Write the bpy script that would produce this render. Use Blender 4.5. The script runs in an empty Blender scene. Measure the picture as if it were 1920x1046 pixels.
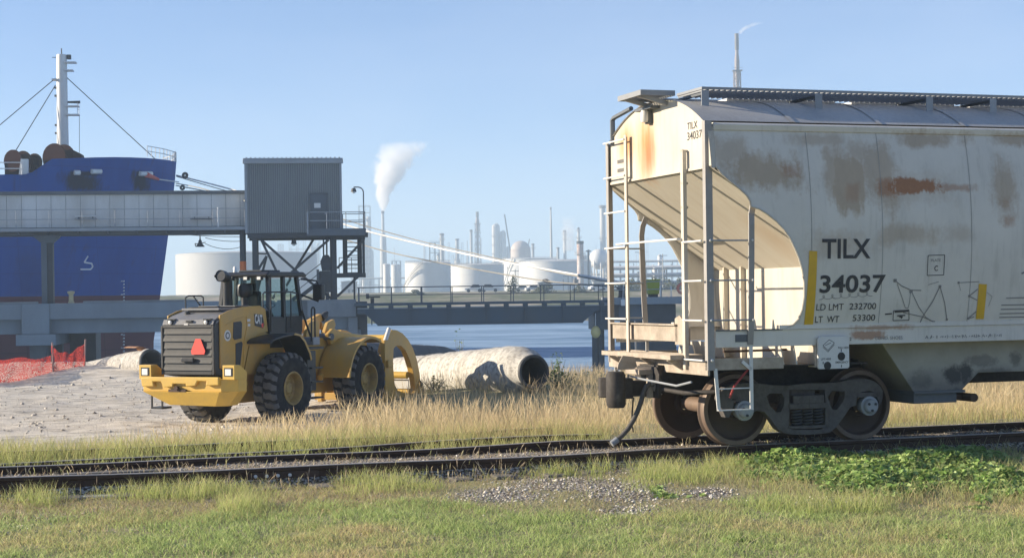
import bpy, math, random
import numpy as np
from mathutils import Vector, Matrix
S = bpy.context.scene
COL = S.collection
R = math.radians
PI = math.pi

# ------------------------------------------------------------------ camera
F, ROLL, HY, CAMZ = 3168.5, -0.014, 553.9, 1.94      # focal length (photo px), roll, horizon row, eye height over rail top
cam_d = bpy.data.cameras.new('camera'); cam = bpy.data.objects.new('camera', cam_d); COL.objects.link(cam)
cam.location = (0, 0, CAMZ)
cam.rotation_euler = (Matrix.Rotation(R(90), 4, 'X') @ Matrix.Rotation(ROLL, 4, 'Z')).to_euler()
cam_d.sensor_width = 36; cam_d.lens = F/1920*36
cam_d.shift_x = math.sin(ROLL)*(HY-523)/1920
cam_d.shift_y = math.cos(ROLL)*(HY-523)/1920
cam_d.clip_start = 0.5; cam_d.clip_end = 20000
S.camera = cam

# ------------------------------------------------------------------ sun and sky
SUN_AZ, SUN_EL = R(-88), R(18.5)          # azimuth from +Y towards +X: low sun on the left, a little beyond the scene
sd = Vector((math.sin(SUN_AZ)*math.cos(SUN_EL), math.cos(SUN_AZ)*math.cos(SUN_EL), math.sin(SUN_EL)))
sun_d = bpy.data.lights.new('sun', 'SUN'); sun = bpy.data.objects.new('sun', sun_d); COL.objects.link(sun)
sun_d.energy = 5.0; sun_d.angle = R(0.5); sun_d.color = (1.0, 0.87, 0.68)
sun.rotation_euler = sd.to_track_quat('Z', 'Y').to_euler(); sun.location = (-60, 20, 60)
wd = bpy.data.worlds.new('World'); S.world = wd; wd.use_nodes = True
nt = wd.node_tree; bg = nt.nodes['Background']
sky = nt.nodes.new('ShaderNodeTexSky'); sky.sky_type = 'NISHITA'; sky.sun_disc = False
sky.sun_elevation = SUN_EL; sky.sun_rotation = SUN_AZ
sky.air_density = 0.7; sky.dust_density = 0.0; sky.ozone_density = 4.5
tint = nt.nodes.new('ShaderNodeMix'); tint.data_type = 'RGBA'; tint.blend_type = 'MULTIPLY'; tint.inputs[0].default_value = 1
tint.inputs[7].default_value = (1.0, .955, .985, 1)
# thin uneven veil of high cloud
wc = nt.nodes.new('ShaderNodeTexCoord'); wm = nt.nodes.new('ShaderNodeMapping'); wm.inputs['Scale'].default_value = (3, 3, 9); wn = nt.nodes.new('ShaderNodeTexNoise'); wn.inputs['Scale'].default_value = 1.6; wn.inputs['Detail'].default_value = 5
wr = nt.nodes.new('ShaderNodeMapRange'); wr.inputs[1].default_value = .42; wr.inputs[2].default_value = .75; wr.inputs[3].default_value = 0; wr.inputs[4].default_value = .10
veil = nt.nodes.new('ShaderNodeMix'); veil.data_type = 'RGBA'; veil.inputs[7].default_value = (7.0, 7.2, 7.6, 1)
nt.links.new(wc.outputs['Generated'], wm.inputs[0]); nt.links.new(wm.outputs[0], wn.inputs['Vector']); nt.links.new(wn.outputs['Fac'], wr.inputs[0]); nt.links.new(wr.outputs[0], veil.inputs[0])
nt.links.new(sky.outputs[0], veil.inputs[6]); nt.links.new(veil.outputs[2], tint.inputs[6]); nt.links.new(tint.outputs[2], bg.inputs[0]); bg.inputs[1].default_value = 0.082
vs = S.view_settings; vs.view_transform = 'Standard'; vs.look = 'None'; vs.exposure = 1.08; vs.gamma = 1.0; vs.use_curve_mapping = False
S.render.engine = 'CYCLES'
cy = S.cycles
cy.use_denoising = True
cy.max_bounces = 8; cy.transparent_max_bounces = 12; cy.volume_bounces = 6; cy.diffuse_bounces = 3; cy.glossy_bounces = 3
cy.caustics_reflective = False; cy.caustics_refractive = False

# ------------------------------------------------------------------ measuring helpers
def ray(px, py):
    c, s = math.cos(ROLL), math.sin(ROLL)
    u = c*(px-960)+s*(py-523); v = -s*(px-960)+c*(py-523)
    return Vector((u/F, 1, -(v-(HY-523))/F))
EYE = Vector((0, 0, CAMZ))
def at(px, py, d): return EYE+ray(px, py)*d
def onz(px, py, z):
    r = ray(px, py); return EYE+r*((z-CAMZ)/r.z)
class Frame:
    def __init__(s, o, th):
        s.o = Vector(o); s.th = th; s.m = Matrix.Rotation(-th, 3, 'Z')
    def pl(s, px, py, axis, val):
        d = s.m @ ray(px, py); o = s.m @ (EYE-s.o); return o+d*((val-o[axis])/d[axis])
    def w(s, p): return s.o+s.m.inverted() @ Vector(p)

# ------------------------------------------------------------------ mesh helpers
class MB:
    def __init__(s): s.v = []; s.f = []
    def add(s, vs, fs):
        b = len(s.v); s.v += [tuple(v) for v in vs]; s.f += [tuple(b+i for i in f) for f in fs]; return s
    def box(s, x0, x1, y0, y1, z0, z1):
        if x0 > x1: x0, x1 = x1, x0
        if y0 > y1: y0, y1 = y1, y0
        if z0 > z1: z0, z1 = z1, z0
        return s.add([(x0,y0,z0),(x1,y0,z0),(x1,y1,z0),(x0,y1,z0),(x0,y0,z1),(x1,y0,z1),(x1,y1,z1),(x0,y1,z1)],
                     [(0,3,2,1),(4,5,6,7),(0,1,5,4),(1,2,6,5),(2,3,7,6),(3,0,4,7)])
    def bar(s, a, b, w, h, up=(0,0,1)):
        a = Vector(a); b = Vector(b); d = (b-a).normalized(); up = Vector(up)
        if abs(d.dot(up)) > .98: up = Vector((0,1,0)) if abs(d.y) < .9 else Vector((1,0,0))
        sx = d.cross(up).normalized(); sy = sx.cross(d).normalized()
        vs = []
        for p in (a, b):
            for i, j in ((-1,-1),(1,-1),(1,1),(-1,1)): vs.append(p+sx*w/2*i+sy*h/2*j)
        return s.add(vs, [(0,1,2,3),(7,6,5,4),(0,4,5,1),(1,5,6,2),(2,6,7,3),(3,7,4,0)])
    def tube(s, pts, r, n=8, caps=True):
        pts = [Vector(p) for p in pts]; rs = r if isinstance(r, (list, tuple)) else [r]*len(pts)
        base = len(s.v); up = None
        for i, p in enumerate(pts):
            d = (pts[min(i+1, len(pts)-1)]-pts[max(i-1, 0)]).normalized()
            if up is None:
                up = Vector((0,0,1)) if abs(d.z) < .9 else Vector((1,0,0))
            sx = d.cross(up).normalized(); up = sx.cross(d).normalized()
            for k in range(n):
                a = 2*PI*k/n; s.v.append(tuple(p+(sx*math.cos(a)+up*math.sin(a))*rs[i]))
        for i in range(len(pts)-1):
            for k in range(n):
                a = base+i*n+k; b = base+i*n+(k+1) % n
                s.f.append((a, b, b+n, a+n))
        if caps:
            s.f.append(tuple(base+k for k in range(n))[::-1]); e = base+(len(pts)-1)*n
            s.f.append(tuple(e+k for k in range(n)))
        return s
    def lathe(s, prof, o=(0,0,0), axis=(0,0,1), n=24, caps=True, a0=0, a1=2*PI):
        # prof: (radius, distance along axis)
        ax = Vector(axis).normalized(); u = ax.orthogonal().normalized()
        if abs(ax.z) > .99: u = Vector((1,0,0))
        w = ax.cross(u); o = Vector(o); base = len(s.v); full = abs(a1-a0-2*PI) < 1e-6
        m = n if full else n+1
        for r, h in prof:
            for k in range(m):
                a = a0+(a1-a0)*k/n; s.v.append(tuple(o+ax*h+(u*math.cos(a)+w*math.sin(a))*r))
        for i in range(len(prof)-1):
            for k in range(n):
                a = base+i*m+k; b = base+i*m+(k+1) % m
                s.f.append((a, b, b+m, a+m))
        if caps and full:
            if prof[0][0] > 1e-4: s.f.append(tuple(base+k for k in range(m))[::-1])
            e = base+(len(prof)-1)*m
            if prof[-1][0] > 1e-4: s.f.append(tuple(e+k for k in range(m)))
        return s
    def cyl(s, a, b, r, r2=None, n=16):
        a = Vector(a); b = Vector(b); return s.lathe([(r, 0), (r if r2 is None else r2, (b-a).length)], a, b-a, n)
    def prism(s, poly, ext):
        p = [Vector(q) for q in poly]; e = Vector(ext); n = len(p)
        nv = Vector((0,0,0))
        for i in range(n): nv += p[i].cross(p[(i+1) % n])
        idx = list(range(n))
        if nv.dot(e) > 0: f0 = tuple(idx[::-1]); f1 = tuple(n+i for i in idx); q = [(i, (i+1) % n, n+(i+1) % n, n+i) for i in idx]
        else: f0 = tuple(idx); f1 = tuple(n+i for i in idx)[::-1]; q = [((i+1) % n, i, n+i, n+(i+1) % n) for i in idx]
        return s.add(p+[v+e for v in p], [f0, f1]+q)
    def sphere(s, c, r, n=12, m=8, sc=(1,1,1)):
        base = len(s.v); c = Vector(c)
        s.v.append(tuple(c+Vector((0,0,r*sc[2]))))
        for i in range(1, m):
            t = PI*i/m
            for k in range(n):
                a = 2*PI*k/n
                s.v.append(tuple(c+Vector((r*sc[0]*math.sin(t)*math.cos(a), r*sc[1]*math.sin(t)*math.sin(a), r*sc[2]*math.cos(t)))))
        s.v.append(tuple(c-Vector((0,0,r*sc[2]))))
        for k in range(n): s.f.append((base, base+1+k, base+1+(k+1) % n))
        for i in range(m-2):
            for k in range(n):
                a = base+1+i*n+k; b = base+1+i*n+(k+1) % n; s.f.append((a, a+n, b+n, b))
        e = len(s.v)-1
        for k in range(n): s.f.append((e, e-n+(k+1) % n, e-n+k))
        return s
    def grid(s, fn, nu, nv):
        base = len(s.v)
        for j in range(nv+1):
            for i in range(nu+1): s.v.append(tuple(fn(i/nu, j/nv)))
        for j in range(nv):
            for i in range(nu):
                a = base+j*(nu+1)+i; s.f.append((a, a+1, a+nu+2, a+nu+1))
        return s
    def mesh(s, name, smooth=None):
        me = bpy.data.meshes.new(name); me.from_pydata(s.v, [], s.f); me.update()
        if smooth is not None:
            me.polygons.foreach_set('use_smooth', [True]*len(me.polygons)); me.set_sharp_from_angle(angle=R(smooth))
        return me
    def build(s, name, m, parent=None, smooth=None, bevel=None):
        o = bpy.data.objects.new(name, s.mesh(name, smooth)); COL.objects.link(o)
        if m: o.data.materials.append(m)
        if parent: o.parent = parent
        if bevel:
            b = o.modifiers.new('edge', 'BEVEL'); b.width = bevel; b.segments = 2; b.limit_method = 'ANGLE'; b.angle_limit = R(40)
        return o
def tag(o, label=None, cat=None, group=None, kind=None):
    if label: o['label'] = label
    if cat: o['category'] = cat
    if group: o['group'] = group
    if kind: o['kind'] = kind
    return o
def thing(name, label, cat, loc=(0,0,0), rz=0, group=None):
    o = bpy.data.objects.new(name, None); COL.objects.link(o); o.location = loc; o.rotation_euler = (0,0,rz)
    o.empty_display_size = .3
    return tag(o, label, cat, group)
def sub(name, parent, loc=(0,0,0), rz=0):
    o = bpy.data.objects.new(name, None); COL.objects.link(o); o.location = loc; o.rotation_euler = (0,0,rz); o.parent = parent; return o
def copy_tree(o, parent=None):
    c = o.copy(); COL.objects.link(c)
    if parent: c.parent = parent
    for ch in list(o.children): copy_tree(ch, c)
    return c
def text_mesh(txt, size, sx=1.0, bold=0.0, align='LEFT', ext=0.0):
    cu = bpy.data.curves.new('lettering', 'FONT'); cu.body = txt; cu.size = size; cu.offset = bold; cu.align_x = align; cu.extrude = ext
    cu.resolution_u = 4
    o = bpy.data.objects.new('lettering', cu); COL.objects.link(o)
    bpy.context.view_layer.update()
    me = bpy.data.meshes.new_from_object(o.evaluated_get(bpy.context.evaluated_depsgraph_get()))
    bpy.data.objects.remove(o); bpy.data.curves.remove(cu)
    vs = [(v.co.x*sx, v.co.y) for v in me.vertices]; fs = [tuple(p.vertices) for p in me.polygons]
    bpy.data.meshes.remove(me)
    return vs, fs

# ------------------------------------------------------------------ material helpers
class N:
    def __init__(s, name):
        s.m = bpy.data.materials.new(name); s.m.use_nodes = True; s.t = s.m.node_tree; s.n = s.t.nodes
        s.b = s.n['Principled BSDF']; s.out = s.n['Material Output']
    def new(s, typ, **kw):
        x = s.n.new(typ)
        for k, v in kw.items(): setattr(x, k, v)
        return x
    def link(s, a, b): s.t.links.new(a, b)
    def coord(s, which='Object'):
        if not hasattr(s, '_tc'): s._tc = s.new('ShaderNodeTexCoord')
        return s._tc.outputs[which]
    def geo(s):
        if not hasattr(s, '_g'): s._g = s.new('ShaderNodeNewGeometry')
        return s._g.outputs['Position']
    def mapping(s, src, scale=(1,1,1), loc=(0,0,0)):
        x = s.new('ShaderNodeMapping'); x.inputs['Scale'].default_value = scale; x.inputs['Location'].default_value = loc
        s.link(src, x.inputs[0]); return x.outputs[0]
    def noise(s, src, scale=5, detail=4, rough=.55, dist=0, out='Fac'):
        x = s.new('ShaderNodeTexNoise'); x.inputs['Scale'].default_value = scale; x.inputs['Detail'].default_value = detail
        x.inputs['Roughness'].default_value = rough; x.inputs['Distortion'].default_value = dist
        s.link(src, x.inputs['Vector']); return x.outputs[out]
    def voronoi(s, src, scale=5, feature='F1', out='Distance'):
        x = s.new('ShaderNodeTexVoronoi'); x.feature = feature; x.inputs['Scale'].default_value = scale
        s.link(src, x.inputs['Vector']); return x.outputs[out]
    def ramp(s, src, stops):
        x = s.new('ShaderNodeValToRGB'); cr = x.color_ramp
        while len(cr.elements) < len(stops): cr.elements.new(.5)
        for e, (p, c) in zip(cr.elements, stops):
            e.position = p; e.color = (c, c, c, 1) if isinstance(c, (int, float)) else (*c, 1)
        s.link(src, x.inputs[0]); return x.outputs[0]
    def math(s, op, a, b=None, c=None, clamp=False):
        x = s.new('ShaderNodeMath', operation=op); x.use_clamp = clamp
        for i, v in enumerate((a, b, c)):
            if v is None: continue
            if isinstance(v, (int, float)): x.inputs[i].default_value = v
            else: s.link(v, x.inputs[i])
        return x.outputs[0]
    def mix(s, fac, a, b, blend='MIX'):
        x = s.new('ShaderNodeMix', data_type='RGBA', blend_type=blend); x.clamp_factor = True
        for v, i in ((fac, 0), (a, 6), (b, 7)):
            if isinstance(v, (int, float)) and i == 0: x.inputs[0].default_value = v
            elif isinstance(v, (tuple, list)): x.inputs[i].default_value = (*v, 1)
            else: s.link(v, x.inputs[i])
        return x.outputs[2]
    def sep(s, src):
        x = s.new('ShaderNodeSeparateXYZ'); s.link(src, x.inputs[0]); return x.outputs
    def bump(s, h, strength=.3, dist=.02):
        x = s.new('ShaderNodeBump'); x.inputs['Strength'].default_value = strength; x.inputs['Distance'].default_value = dist
        s.link(h, x.inputs['Height']); s.link(x.outputs[0], s.b.inputs['Normal'])
    def col(s, c):
        if isinstance(c, (tuple, list)): s.b.inputs['Base Color'].default_value = (*c, 1)
        else: s.link(c, s.b.inputs['Base Color'])
    def set(s, rough=.6, metal=0, spec=None):
        if isinstance(rough, (int, float)): s.b.inputs['Roughness'].default_value = rough
        else: s.link(rough, s.b.inputs['Roughness'])
        s.b.inputs['Metallic'].default_value = metal
        if spec is not None: s.b.inputs['Specular IOR Level'].default_value = spec
        return s.m
def weathered(name, base, dirt=None, amount=.5, scale=2.0, rough=.6, metal=0, bump=.15, bdist=.01, streak=1.0, fine=20, spec=None):
    """paint / metal / concrete with uneven wear: two sizes of noise, the coarse one stretched down the surface"""
    n = N(name); dirt = dirt or tuple(c*.6 for c in base)
    c = n.coord('Object')
    a = n.noise(n.mapping(c, (1, 1, 1/streak)), scale, 6, .62)
    b = n.noise(c, fine, 4, .6)
    f = n.math('ADD', n.math('MULTIPLY', a, .75), n.math('MULTIPLY', b, .25))
    k = n.ramp(f, [(.38, 0), (.66, 1)])
    n.col(n.mix(n.math('MULTIPLY', k, amount), base, dirt))
    r = n.math('ADD', n.math('MULTIPLY', b, .25), rough-.12)
    if bump: n.bump(b, bump, bdist)
    return n.set(r, metal, spec)
M = {}
M['cream'] = weathered('cream_paint', (.58,.54,.465), (.40,.34,.26), .6, 1.4, .55, 0, .08, .004, 2.5)
M['grey_steel'] = weathered('grey_steel', (.13,.145,.16), (.08,.08,.08), .6, .8, .6, 0, .1, .01)
M['light_steel'] = weathered('light_steel', (.34,.36,.38), (.22,.22,.22), .6, .6, .5, 0, .1, .01)
M['dark_steel'] = weathered('dark_steel', (.055,.06,.066), (.03,.028,.026), .6, 1.2, .6, 0, .15, .01)
M['black'] = weathered('black_rubber', (.018,.018,.019), (.035,.033,.03), .7, 3, .65, 0, .15, .005)
M['rust'] = weathered('rusty_steel', (.085,.045,.028), (.04,.024,.018), .8, 4, .8, 0, .3, .006)
M['brown_steel'] = weathered('grimy_steel', (.05,.042,.036), (.025,.02,.017), .8, 5, .75, 0, .3, .006)
M['dirty_cream'] = weathered('grimy_cream_paint', (.46,.39,.31), (.22,.17,.125), .8, 3, .65, 0, .1, .005)
M['post'] = weathered('grey_post_paint', (.36,.34,.32), (.24,.22,.2), .6, 2, .6, 0, .06, .004)
M['walk_steel'] = weathered('galvanised_walkway', (.30,.31,.32), (.2,.2,.2), .5, 1, .5, 0, .05)
M['concrete'] = weathered('grey_concrete', (.30,.31,.315), (.15,.155,.155), .7, .5, .85, 0, .2, .02, 2)
M['white'] = weathered('white_paint', (.72,.71,.68), (.5,.48,.44), .4, 1.5, .5, 0, .05, .004, 3)
M['yellow'] = weathered('yellow_paint', (.62,.36,.035), (.38,.22,.04), .5, 3, .45, 0, .06, .003)
M['black_ink'] = weathered('black_lettering', (.03,.03,.032), (.07,.07,.07), .6, 6, .6, 0, 0)
M['grey_ink'] = weathered('faded_lettering', (.2,.19,.18), (.3,.29,.27), .6, 6, .7, 0, 0)
M['safety_yellow'] = weathered('reflective_yellow', (.70,.42,.02), (.5,.3,.03), .4, 8, .4, 0, .02)
# ------------------------------------------------------------------ terrain
RTH = 0.3249                                  # heading of the railway
RO = Vector((2.36, 20.42, 0))                 # the near lower corner of the rail car, level with the rail tops
CW = 3.2                                      # car width
car = Frame(RO, RTH)
def sstep(a, b, x):
    t = np.clip((x-a)/(b-a), 0, 1); return t*t*(3-2*t)
_rs = np.random.RandomState(7)
def vnoise(x, y, seed=0):
    """smooth value noise on numpy arrays, range 0..1"""
    xi = np.floor(x).astype(np.int64); yi = np.floor(y).astype(np.int64); fx = x-xi; fy = y-yi
    fx = fx*fx*(3-2*fx); fy = fy*fy*(3-2*fy)
    def hsh(a, b):
        h = (a*374761393+b*668265263+seed*974634777) & 0xffffffff
        h = ((h ^ (h >> 13))*1274126177) & 0xffffffff
        return ((h ^ (h >> 16)) & 0xffff)/65535.
    a = hsh(xi, yi); b = hsh(xi+1, yi); c = hsh(xi, yi+1); d = hsh(xi+1, yi+1)
    return (a*(1-fx)+b*fx)*(1-fy)+(c*(1-fx)+d*fx)*fy
def fbm(x, y, o=4, seed=0):
    s = 0; a = .5
    for i in range(o): s = s+a*vnoise(x*2**i, y*2**i, seed+i*17); a *= .5
    return s
def track_w(x, y):
    """distance across the line, 0 at the near side of the car"""
    return -(x-RO.x)*math.sin(RTH)+(y-RO.y)*math.cos(RTH)
def ground_z(x, y):
    x = np.asarray(x, float); y = np.asarray(y, float)
    w = track_w(x, y)
    z = -.22-.06*sstep(-1, -6, w)
    z = z-.86*sstep(5.5, 19, w)                                        # falls away behind the sidings
    z = z+.12*sstep(.60, .95, w)*(1-sstep(3.9, 5.6, w))
    z = z+.05*(fbm(x*.9, y*.9, 3, 3)-.45)+.03*(fbm(x*4, y*4, 3, 9)-.45)
    pad = sstep(14, 18, w)
    z = z+pad*(.15*(fbm(x*.55, y*.55, 4, 21)-.45)+.09*(fbm(x*2.2, y*2.2, 3, 31)-.45))
    # heap of sand round the half buried pipe on the left
    z = z+.45*np.exp(-(((x+15.0)/3.6)**2+((y-67)/2.6)**2))+.3*np.exp(-(((x+19.5)/3.0)**2+((y-69)/2.5)**2))
    z = z+.42*np.exp(-(((x-.6)/5.0)**2+((y-48)/4.5)**2))*sstep(20, 23, w)
    edge = 71+2.5*(fbm(x*.08, y*0, 3, 5)-.45)*2
    z = z-.45*sstep(-5, 0, x)*sstep(54, 64, y)
    z = z+.25*(1-sstep(-8, -4, x))*sstep(edge-6, edge-1, y)*(1-sstep(edge, edge+2, y))
    z = z-6.5*sstep(edge, edge+13, y)                                  # bank down to the water
    return z
def to_px(x, y, z):
    c, s = math.cos(ROLL), math.sin(ROLL)
    u = F*x/y; v = (HY-523)-F*(z-CAMZ)/y
    return 960+c*u-s*v, 523+s*u+c*v
def axis_steps(parts):
    o = []
    for a, b, n in parts: o += list(np.linspace(a, b, n, endpoint=False))
    return np.array(o+[parts[-1][1]])
gx = axis_steps([(-400,-60,12),(-60,-25,40),(-25,-9,110),(-9,9,180),(9,25,80),(25,60,24),(60,400,12)])
gy = axis_steps([(-60,8,14),(8,12,16),(12,30,220),(30,48,130),(48,72,130),(72,90,30)])
X, Y = np.meshgrid(gx, gy); Z = ground_z(X, Y)
me = bpy.data.meshes.new('ground')
nx, ny = len(gx), len(gy)
vv = np.stack([X, Y, Z], -1).reshape(-1, 3)
ii = (np.arange(ny-1)[:, None]*nx+np.arange(nx-1)[None]).ravel()
ff = np.stack([ii, ii+1, ii+nx+1, ii+nx], 1)
me.vertices.add(len(vv)); me.vertices.foreach_set('co', vv.ravel().astype(np.float32))
me.loops.add(ff.size); me.loops.foreach_set('vertex_index', ff.ravel().astype(np.int32))
me.polygons.add(len(ff)); me.polygons.foreach_set('loop_start', np.arange(0, ff.size, 4, dtype=np.int32))
me.update(calc_edges=True); me.polygons.foreach_set('use_smooth', np.ones(len(ff), bool))
# soil kinds as a painted map: R bare gravel, G sand, B brown thatch
PXg, PYg = to_px(X, np.maximum(Y, 4), Z)
def ell(px, py, cx, cy, rx, ry): return np.clip(1.3-np.sqrt(((px-cx)/rx)**2+((py-cy)/ry)**2), 0, 1)
def zone_gravel(px, py):
    g = np.maximum.reduce([ell(px,py,940,928,110,18), ell(px,py,1170,922,110,30), ell(px,py,1060,908,150,18), ell(px,py,1330,925,60,16), ell(px,py,1230,880,120,16),
                           ell(px,py,1560,940,90,14), ell(px,py,1900,880,60,26), ell(px,py,1180,958,70,16), ell(px,py,60,985,140,26)*.8, ell(px,py,110,915,60,22)])
    return g
def zone_thatch(px, py): return np.clip(np.maximum.reduce([ell(px,py,250,975,420,34), ell(px,py,0,960,330,50), ell(px,py,620,925,180,26), ell(px,py,450,925,260,30)]), 0, 1)
wv = track_w(X, Y)
grav = np.maximum(zone_gravel(PXg, PYg), (sstep(.0,.5,wv)*(1-sstep(2.7,3.4,wv)))*.85)
sand = sstep(5.5, 11, wv)*(1-sstep(560, 760, PXg)*.85)
that = zone_thatch(PXg, PYg)
cols = np.stack([grav, sand, that, np.ones_like(grav)], -1).reshape(-1, 4).astype(np.float32)
at_ = me.color_attributes.new('soil', 'FLOAT_COLOR', 'POINT'); at_.data.foreach_set('color', cols.ravel())
ground = bpy.data.objects.new('ground', me); COL.objects.link(ground); tag(ground, kind='structure')
n = N('soil'); p = n.geo()
a = n.new('ShaderNodeAttribute', attribute_name='soil'); sp = n.new('ShaderNodeSeparateColor'); n.link(a.outputs['Color'], sp.inputs[0])
big = n.noise(p, .8, 5, .6); mid = n.noise(p, 6, 5, .65); fine = n.noise(p, 45, 4, .7)
soilc = n.mix(mid, (.24,.22,.12), (.40,.36,.21))
peb = n.voronoi(p, 26, out='Color'); pebd = n.voronoi(p, 26)
gs = n.new('ShaderNodeRGBToBW'); n.link(peb, gs.inputs[0])
gravc = n.mix(n.ramp(gs.outputs[0], [(.2, 0), (.85, 1)]), (.32,.285,.25), (.62,.58,.52))
gravc = n.mix(n.ramp(pebd, [(.35, 0), (.6, 1)]), gravc, (.07,.06,.05))
str_ = n.noise(n.mapping(p, (.55, 2.2, 1)), 1.3, 8, .7, .6)
sandc = n.mix(n.ramp(str_, [(.36, 0), (.56, 1)]), (.42,.37,.30), (.74,.68,.58))
sandc = n.mix(n.math('MULTIPLY', n.ramp(fine, [(.45, 0), (.7, 1)]), .4), sandc, (.36,.31,.24))
thc = n.mix(fine, (.27,.22,.145), (.52,.44,.30))
def gate(src, nz=mid, lo=.35, hi=.75, k=.7):
    return n.ramp(n.math('ADD', src, n.math('MULTIPLY', n.math('SUBTRACT', nz, .5), k)), [(lo, 0), (hi, 1)])
c = n.mix(gate(sp.outputs[2]), soilc, thc); c = n.mix(gate(sp.outputs[0]), c, gravc); c = n.mix(gate(sp.outputs[1], big), c, sandc)
n.col(c); n.set(.95, 0, .2)
hgt = n.math('ADD', n.math('MULTIPLY', mid, .6), n.math('ADD', n.math('MULTIPLY', fine, .3), n.math('MULTIPLY', pebd, .4)))
n.bump(hgt, .8, .05)
me.materials.append(n.m)

# far shore: levee, then flat works ground to the horizon
fx = axis_steps([(-6000,-600,10),(-600,-250,20),(-250,250,200),(250,600,20),(600,6000,10)])
fy = axis_steps([(338,400,60),(400,700,40),(700,3000,20),(3000,9000,4)])
X2, Y2 = np.meshgrid(fx, fy)
Z2 = -5.5+8.0*sstep(340, 372, Y2+6*(fbm(X2*.03, Y2*0, 3, 2)-.45))+1.2*sstep(380, 700, Y2)+.9*(fbm(X2*.11, Y2*.11, 3, 8)-.45)
me = bpy.data.meshes.new('far_shore'); mb = MB()
mb.v = [tuple(q) for q in np.stack([X2, Y2, Z2], -1).reshape(-1, 3)]; m_ = len(fx)
mb.f = [(j*m_+i, j*m_+i+1, (j+1)*m_+i+1, (j+1)*m_+i) for j in range(len(fy)-1) for i in range(m_-1)]
n = N('shore_soil'); p = n.geo()
g1 = n.noise(n.mapping(p, (.05,.12,.3)), 1, 5, .6); g2 = n.noise(p, .35, 5, .7)
y_ = n.sep(p)[1]
bank = n.ramp(n.math('DIVIDE', n.math('SUBTRACT', y_, 340), 60), [(.45, 1), (.75, 0)])
dry = n.mix(g2, (.30,.25,.17), (.42,.37,.28)); grn = n.mix(g2, (.07,.085,.035), (.16,.17,.07))
n.col(n.mix(n.math('MULTIPLY', n.ramp(g1, [(.40, 0), (.55, 1)]), .9), dry, grn)); n.set(.95, 0, .2); n.bump(g2, .6, .3)
shore = mb.build('far_shore', n.m, smooth=60); tag(shore, kind='structure')

# water of the ship channel
def wz(u, v): return (-3000+6000*u, 66+290*v, -3.5)
n = N('channel_water'); p = n.geo()
w1 = n.noise(n.mapping(p, (.035,.045,1)), 1.0, 8, .66, .5); w2 = n.noise(n.mapping(p, (.7,2.2,1)), 1.0, 4, .6)
n.col(n.mix(n.ramp(w1, [(.38, 0), (.60, 1)]), (.10,.19,.31), (.33,.46,.60))); n.set(.5, 0, .06)
n.bump(n.math('ADD', n.math('MULTIPLY', w1, .75), n.math('MULTIPLY', w2, .25)), 1.0, .55)
water = MB().grid(wz, 4, 4).build('water', n.m); tag(water, kind='structure')
# ------------------------------------------------------------------ railway tracks
INR = .847                                    # near rail, across the line from the near side of the car
n = N('rail_steel'); c = n.geo()
gN = n.new('ShaderNodeNewGeometry'); up = n.sep(gN.outputs['Normal'])[2]
nz = n.noise(c, 3, 6, .7)
web = n.mix(nz, (.045,.026,.018), (.095,.055,.036)); head = n.mix(nz, (.24,.20,.165), (.36,.32,.28))
n.col(web); n.set(.85, 0, .25); n.bump(n.noise(c, 30, 4), .3, .01); M['rail'] = n.m
n = N('rail_head_steel'); c = n.geo(); nz = n.noise(c, 3, 6, .7)
n.col(n.mix(nz, (.34,.28,.23), (.55,.49,.42))); n.set(.5, .3); M['rail_head'] = n.m
M['tie'] = weathered('weathered_timber', (.20,.185,.165), (.09,.08,.07), .8, 3, .9, 0, .5, .02, 1, 14)
RAILP = [(-.076,-.184),(.076,-.184),(.076,-.172),(.02,-.155),(.011,-.13),(.011,-.06),(.036,-.04),(.036,-.006)]
RAILP = [(x, z) for x, z in RAILP]+[(-x, z) for x, z in RAILP[:1:-1]]
RAILP = [(-.076,-.184),(.076,-.184),(.076,-.172),(.02,-.155),(.011,-.13),(.011,-.06),(.036,-.04),(.036,-.006),(-.036,-.006),(-.036,-.04),(-.011,-.06),(-.011,-.13),(-.02,-.155),(-.076,-.172)]
def sweep(path, prof):
    """path: (t, w, z) centreline points in the frame of the line; prof: (across, up)"""
    mb = MB(); k = len(prof)
    for i, p in enumerate(path):
        a = path[max(i-1, 0)]; b = path[min(i+1, len(path)-1)]
        d = Vector((b[0]-a[0], b[1]-a[1], 0)).normalized(); nrm = Vector((-d.y, d.x, 0))
        for x, z in prof: mb.v.append((p[0]+nrm.x*x, p[1]+nrm.y*x, p[2]+z))
    for i in range(len(path)-1):
        for j in range(k):
            a = i*k+j; b = i*k+(j+1) % k; mb.f.append((a, a+k, b+k, b))
    mb.f.append(tuple(range(k))); e = (len(path)-1)*k; mb.f.append(tuple(e+j for j in range(k))[::-1])
    return mb
def undul(t, s): return .018*math.sin(t*.55+s)+.010*math.sin(t*1.3+2*s)
def rail(tr, wfn, s, t0, t1, joints=()):
    ts = list(np.arange(t0, t1+.01, .6))
    path = [(t, wfn(t), undul(t, s) if t < -.5 else 0) for t in ts]
    o = sweep(path, RAILP).build('rail', M['rail'], tr, 30)
    h = sweep(path, [(-.0345,-.006),(.0345,-.006),(.030,.0),(-.030,.0)]).build('running_surface', M['rail_head'], o)
    for tj in joints:
        w = wfn(tj); z = undul(tj, s) if tj < -.5 else 0
        jb = MB().box(tj-.42, tj+.42, w-.032, w-.0111, z-.135, z-.052).build('joint_bar', M['rust'], o, bevel=.004)
        for q in (-.34,-.21,-.08,.06):
            MB().lathe([(.021,0),(.021,.018),(.012,.026),(0,.026)], (tj+q+.02, w-.033, z-.095), (0,-1,0), 8).build('bolt', M['white'], o, 40)
    return o
random.seed(3)
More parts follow.
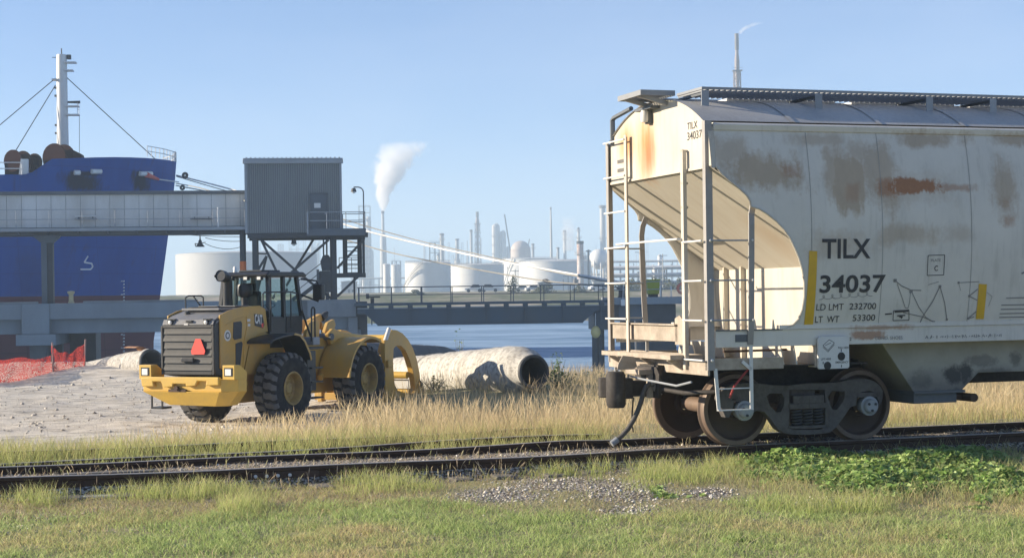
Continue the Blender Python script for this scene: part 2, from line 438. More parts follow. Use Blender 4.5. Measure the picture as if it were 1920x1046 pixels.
def ties(tr, w0, t0, t1, step, half=1.3, zt=-.186):
    t = t0
    while t < t1:
        a = random.uniform(-.03, .03); hw = .115; cc = random.uniform(-.06, .06)
        mb = MB(); L = half+random.uniform(-.03, .05)
        mb.box(-hw, hw, -L, L, zt-.17, zt-random.uniform(0, .012))
        o = mb.build('sleeper', M['tie'], tr, bevel=.012); o.location = (t, w0+cc, 0); o.rotation_euler.z = a
        t += step*random.uniform(.93, 1.07)
trk = thing('railway_track', 'old rusty railway track with two rails, the one the hopper car stands on', 'railway track', RO, RTH)
wmain = lambda dw: (lambda t: INR+dw)
rail(trk, wmain(0), 0.3, -40, 40, (-5.05,))
rail(trk, wmain(1.51), 1.1, -40, 40, (-5.25,))
ties(trk, INR+.755, -26, 22, .56)
# the siding leaves the main line and bends away behind it
def sid(off):
    def f(t):
        u = t+16; return INR+1.51+off+.62+(.0026*u*u if u > 0 else 0)*.9
    return f
sdg = thing('railway_siding', 'half buried siding track diverging behind the main track in dry grass', 'railway track', RO, RTH)
sdg.location.z = -.025; rail(sdg, sid(.0), 2.0, -9, .2); rail(sdg, sid(1.51), .5, -11, .2)
o = MB().box(-.14, .14, -.55, .5, -.235, -.2).build('wood_block', M['white'], None, bevel=.01)
q = onz(142, 928, -.2); o.location = (q.x, q.y, .0); o.rotation_euler.z = RTH+R(80)
tag(o, 'pale broken timber slab lying beside the near rail', 'timber')
for k, (t, w, L, a, lb) in enumerate(((-9.6, 1.35, .9, .1, 'pale splintered plank lying between the rails near the left edge'), (-6.9, 1.75, 1.1, -.04, 'longest pale weathered plank between the rails below the loader'), (-6.0, 1.42, .6, .25, 'short pale plank right of the longest plank between the rails'))):
    o = MB().prism([(-L/2,-.09,-.16),(L/2,-.08,-.16),(L/2+.05,.03,-.16),(L/2-.1,.09,-.16),(-L/2,.08,-.16)], (0,0,.10)).build('crossing_plank', M['tie'], None, bevel=.01); o.location = car.w((t, w, 0)); o.rotation_euler.z = RTH+a; tag(o, lb, 'timber', 'weathered planks between the rails')
# ------------------------------------------------------------------ covered hopper car
hc = thing('hopper_car', 'weathered off white covered hopper car with curved sides, ladders and black lettering', 'hopper car', RO, RTH)
CL = 17.6
M['hose'] = weathered('dusty_rubber_hose', (.10,.09,.08), (.05,.045,.04), .7, 6, .75, 0, .1)
M['seam'] = weathered('dirty_seam', (.24,.23,.21), (.4,.38,.35), .9, 3, .6, 0, 0)
M['red_paint'] = weathered('red_handle_paint', (.38,.04,.035), (.2,.04,.03), .5, 8, .6, 0, .1)
def bulge(z): return -.15*max(0, 1-((z-2.72)/1.24)**2)
def side_pt(px, py):
    w = 0
    for _ in range(4):
        q = car.pl(px, py, 1, w); w = bulge(q.z)
    return q
# --- paint with rust and grime where the photo has it
def car_paint():
    n = N('hopper_car_paint'); p = n.coord('Object'); x, y, z = n.sep(p)
    big = n.noise(p, 1.1, 5, .6); fine = n.noise(p, 22, 5, .65); strk = n.noise(n.mapping(p, (7, 7, .7)), 1.6, 6, .65)
    lmp = n.noise(n.mapping(p, (1, 1, .8)), 2.6, 3, .55); flk = n.noise(n.mapping(p, (1, 1, .6)), 7, 3, .5)
    base = n.mix(n.ramp(big, [(.35, 0), (.7, 1)]), (.71,.67,.59), (.62,.585,.515))
    def patch(cx, cz, rx, rz, hard=.5, amt=1.0):
        dx = n.math('DIVIDE', n.math('SUBTRACT', x, cx), rx); dz = n.math('DIVIDE', n.math('SUBTRACT', z, cz), rz)
        r = n.math('POWER', n.math('ADD', n.math('POWER', n.math('ABSOLUTE', dx), 3.5), n.math('POWER', n.math('ABSOLUTE', dz), 3.5)), .2857)
        r = n.math('ADD', r, n.math('MULTIPLY', n.math('SUBTRACT', lmp, .5), 1.5))
        r = n.math('ADD', r, n.math('MULTIPLY', n.math('SUBTRACT', n.math('ADD', n.math('ADD', n.math('MULTIPLY', strk, .40), n.math('MULTIPLY', fine, .32)), n.math('MULTIPLY', flk, .28)), .5), 2.6))
        return n.math('MULTIPLY', n.ramp(r, [(.95-hard*.75, 1), (1.0, 0)]), amt)
    def mx(l):
        o = l[0]
        for q in l[1:]: o = n.math('MAXIMUM', o, q)
        return o
    def pp(px, py): q = side_pt(px, py); return q.x, q.z
    def P(px, py, wx, hz, hard=.5, amt=1.0):
        a, b = pp(px, py); return patch(a, b, wx/145, hz/145, hard, amt)
    grime = mx([P(1440,325,95,42,.7,.85), P(1590,340,45,70,.6,.85), P(1650,330,45,75,.6,.7), P(1560,320,22,60,.7,.7), P(1605,285,25,30,.7,.6), P(1885,350,34,70,.7,.7), P(1700,440,110,22,.8,.6), P(1580,455,80,30,.8,.5), P(1800,440,60,20,.9,.4),
                P(1740,262,90,18,.8,.8), P(1900,262,60,16,.8,.8), P(1530,262,70,14,.8,.6), P(1370,280,45,30,.8,.6), P(1700,350,110,40,.8,.4)])
    rust = mx([P(1712,348,62,17,.35,1.0), P(1660,350,26,20,.6,.75), P(1790,352,40,9,.7,.6), P(1596,360,16,18,.9,.35), P(1893,415,18,14,.9,.5), P(1888,382,20,16,.9,.3), P(1480,320,26,18,.8,.45)])
    sill = mx([P(1630,628,40,9,.5,.8), P(1655,614,70,6,.7,.6)])
    st = n.ramp(n.math('ADD', n.math('MULTIPLY', strk, .7), n.math('MULTIPLY', big, .3)), [(.52, 0), (.72, .45)])
    c = n.mix(st, base, (.36,.335,.275))
    c = n.mix(n.math('MULTIPLY', grime, .8), c, n.mix(flk, (.27,.165,.075), (.44,.31,.17)))
    c = n.mix(mx([rust, sill]), c, n.mix(fine, (.42,.19,.075), (.27,.12,.055)))
    n.col(c); n.set(n.math('ADD', .4, n.math('MULTIPLY', fine, .25))); n.bump(fine, .06, .004)
    return n.m
M['car'] = car_paint()
def end_paint():
    n = N('hopper_end_paint'); p = n.coord('Object'); x, y, z = n.sep(p)
    big = n.noise(p, 1.3, 5, .6); fine = n.noise(p, 24, 5, .65); strk = n.noise(n.mapping(p, (1, 6, .8)), 1.7, 5, .6)
    base = n.mix(n.ramp(big, [(.35, 0), (.7, 1)]), (.585,.54,.455), (.53,.48,.395))
    def patch(cy, cz, ry, rz, hard, amt):
        dy = n.math('DIVIDE', n.math('SUBTRACT', y, cy), ry); dz = n.math('DIVIDE', n.math('SUBTRACT', z, cz), rz)
        r = n.math('SQRT', n.math('ADD', n.math('MULTIPLY', dy, dy), n.math('MULTIPLY', dz, dz)))
        r = n.math('ADD', r, n.math('MULTIPLY', n.math('SUBTRACT', strk, .5), 1.1))
        return n.math('MULTIPLY', n.ramp(r, [(1-hard, 1), (1.05, 0)]), amt)
    r1 = n.math('MAXIMUM', patch(1.90, 3.90, .44, .62, .9, 1.0), n.math('MAXIMUM', patch(2.55, 3.95, .40, .34, .8, .95), patch(.95, 3.75, .2, .22, 1, .15)))
    r2 = patch(1.80, 3.74, .27, .40, .9, .9)
    r3 = n.math('MAXIMUM', patch(.55, 2.62, .45, .42, 1, .45), n.math('MAXIMUM', patch(.3, 1.75, .35, .6, 1, .5), patch(1.75, 1.7, .3, .6, 1, .3)))
    c = n.mix(n.math('MULTIPLY', n.ramp(strk, [(.5, 0), (.75, 1)]), .35), base, (.40,.31,.20))
    c = n.mix(r1, c, (.52,.27,.09)); c = n.mix(r2, c, (.36,.145,.045)); c = n.mix(r3, c, (.42,.27,.14))
    n.col(c); n.set(n.math('ADD', .45, n.math('MULTIPLY', fine, .2))); n.bump(fine, .05, .004)
    return n.m
M['car_end'] = end_paint()
M['roof'] = weathered('galvanised_roof_paint', (.50,.49,.47), (.32,.31,.29), .8, .8, .5, 0, .1, .01)
# --- side sheets: curved in section, cut away at the ends along the slope
edge_px = [(1338,240),(1337,312),(1352,325),(1370,340),(1386,353),(1400,366),(1407,377),(1408,387),(1424,392),(1440,402),(1456,415),(1470,430),(1481,446),(1490,465),(1498,484),(1504,505),(1508,530),(1508,556),(1504,580),(1497,598),(1487,609),(1474,614),(1462,617)]
edge = [(side_pt(*e).x, side_pt(*e).z) for e in edge_px]
EDGE = [(max(.09, a), b) for a, b in edge]
zs_top, zs_bot = 3.93, 1.49
def edge_t(z):
    pts = EDGE
    for (a, b), (c, d) in zip(pts, pts[1:]):
        if b >= z >= d: return a+(c-a)*(b-z)/max(b-d, 1e-6)
    return pts[0][0] if z > pts[0][1] else pts[-1][0]
def side_sheet(flip):
    mb = MB(); zz = sorted(set([zs_top, zs_bot+.001]+[round(e[1], 3) for e in EDGE if zs_bot < e[1] < zs_top]+list(np.linspace(1.52, 3.9, 24).round(3))), reverse=True)
    rows = []
    for z in zz:
        t0 = edge_t(z); te = CL-t0
        ts = [t0, max(t0+.05, 1.45)]+[2.55,3.72,4.9,6.1,7.3,8.5,9.7,10.9,12.1,13.3,14.5]+[min(te-.05, CL-1.45), te]
        rows.append([(t, z) for t in ts])
    k = len(rows[0])
    for side in (0, 1):
        for r in rows:
            for t, z in r:
                w = bulge(z)+(.018 if side else 0)
                mb.v.append((t, CW-w if flip else w, z))
    m_ = len(rows)*k
    for j in range(len(rows)-1):
        for i in range(k-1):
            a = j*k+i; q = (a, a+1, a+k+1, a+k)
            mb.f.append(q if flip else q[::-1]); q2 = tuple(m_+v for v in q); mb.f.append(q2[::-1] if flip else q2)
    bd = [j*k for j in range(len(rows))]
    for a, b in zip(bd, bd[1:]): mb.f.append((a, b, m_+b, m_+a) if flip else (a, m_+a, m_+b, b))
    bd = [j*k+k-1 for j in range(len(rows))]
    for a, b in zip(bd, bd[1:]): mb.f.append((a, m_+a, m_+b, b) if flip else (a, b, m_+b, m_+a))
    return mb
body = side_sheet(False).build('body_side', M['car'], hc, 40)
side_sheet(True).build('body_side', M['car'], hc, 40)
for px in (1522, 1655, 1822, 1985, 2150):
    q = side_pt(px, 440); t = q.x; sm = MB()
    for i in range(14):
        z0 = 1.52+i*(3.9-1.52)/14; z1 = z0+(3.9-1.52)/14
        sm.add([(t-.004, bulge(z0)-.003, z0), (t+.004, bulge(z0)-.003, z0), (t+.004, bulge(z1)-.003, z1), (t-.004, bulge(z1)-.003, z1)], [(0,1,2,3)])
    sm.build('weld_seam', M['seam'], body)
# rim of the cut-away on both sides
for fl in (0, 1):
    pts = [(a, (CW-bulge(b)+.004) if fl else bulge(b)-.004, b) for a, b in EDGE[1:]]
    MB().tube(pts, .014, 6).build('sheet_edge', M['cream'], hc, 50)
# --- end sheet, slope sheet, bulkhead
def arch(w): return 3.99+.42*(1-abs((w-1.6)/1.57)**2.3) if abs(w-1.6) < 1.57 else 3.99
ws = list(np.linspace(.06, CW-.06, 33))
for tt, sg in ((0.03, 1), (CL-.03, -1)):
    zz_ = np.linspace(3.47, 3.93, 7)
    poly = [(tt, CW-bulge(z)-.004, z) for z in zz_]+[(tt, w, arch(w)+.012) for w in ws[::-1]]+[(tt, bulge(z)+.004, z) for z in zz_[::-1]]
    es = MB().prism(poly, (.03*sg, 0, 0)).build('end_sheet', M['car_end'], hc)
    sl = MB(); a0 = 0.03 if sg == 1 else CL-.03
    def T(t): return a0+sg*t
    sl.grid(lambda u, v: (T(1.63*v), (lambda b: b+(CW-2*b)*u)(bulge(3.47-1.207*v)+.004), 3.47-1.207*v), 4, 10)
    sl.grid(lambda u, v: (T(1.63*v+.02), (lambda b: b+(CW-2*b)*u)(bulge(3.47-1.207*v)+.004), 3.445-1.207*v), 4, 10)
    ss = sl.build('slope_sheet', M['car_end'], hc)
    bk = MB().grid(lambda u, v: (T(1.63), (lambda b: b+(CW-2*b)*u)(bulge(2.263-1.233*v)+.004), 2.263-1.233*v), 4, 10).build('bulkhead', M['car_end'], hc)
    for w in (.52, 2.33, 2.86):
        MB().bar((T(.02), w, 3.485), (T(1.60), w, 2.31), .035, .05).build('slope_rib', M['car_end'], ss)
        MB().box(T(1.56), T(1.63), w-.018, w+.018, 1.03, 2.29).build('bulkhead_rib', M['car_end'], bk)
    MB().bar((T(-.0), .03, 3.462), (T(-.0), CW-.03, 3.462), .03, .03).build('flange', M['car_end'], es)
for fl in (0, 1):
    s_ = (lambda w: CW-w) if fl else (lambda w: w)
    for a_, b_ in ((.031, .16), (CL-.16, CL-.031)): MB().grid(lambda u, v: (a_+(b_-a_)*u, s_(bulge(3.44+.51*v)+.004), 3.44+.51*v), 1, 6).build('corner_trim', M['cream'], hc)
# --- roof, eave, hatches
rf = MB(); nr = len(ws)
for t in (0.0, CL):
    for w in ws: rf.v.append((t, w, arch(w)+.016))
for i in range(nr-1): rf.f.append((i, i+1, nr+i+1, nr+i))
rf.f = [f[::-1] for f in rf.f]
roof = rf.build('roof', M['roof'], hc, 40)
rs = MB()
for k in range(1, 15):
    t = k*1.22
    for i in range(nr-1):
        a = ws[i]; b = ws[i+1]
        rs.add([(t-.03, a, arch(a)+.026), (t+.03, a, arch(a)+.026), (t+.03, b, arch(b)+.026), (t-.03, b, arch(b)+.026)], [(0,1,2,3)])
rs.build('roof_seam', M['roof'], roof, 40)
for fl in (0, 1):
    s = (lambda w: CW-w) if fl else (lambda w: w)
    MB().prism([(.1, s(-.03), 3.905), (.1, s(.08), 3.905), (.1, s(.08), 4.0), (.1, s(-.0), 4.0), (.1, s(-.045), 3.975)], (CL-.2, 0, 0)).build('eave_rail', M['car'], hc, bevel=.006)
for k in range(9):
    t = .95+k*1.84
    hb = MB().box(t, t+1.6, 1.36, 1.84, arch(1.4)+.005, arch(1.4)+.06).build('hatch_cover', M['white'], roof, bevel=.012)
# --- running boards of bar grating
def grating(x0, x1, y0, y1, z, along='x', step=.078, h=.05, fascia=.026):
    mb = MB()
    if along == 'x':
        t = x0
        while t < x1: mb.box(t, t+.014, y0, y1, z-h, z-.002); t += step
    else:
        t = y0
        while t < y1: mb.box(x0, x1, t, t+.022, z-h, z); t += step
    fr = MB().box(x0, x1, y0-.012, y0, z-fascia, z+.006).box(x0, x1, y1, y1+.012, z-fascia, z+.006).box(x0-.012, x0, y0-.012, y1+.012, z-fascia, z+.006).box(x1, x1+.012, y0-.012, y1+.012, z-fascia, z+.006)
    return mb, fr
for y0, y1 in ((.60, 1.34), (CW-1.34, CW-.60)):
    g, fr = grating(.25, CL-.25, y0, y1, 4.50)
    rb = g.build('running_board', M['walk_steel'], hc); fr.build('edge_channel', M['walk_steel'], rb)
for x0, x1 in ((-.39, .06), (CL-.06, CL+.39)):
    g, fr = grating(x0, x1, 1.04, 1.78, 4.50, 'y', .07, .03, .06)
    rb = g.build('end_running_board', M['walk_steel'], hc); fr.build('edge_channel', M['walk_steel'], rb)
    sg = 1 if x0 < 0 else -1; c0 = x0 if sg == 1 else x1
    for yy in (1.2, 1.65): MB().bar((c0+sg*.42, yy, 4.36), (c0+sg*.02, yy, 4.46), .05, .05).build('board_bracket', M['walk_steel'], hc)
for fl in (0, 1):
    for t in (.28, 1.87, 3.5, 4.47, 5.9, 7.5, 9.1, 10.7, 12.3, 13.9, 15.5, 17.2):
        y = CW-.60 if fl else .60
        MB().box(t-.05, t+.05, y-.02, y-.008, 4.20, 4.46).build('board_post', M['light_steel'] if not fl else M['grey_steel'], hc)
        MB().bar((t, y+(.03 if not fl else -.03), 4.425), (t, CW/2, 4.43), .05, .03).build('board_bearer', M['grey_steel'], hc)
# corner grab at the far roof corner
MB().tube([(.02, 3.02, 3.99), (.02, 3.02, 4.33), (.02, 2.95, 4.36), (.02, 2.35, 4.42)], .035, 6).build('roof_grab_iron', M['grey_steel'], hc, 50)
# vent on the end sheet
vc = MB().lathe([(.0,0),(.05,.0),(.062,.03),(.062,.12),(.045,.16),(0,.165)], (-.05, 1.72, 4.17), (0,0,1), 14).build('vent_cap', M['white'], hc, 40)
MB().box(-.1, .03, 1.42, 1.95, 4.325, 4.36).box(-.03, .03, 1.66, 1.78, 4.15, 4.33).build('vent_bracket', M['grey_steel'], vc)
# --- sills and underframe
for fl in (0, 1):
    s = (lambda w: CW-w) if fl else (lambda w: w)
    sill = MB().box(.1, CL-.1, s(0), s(.012), 1.275, 1.475).box(.1, CL-.1, s(0.012), s(.10), 1.465, 1.477).box(.1, CL-.1, s(.012), s(.10), 1.273, 1.285).build('side_sill', M['car'], hc)
    MB().box(.95, CL-.95, s(-.02), s(.06), 1.479, 1.53).build('sill_flange', M['car'], hc)
    MB().box(.1, 1.0, s(-.015), s(-.001), 1.47, 1.488).build('sill_ledge', M['grey_steel'], hc)
MB().box(.36, .56, -.006, -.001, 1.335, 1.425).build('stencil_patch', M['grey_steel'], hc)
cs = MB().box(-.1, CL+.1, 1.3, 1.33, .66, 1.0).box(-.1, CL+.1, 1.87, 1.9, .66, 1.0).box(-.1, CL+.1, 1.3, 1.9, 1.001, 1.02).build('center_sill', M['brown_steel'], hc)
for a0, sg in ((0, 1), (CL, -1)):
    def T(t): return a0+sg*t
    dk = MB().box(T(.0), T(2.2), .04, CW-.04, 1.025, 1.04).build('deck_plate', M['brown_steel'], hc)
    MB().box(T(-.012), T(.02), .0, CW, .935, 1.115).build('end_sill', M['dirty_cream'], hc, bevel=.006)
    for w in (.015, CW-.03): MB().box(T(.03), T(1.02), w, w+.015, 1.0, 1.14).build('deck_channel', M['dirty_cream'], hc)
    g, fr = grating(min(T(-.22), T(.2)), max(T(-.22), T(.2)), .62, 2.9, 1.165, 'x', .05, .03, .05)
    cp = g.build('crossover_platform', M['dirty_cream'], hc); fr.build('edge_channel', M['dirty_cream'], cp)
    for w in (.75, 1.6, 2.7): MB().bar((T(0), w, 1.0), (T(-.2), w, 1.12), .05, .05).build('platform_bracket', M['dirty_cream'], hc)
    for t in (1.02, 1.2, 1.46):
        MB().prism([(T(t), .02, 1.045), (T(t), .62, 1.045), (T(t), .5, 1.27), (T(t), .1, 1.27)], (sg*.014, 0, 0)).build('gusset', M['car_end'], hc)
        MB().prism([(T(t), CW-.02, 1.045), (T(t), CW-.62, 1.045), (T(t), CW-.5, 1.27), (T(t), CW-.1, 1.27)], (sg*.014, 0, 0)).build('gusset', M['car_end'], hc)
    for t in (.62, .87):
        MB().prism([(T(t), .02, 1.48), (T(t)+.045, .02, 1.48), (T(t)+.025, .02, 1.6), (T(t)+.01, .02, 1.6)], (0, .05, 0)).build('gusset', M['car_end'], hc)
    # brake beam member between the far posts and the bulkhead
    MB().box(T(.02), T(.06), .95, CW-.05, 1.33, 1.53).box(T(-.02), T(.1), .95, CW-.05, 1.531, 1.55).build('end_crosstie', M['dirty_cream'], hc)
    MB().prism([(T(.02), .6, 1.29), (T(.02), 1.02, 1.29), (T(.02), 1.02, 1.62), (T(.02), .88, 1.66), (T(.02), .6, 1.5)], (sg*.02, 0, 0)).build('gusset_plate', M['dirty_cream'], hc)
    # draft gear and coupler
    MB().prism([(T(-.13), 1.25, .6), (T(-.13), 1.95, .6), (T(-.13), 2.0, .9), (T(-.13), 1.9, 1.0), (T(-.13), 1.3, 1.0), (T(-.13), 1.2, .9)], (sg*.05, 0, 0)).build('striker', M['brown_steel'], hc, bevel=.01)
    cp = MB().box(T(-.42), T(-.1), 1.52, 1.70, .62, .82)
    cp.prism([(T(-.40), 1.40, .60), (T(-.62), 1.36, .60), (T(-.72), 1.40, .60), (T(-.72), 1.52, .60), (T(-.60), 1.56, .60), (T(-.55), 1.66, .60), (T(-.70), 1.80, .60), (T(-.70), 1.88, .60), (T(-.52), 1.86, .60), (T(-.38), 1.74, .60)], (0, 0, .26))
    cpl = cp.build('coupler', M['brown_steel'], hc, bevel=.015)
    MB().lathe([(.0,0),(.10,.0),(.125,.04),(.125,.42),(.10,.46),(0,.46)], (T(-.63), 1.43, .49), (0,0,1), 14).build('knuckle', M['brown_steel'], cpl, 50)
    MB().box(T(-.33), T(-.13), 1.38, 1.84, .9, .965).box(T(-.2), T(-.13), 1.38, 1.46, .6, .9).build('carrier_iron', M['dirty_cream'], hc, bevel=.01)
    MB().tube([(T(-.16), .15, .86), (T(-.2), .5, .8), (T(-.38), 1.2, .86), (T(-.45), 1.45, .9), (T(-.45), 1.45, .6)], .014, 6).build('uncoupling_lever', M['light_steel'], hc, 50)
    MB().prism([(T(-.58), 1.5, .97), (T(-.36), 1.5, .97), (T(-.30), 1.5, 1.0), (T(-.34), 1.5, 1.13), (T(-.5), 1.5, 1.15), (T(-.56), 1.5, 1.05)], (0, .015, 0)).build('lever_bracket', M['dirty_cream'], hc)
    hp_ = [(-.10,1.36,.70),(-.15,1.33,.77),(-.21,1.30,.79),(-.27,1.28,.76),(-.31,1.28,.68),(-.35,1.28,.56),(-.40,1.28,.44),(-.46,1.28,.33),(-.53,1.28,.23),(-.61,1.28,.15),(-.69,1.28,.09),(-.75,1.28,.06)]
    bh = MB().tube([(T(q[0]), q[1], q[2]) for q in hp_], .031, 10).build('brake_hose', M['hose'], hc, 60)
    MB().tube([(T(-.02), 1.42, .66), (T(-.10), 1.36, .71), (T(-.16), 1.33, .785), (T(-.22), 1.30, .80)], .04, 8).tube([(T(-.68), 1.28, .10), (T(-.76), 1.28, .045)], .042, 8).build('hose_fitting', M['walk_steel'], bh, 50)
    MB().tube([(T(-.42), 1.36, .62), (T(-.45), 1.33, .45), (T(-.46), 1.33, .28), (T(-.44), 1.33, .18)], .010, 6).build('hose_chain', M['brown_steel'], bh, 50)
    MB().tube([(T(-.08), 1.2, .72), (T(-.05), .6, .70), (T(.3), .3, .72)], .03, 8).build('brake_pipe', M['brown_steel'], hc, 50)
    # ladders: posts, stiles, rungs on the end and on both sides
    ZR = [1.121+.4826*k for k in range(7)]
    for fl in (0, 1):
        s = (lambda w: CW-w) if fl else (lambda w: w)
        top = 4.02
        MB().box(T(0), T(.08), s(-.012), s(0), 1.0, top).box(T(-.012), T(0), s(-.012), s(.07), 1.0, top).build('corner_post', M['post'], hc)
        w2 = .56 if not fl else .74
        MB().box(T(-.05), T(-.04), s(w2), s(w2+.075), 1.0, 3.72 if not fl else 4.07).box(T(-.04), T(.0), s(w2), s(w2+.01), 1.0, 3.70 if not fl else 4.05).build('ladder_stile', M['cream'], hc)
        for k, z in enumerate(ZR):
            if not fl and k > 3: continue
            MB().tube([(T(-.06), s(.03), z), (T(-.06), s(w2+.03), z)], .012, 6).build('ladder_rung', M['white'], hc)
        for z in (3.7, 3.3, 3.0):
            if not fl: MB().bar((T(0.03), s(w2+.04), z), (T(-.05), s(w2+.04), z), .03, .03).build('stile_bracket', M['cream'], hc)
        # side ladder: the stile follows the cut-away then hangs free
        st = [(T(.56), s(-.0), 1.30), (T(.56), s(-.03), 1.5), (T(.555), s(-.06), 1.9), (T(.55), s(-.10), 2.75), (T(.56), s(-.08), 2.88), (T(.60), s(-.05), 3.0)]
        for a, b in zip(st, st[1:]): pass
        sb = MB()
        for a, b in zip(st, st[1:]): sb.bar(a, (Vector(b)+(Vector(b)-Vector(a)).normalized()*.006), .075, .02, up=(0,1,0))
        sb.build('ladder_stile', M['post'], hc)
        for k, z in enumerate(ZR):
            if k in (1, 2, 3): MB().tube([(T(.03), s(-.03), z), (T(.56), s(-.05), z)], .012, 6).build('ladder_rung', M['light_steel'], hc)
        for z in ZR[:4]: MB().lathe([(.02,0),(.02,.012),(.012,.02),(0,.02)], (T(.04), s(-.012), z), (0, -1 if not fl else 1, 0), 8).build('rung_bolt', M['white'], hc, 50)
        for z in ZR[1:4]: MB().lathe([(.014,0),(.014,.012),(0,.016)], (T(.56), s(-.10), z), (0, -1 if not fl else 1, 0), 8).build('rung_bolt', M['white'], hc, 50)
        # sill step below the side ladder
        MB().bar((T(.09), s(-.0), 1.02), (T(.13), s(0), .51), .045, .014, up=(0,1,0)).bar((T(.57), s(0), 1.28), (T(.57), s(0), .51), .045, .014, up=(0,1,0)).bar((T(.115), s(0), .515), (T(.585), s(0), .515), .05, .014, up=(0,0,1)).bar((T(.12), s(0), .775), (T(.57), s(0), .775), .03, .012).bar((T(.57), s(0), 1.0), (T(.45), s(0), 1.1), .04, .014, up=(0,1,0)).build('sill_step', M['white'], hc)
    MB().tube([(T(-.02), .62, 2.61), (T(-.11), .62, 2.61), (T(-.11), 2.62, 2.61), (T(-.02), 2.62, 2.61)], .014, 6).build('end_grab_iron', M['white'], hc, 50)
    MB().tube([(T(.25), .1, 1.22), (T(1.3), .3, 1.22)], .016, 6).build('brake_rod', M['rust'], hc, 50)
    MB().tube([(T(.62), .05, 1.06), (T(.5), .04, .95), (T(.36), .04, .80), (T(.30), .05, .66)], .013, 6).build('release_handle', M['red_paint'], hc, 50)
# --- hopper chute and outlet gate
def chute_paint():
    n = N('grimy_chute_paint'); p = n.coord('Object'); x, y, z = n.sep(p)
    big = n.noise(p, 2.2, 6, .65); fine = n.noise(p, 14, 5, .7)
    def patch(cx, cz, rx, rz, amt=1.0):
        a_ = n.math('DIVIDE', n.math('SUBTRACT', x, cx), rx); b_ = n.math('DIVIDE', n.math('SUBTRACT', z, cz), rz)
        r = n.math('SQRT', n.math('ADD', n.math('MULTIPLY', a_, a_), n.math('MULTIPLY', b_, b_)))
        return n.math('MULTIPLY', n.ramp(n.math('ADD', r, n.math('MULTIPLY', n.math('SUBTRACT', n.math('ADD', n.math('MULTIPLY', fine, .5), n.math('MULTIPLY', big, .5)), .5), 2.6)), [(.5, 1), (1.0, 0)]), amt)
    def at_(px, py): q = car.pl(px, py, 1, .4); return q.x, q.z
    d = None
    for px, py, rx, rz, am in ((1788,702,.17,.14,1), (1812,698,.12,.17,1), (1838,676,.28,.10,.5), (1725,712,.2,.16,.45), (1905,672,.12,.12,.6), (1815,740,.8,.12,.6), (1860,700,.35,.08,.45)):
        q = patch(*at_(px, py), rx, rz, am); d = q if d is None else n.math('MAXIMUM', d, q)
    low = n.ramp(n.math('ADD', z, n.math('MULTIPLY', n.math('SUBTRACT', big, .5), .5)), [(.72, 1), (.95, 0)])
    c = n.mix(n.ramp(big, [(.35, 0), (.7, 1)]), (.44,.42,.35), (.33,.31,.25)); c = n.mix(n.math('MULTIPLY', low, .8), c, (.14,.13,.12)); c = n.mix(n.math('MULTIPLY', d, .9), c, (.035,.034,.034))
    n.col(c); n.set(.65); n.bump(fine, .06, .004); return n.m
M['chute'] = chute_paint()
for k in range(3):
    d = k*5.0
    ch = MB().prism([(2.62+d, .4, 1.27), (3.09+d, .4, .62), (3.80+d, .4, .62), (4.06+d, .4, .845), (5.1+d, .4, .845), (5.1+d, .4, 1.27)], (0, CW-.8, 0)).build('hopper_chute', M['chute'], hc, bevel=.01)
    MB().box(3.07+d, 3.83+d, .36, CW-.36, .60, .632).build('chute_flange', M['grey_steel'], ch)
    og = MB().box(3.10+d, 3.74+d, .42, CW-.42, .47, .598).build('outlet_gate', M['grey_steel'], ch, bevel=.008)
    MB().cyl((3.93+d, .3, .53), (3.93+d, CW-.3, .53), .055).box(3.7+d, 3.93+d, .5, .54, .5, .56).build('gate_shaft', M['rust'], og, 40)
# --- data plate and reflective strips
def side_rect(px0, py0, px1, py1, off=-.004):
    a = side_pt(px0, py0); b = side_pt(px1, py1); return a, b
pl = [(1.475,.98),(1.875,.98),(1.895,1.0),(1.895,1.36),(1.875,1.38),(1.49,1.38),(1.465,1.35),(1.465,1.0)]
dp = MB().prism([(a, -.05, b) for a, b in pl], (0, .03, 0)).build('data_plate', M['white'], hc)
ink = MB()
MB().lathe([(.052,0),(.052,.003)], (1.785, -.0505, 1.13), (0,-1,0), 18).build('plate_hole', M['black'], dp); MB().lathe([(.05,0),(.05,.003)], (1.59, -.0505, 1.02), (0,-1,0), 18).build('plate_hole', M['black'], dp)
for a, b in (((1.53,1.27),(1.62,1.34)), ((1.62,1.34),(1.69,1.30)), ((1.69,1.30),(1.60,1.21)), ((1.60,1.21),(1.53,1.27)), ((1.56,1.27),(1.64,1.30)), ((1.53,1.25),(1.60,1.19)), ((1.60,1.19),(1.69,1.28))):
    ink.bar((a[0], -.051, a[1]), (b[0], -.051, b[1]), .006, .002, up=(0,1,0))
for t, s_, x, z in (('PULL HERE', .035, 1.74, 1.225), ('LIFT HERE', .035, 1.50, 1.09), ('EMERGENCY', .035, 1.70, 1.045)):
    vs_, fs_ = text_mesh(t, s_, .9, .0006); ink.add([(x+a, -.0512, z+b) for a, b in vs_], fs_)
for x, z in ((1.785,1.19),(1.53,1.04),(1.60,1.04),(1.785,.995)): ink.box(x-.006, x+.006, -.0515, -.051, z, z+.03)
ink.build('plate_lettering', M['black_ink'], dp)
MB().box(1.46, 1.50, -.0, .2, 1.0, 1.3).build('plate_bracket', M['cream'], dp)
def strip(px_list):
    q = [side_pt(*p) for p in px_list]; mb = MB()
    n_ = 8
    for i in range(n_+1):
        f = i/n_
        for a, b in ((0, 3), (1, 2)):
            t = q[a].x*(1-f)+q[b].x*f; z = q[a].z*(1-f)+q[b].z*f
            mb.v.append((t, bulge(z)-.006, z))
    for i in range(n_): mb.f.append((2*i, 2*i+2, 2*i+3, 2*i+1))
    return mb
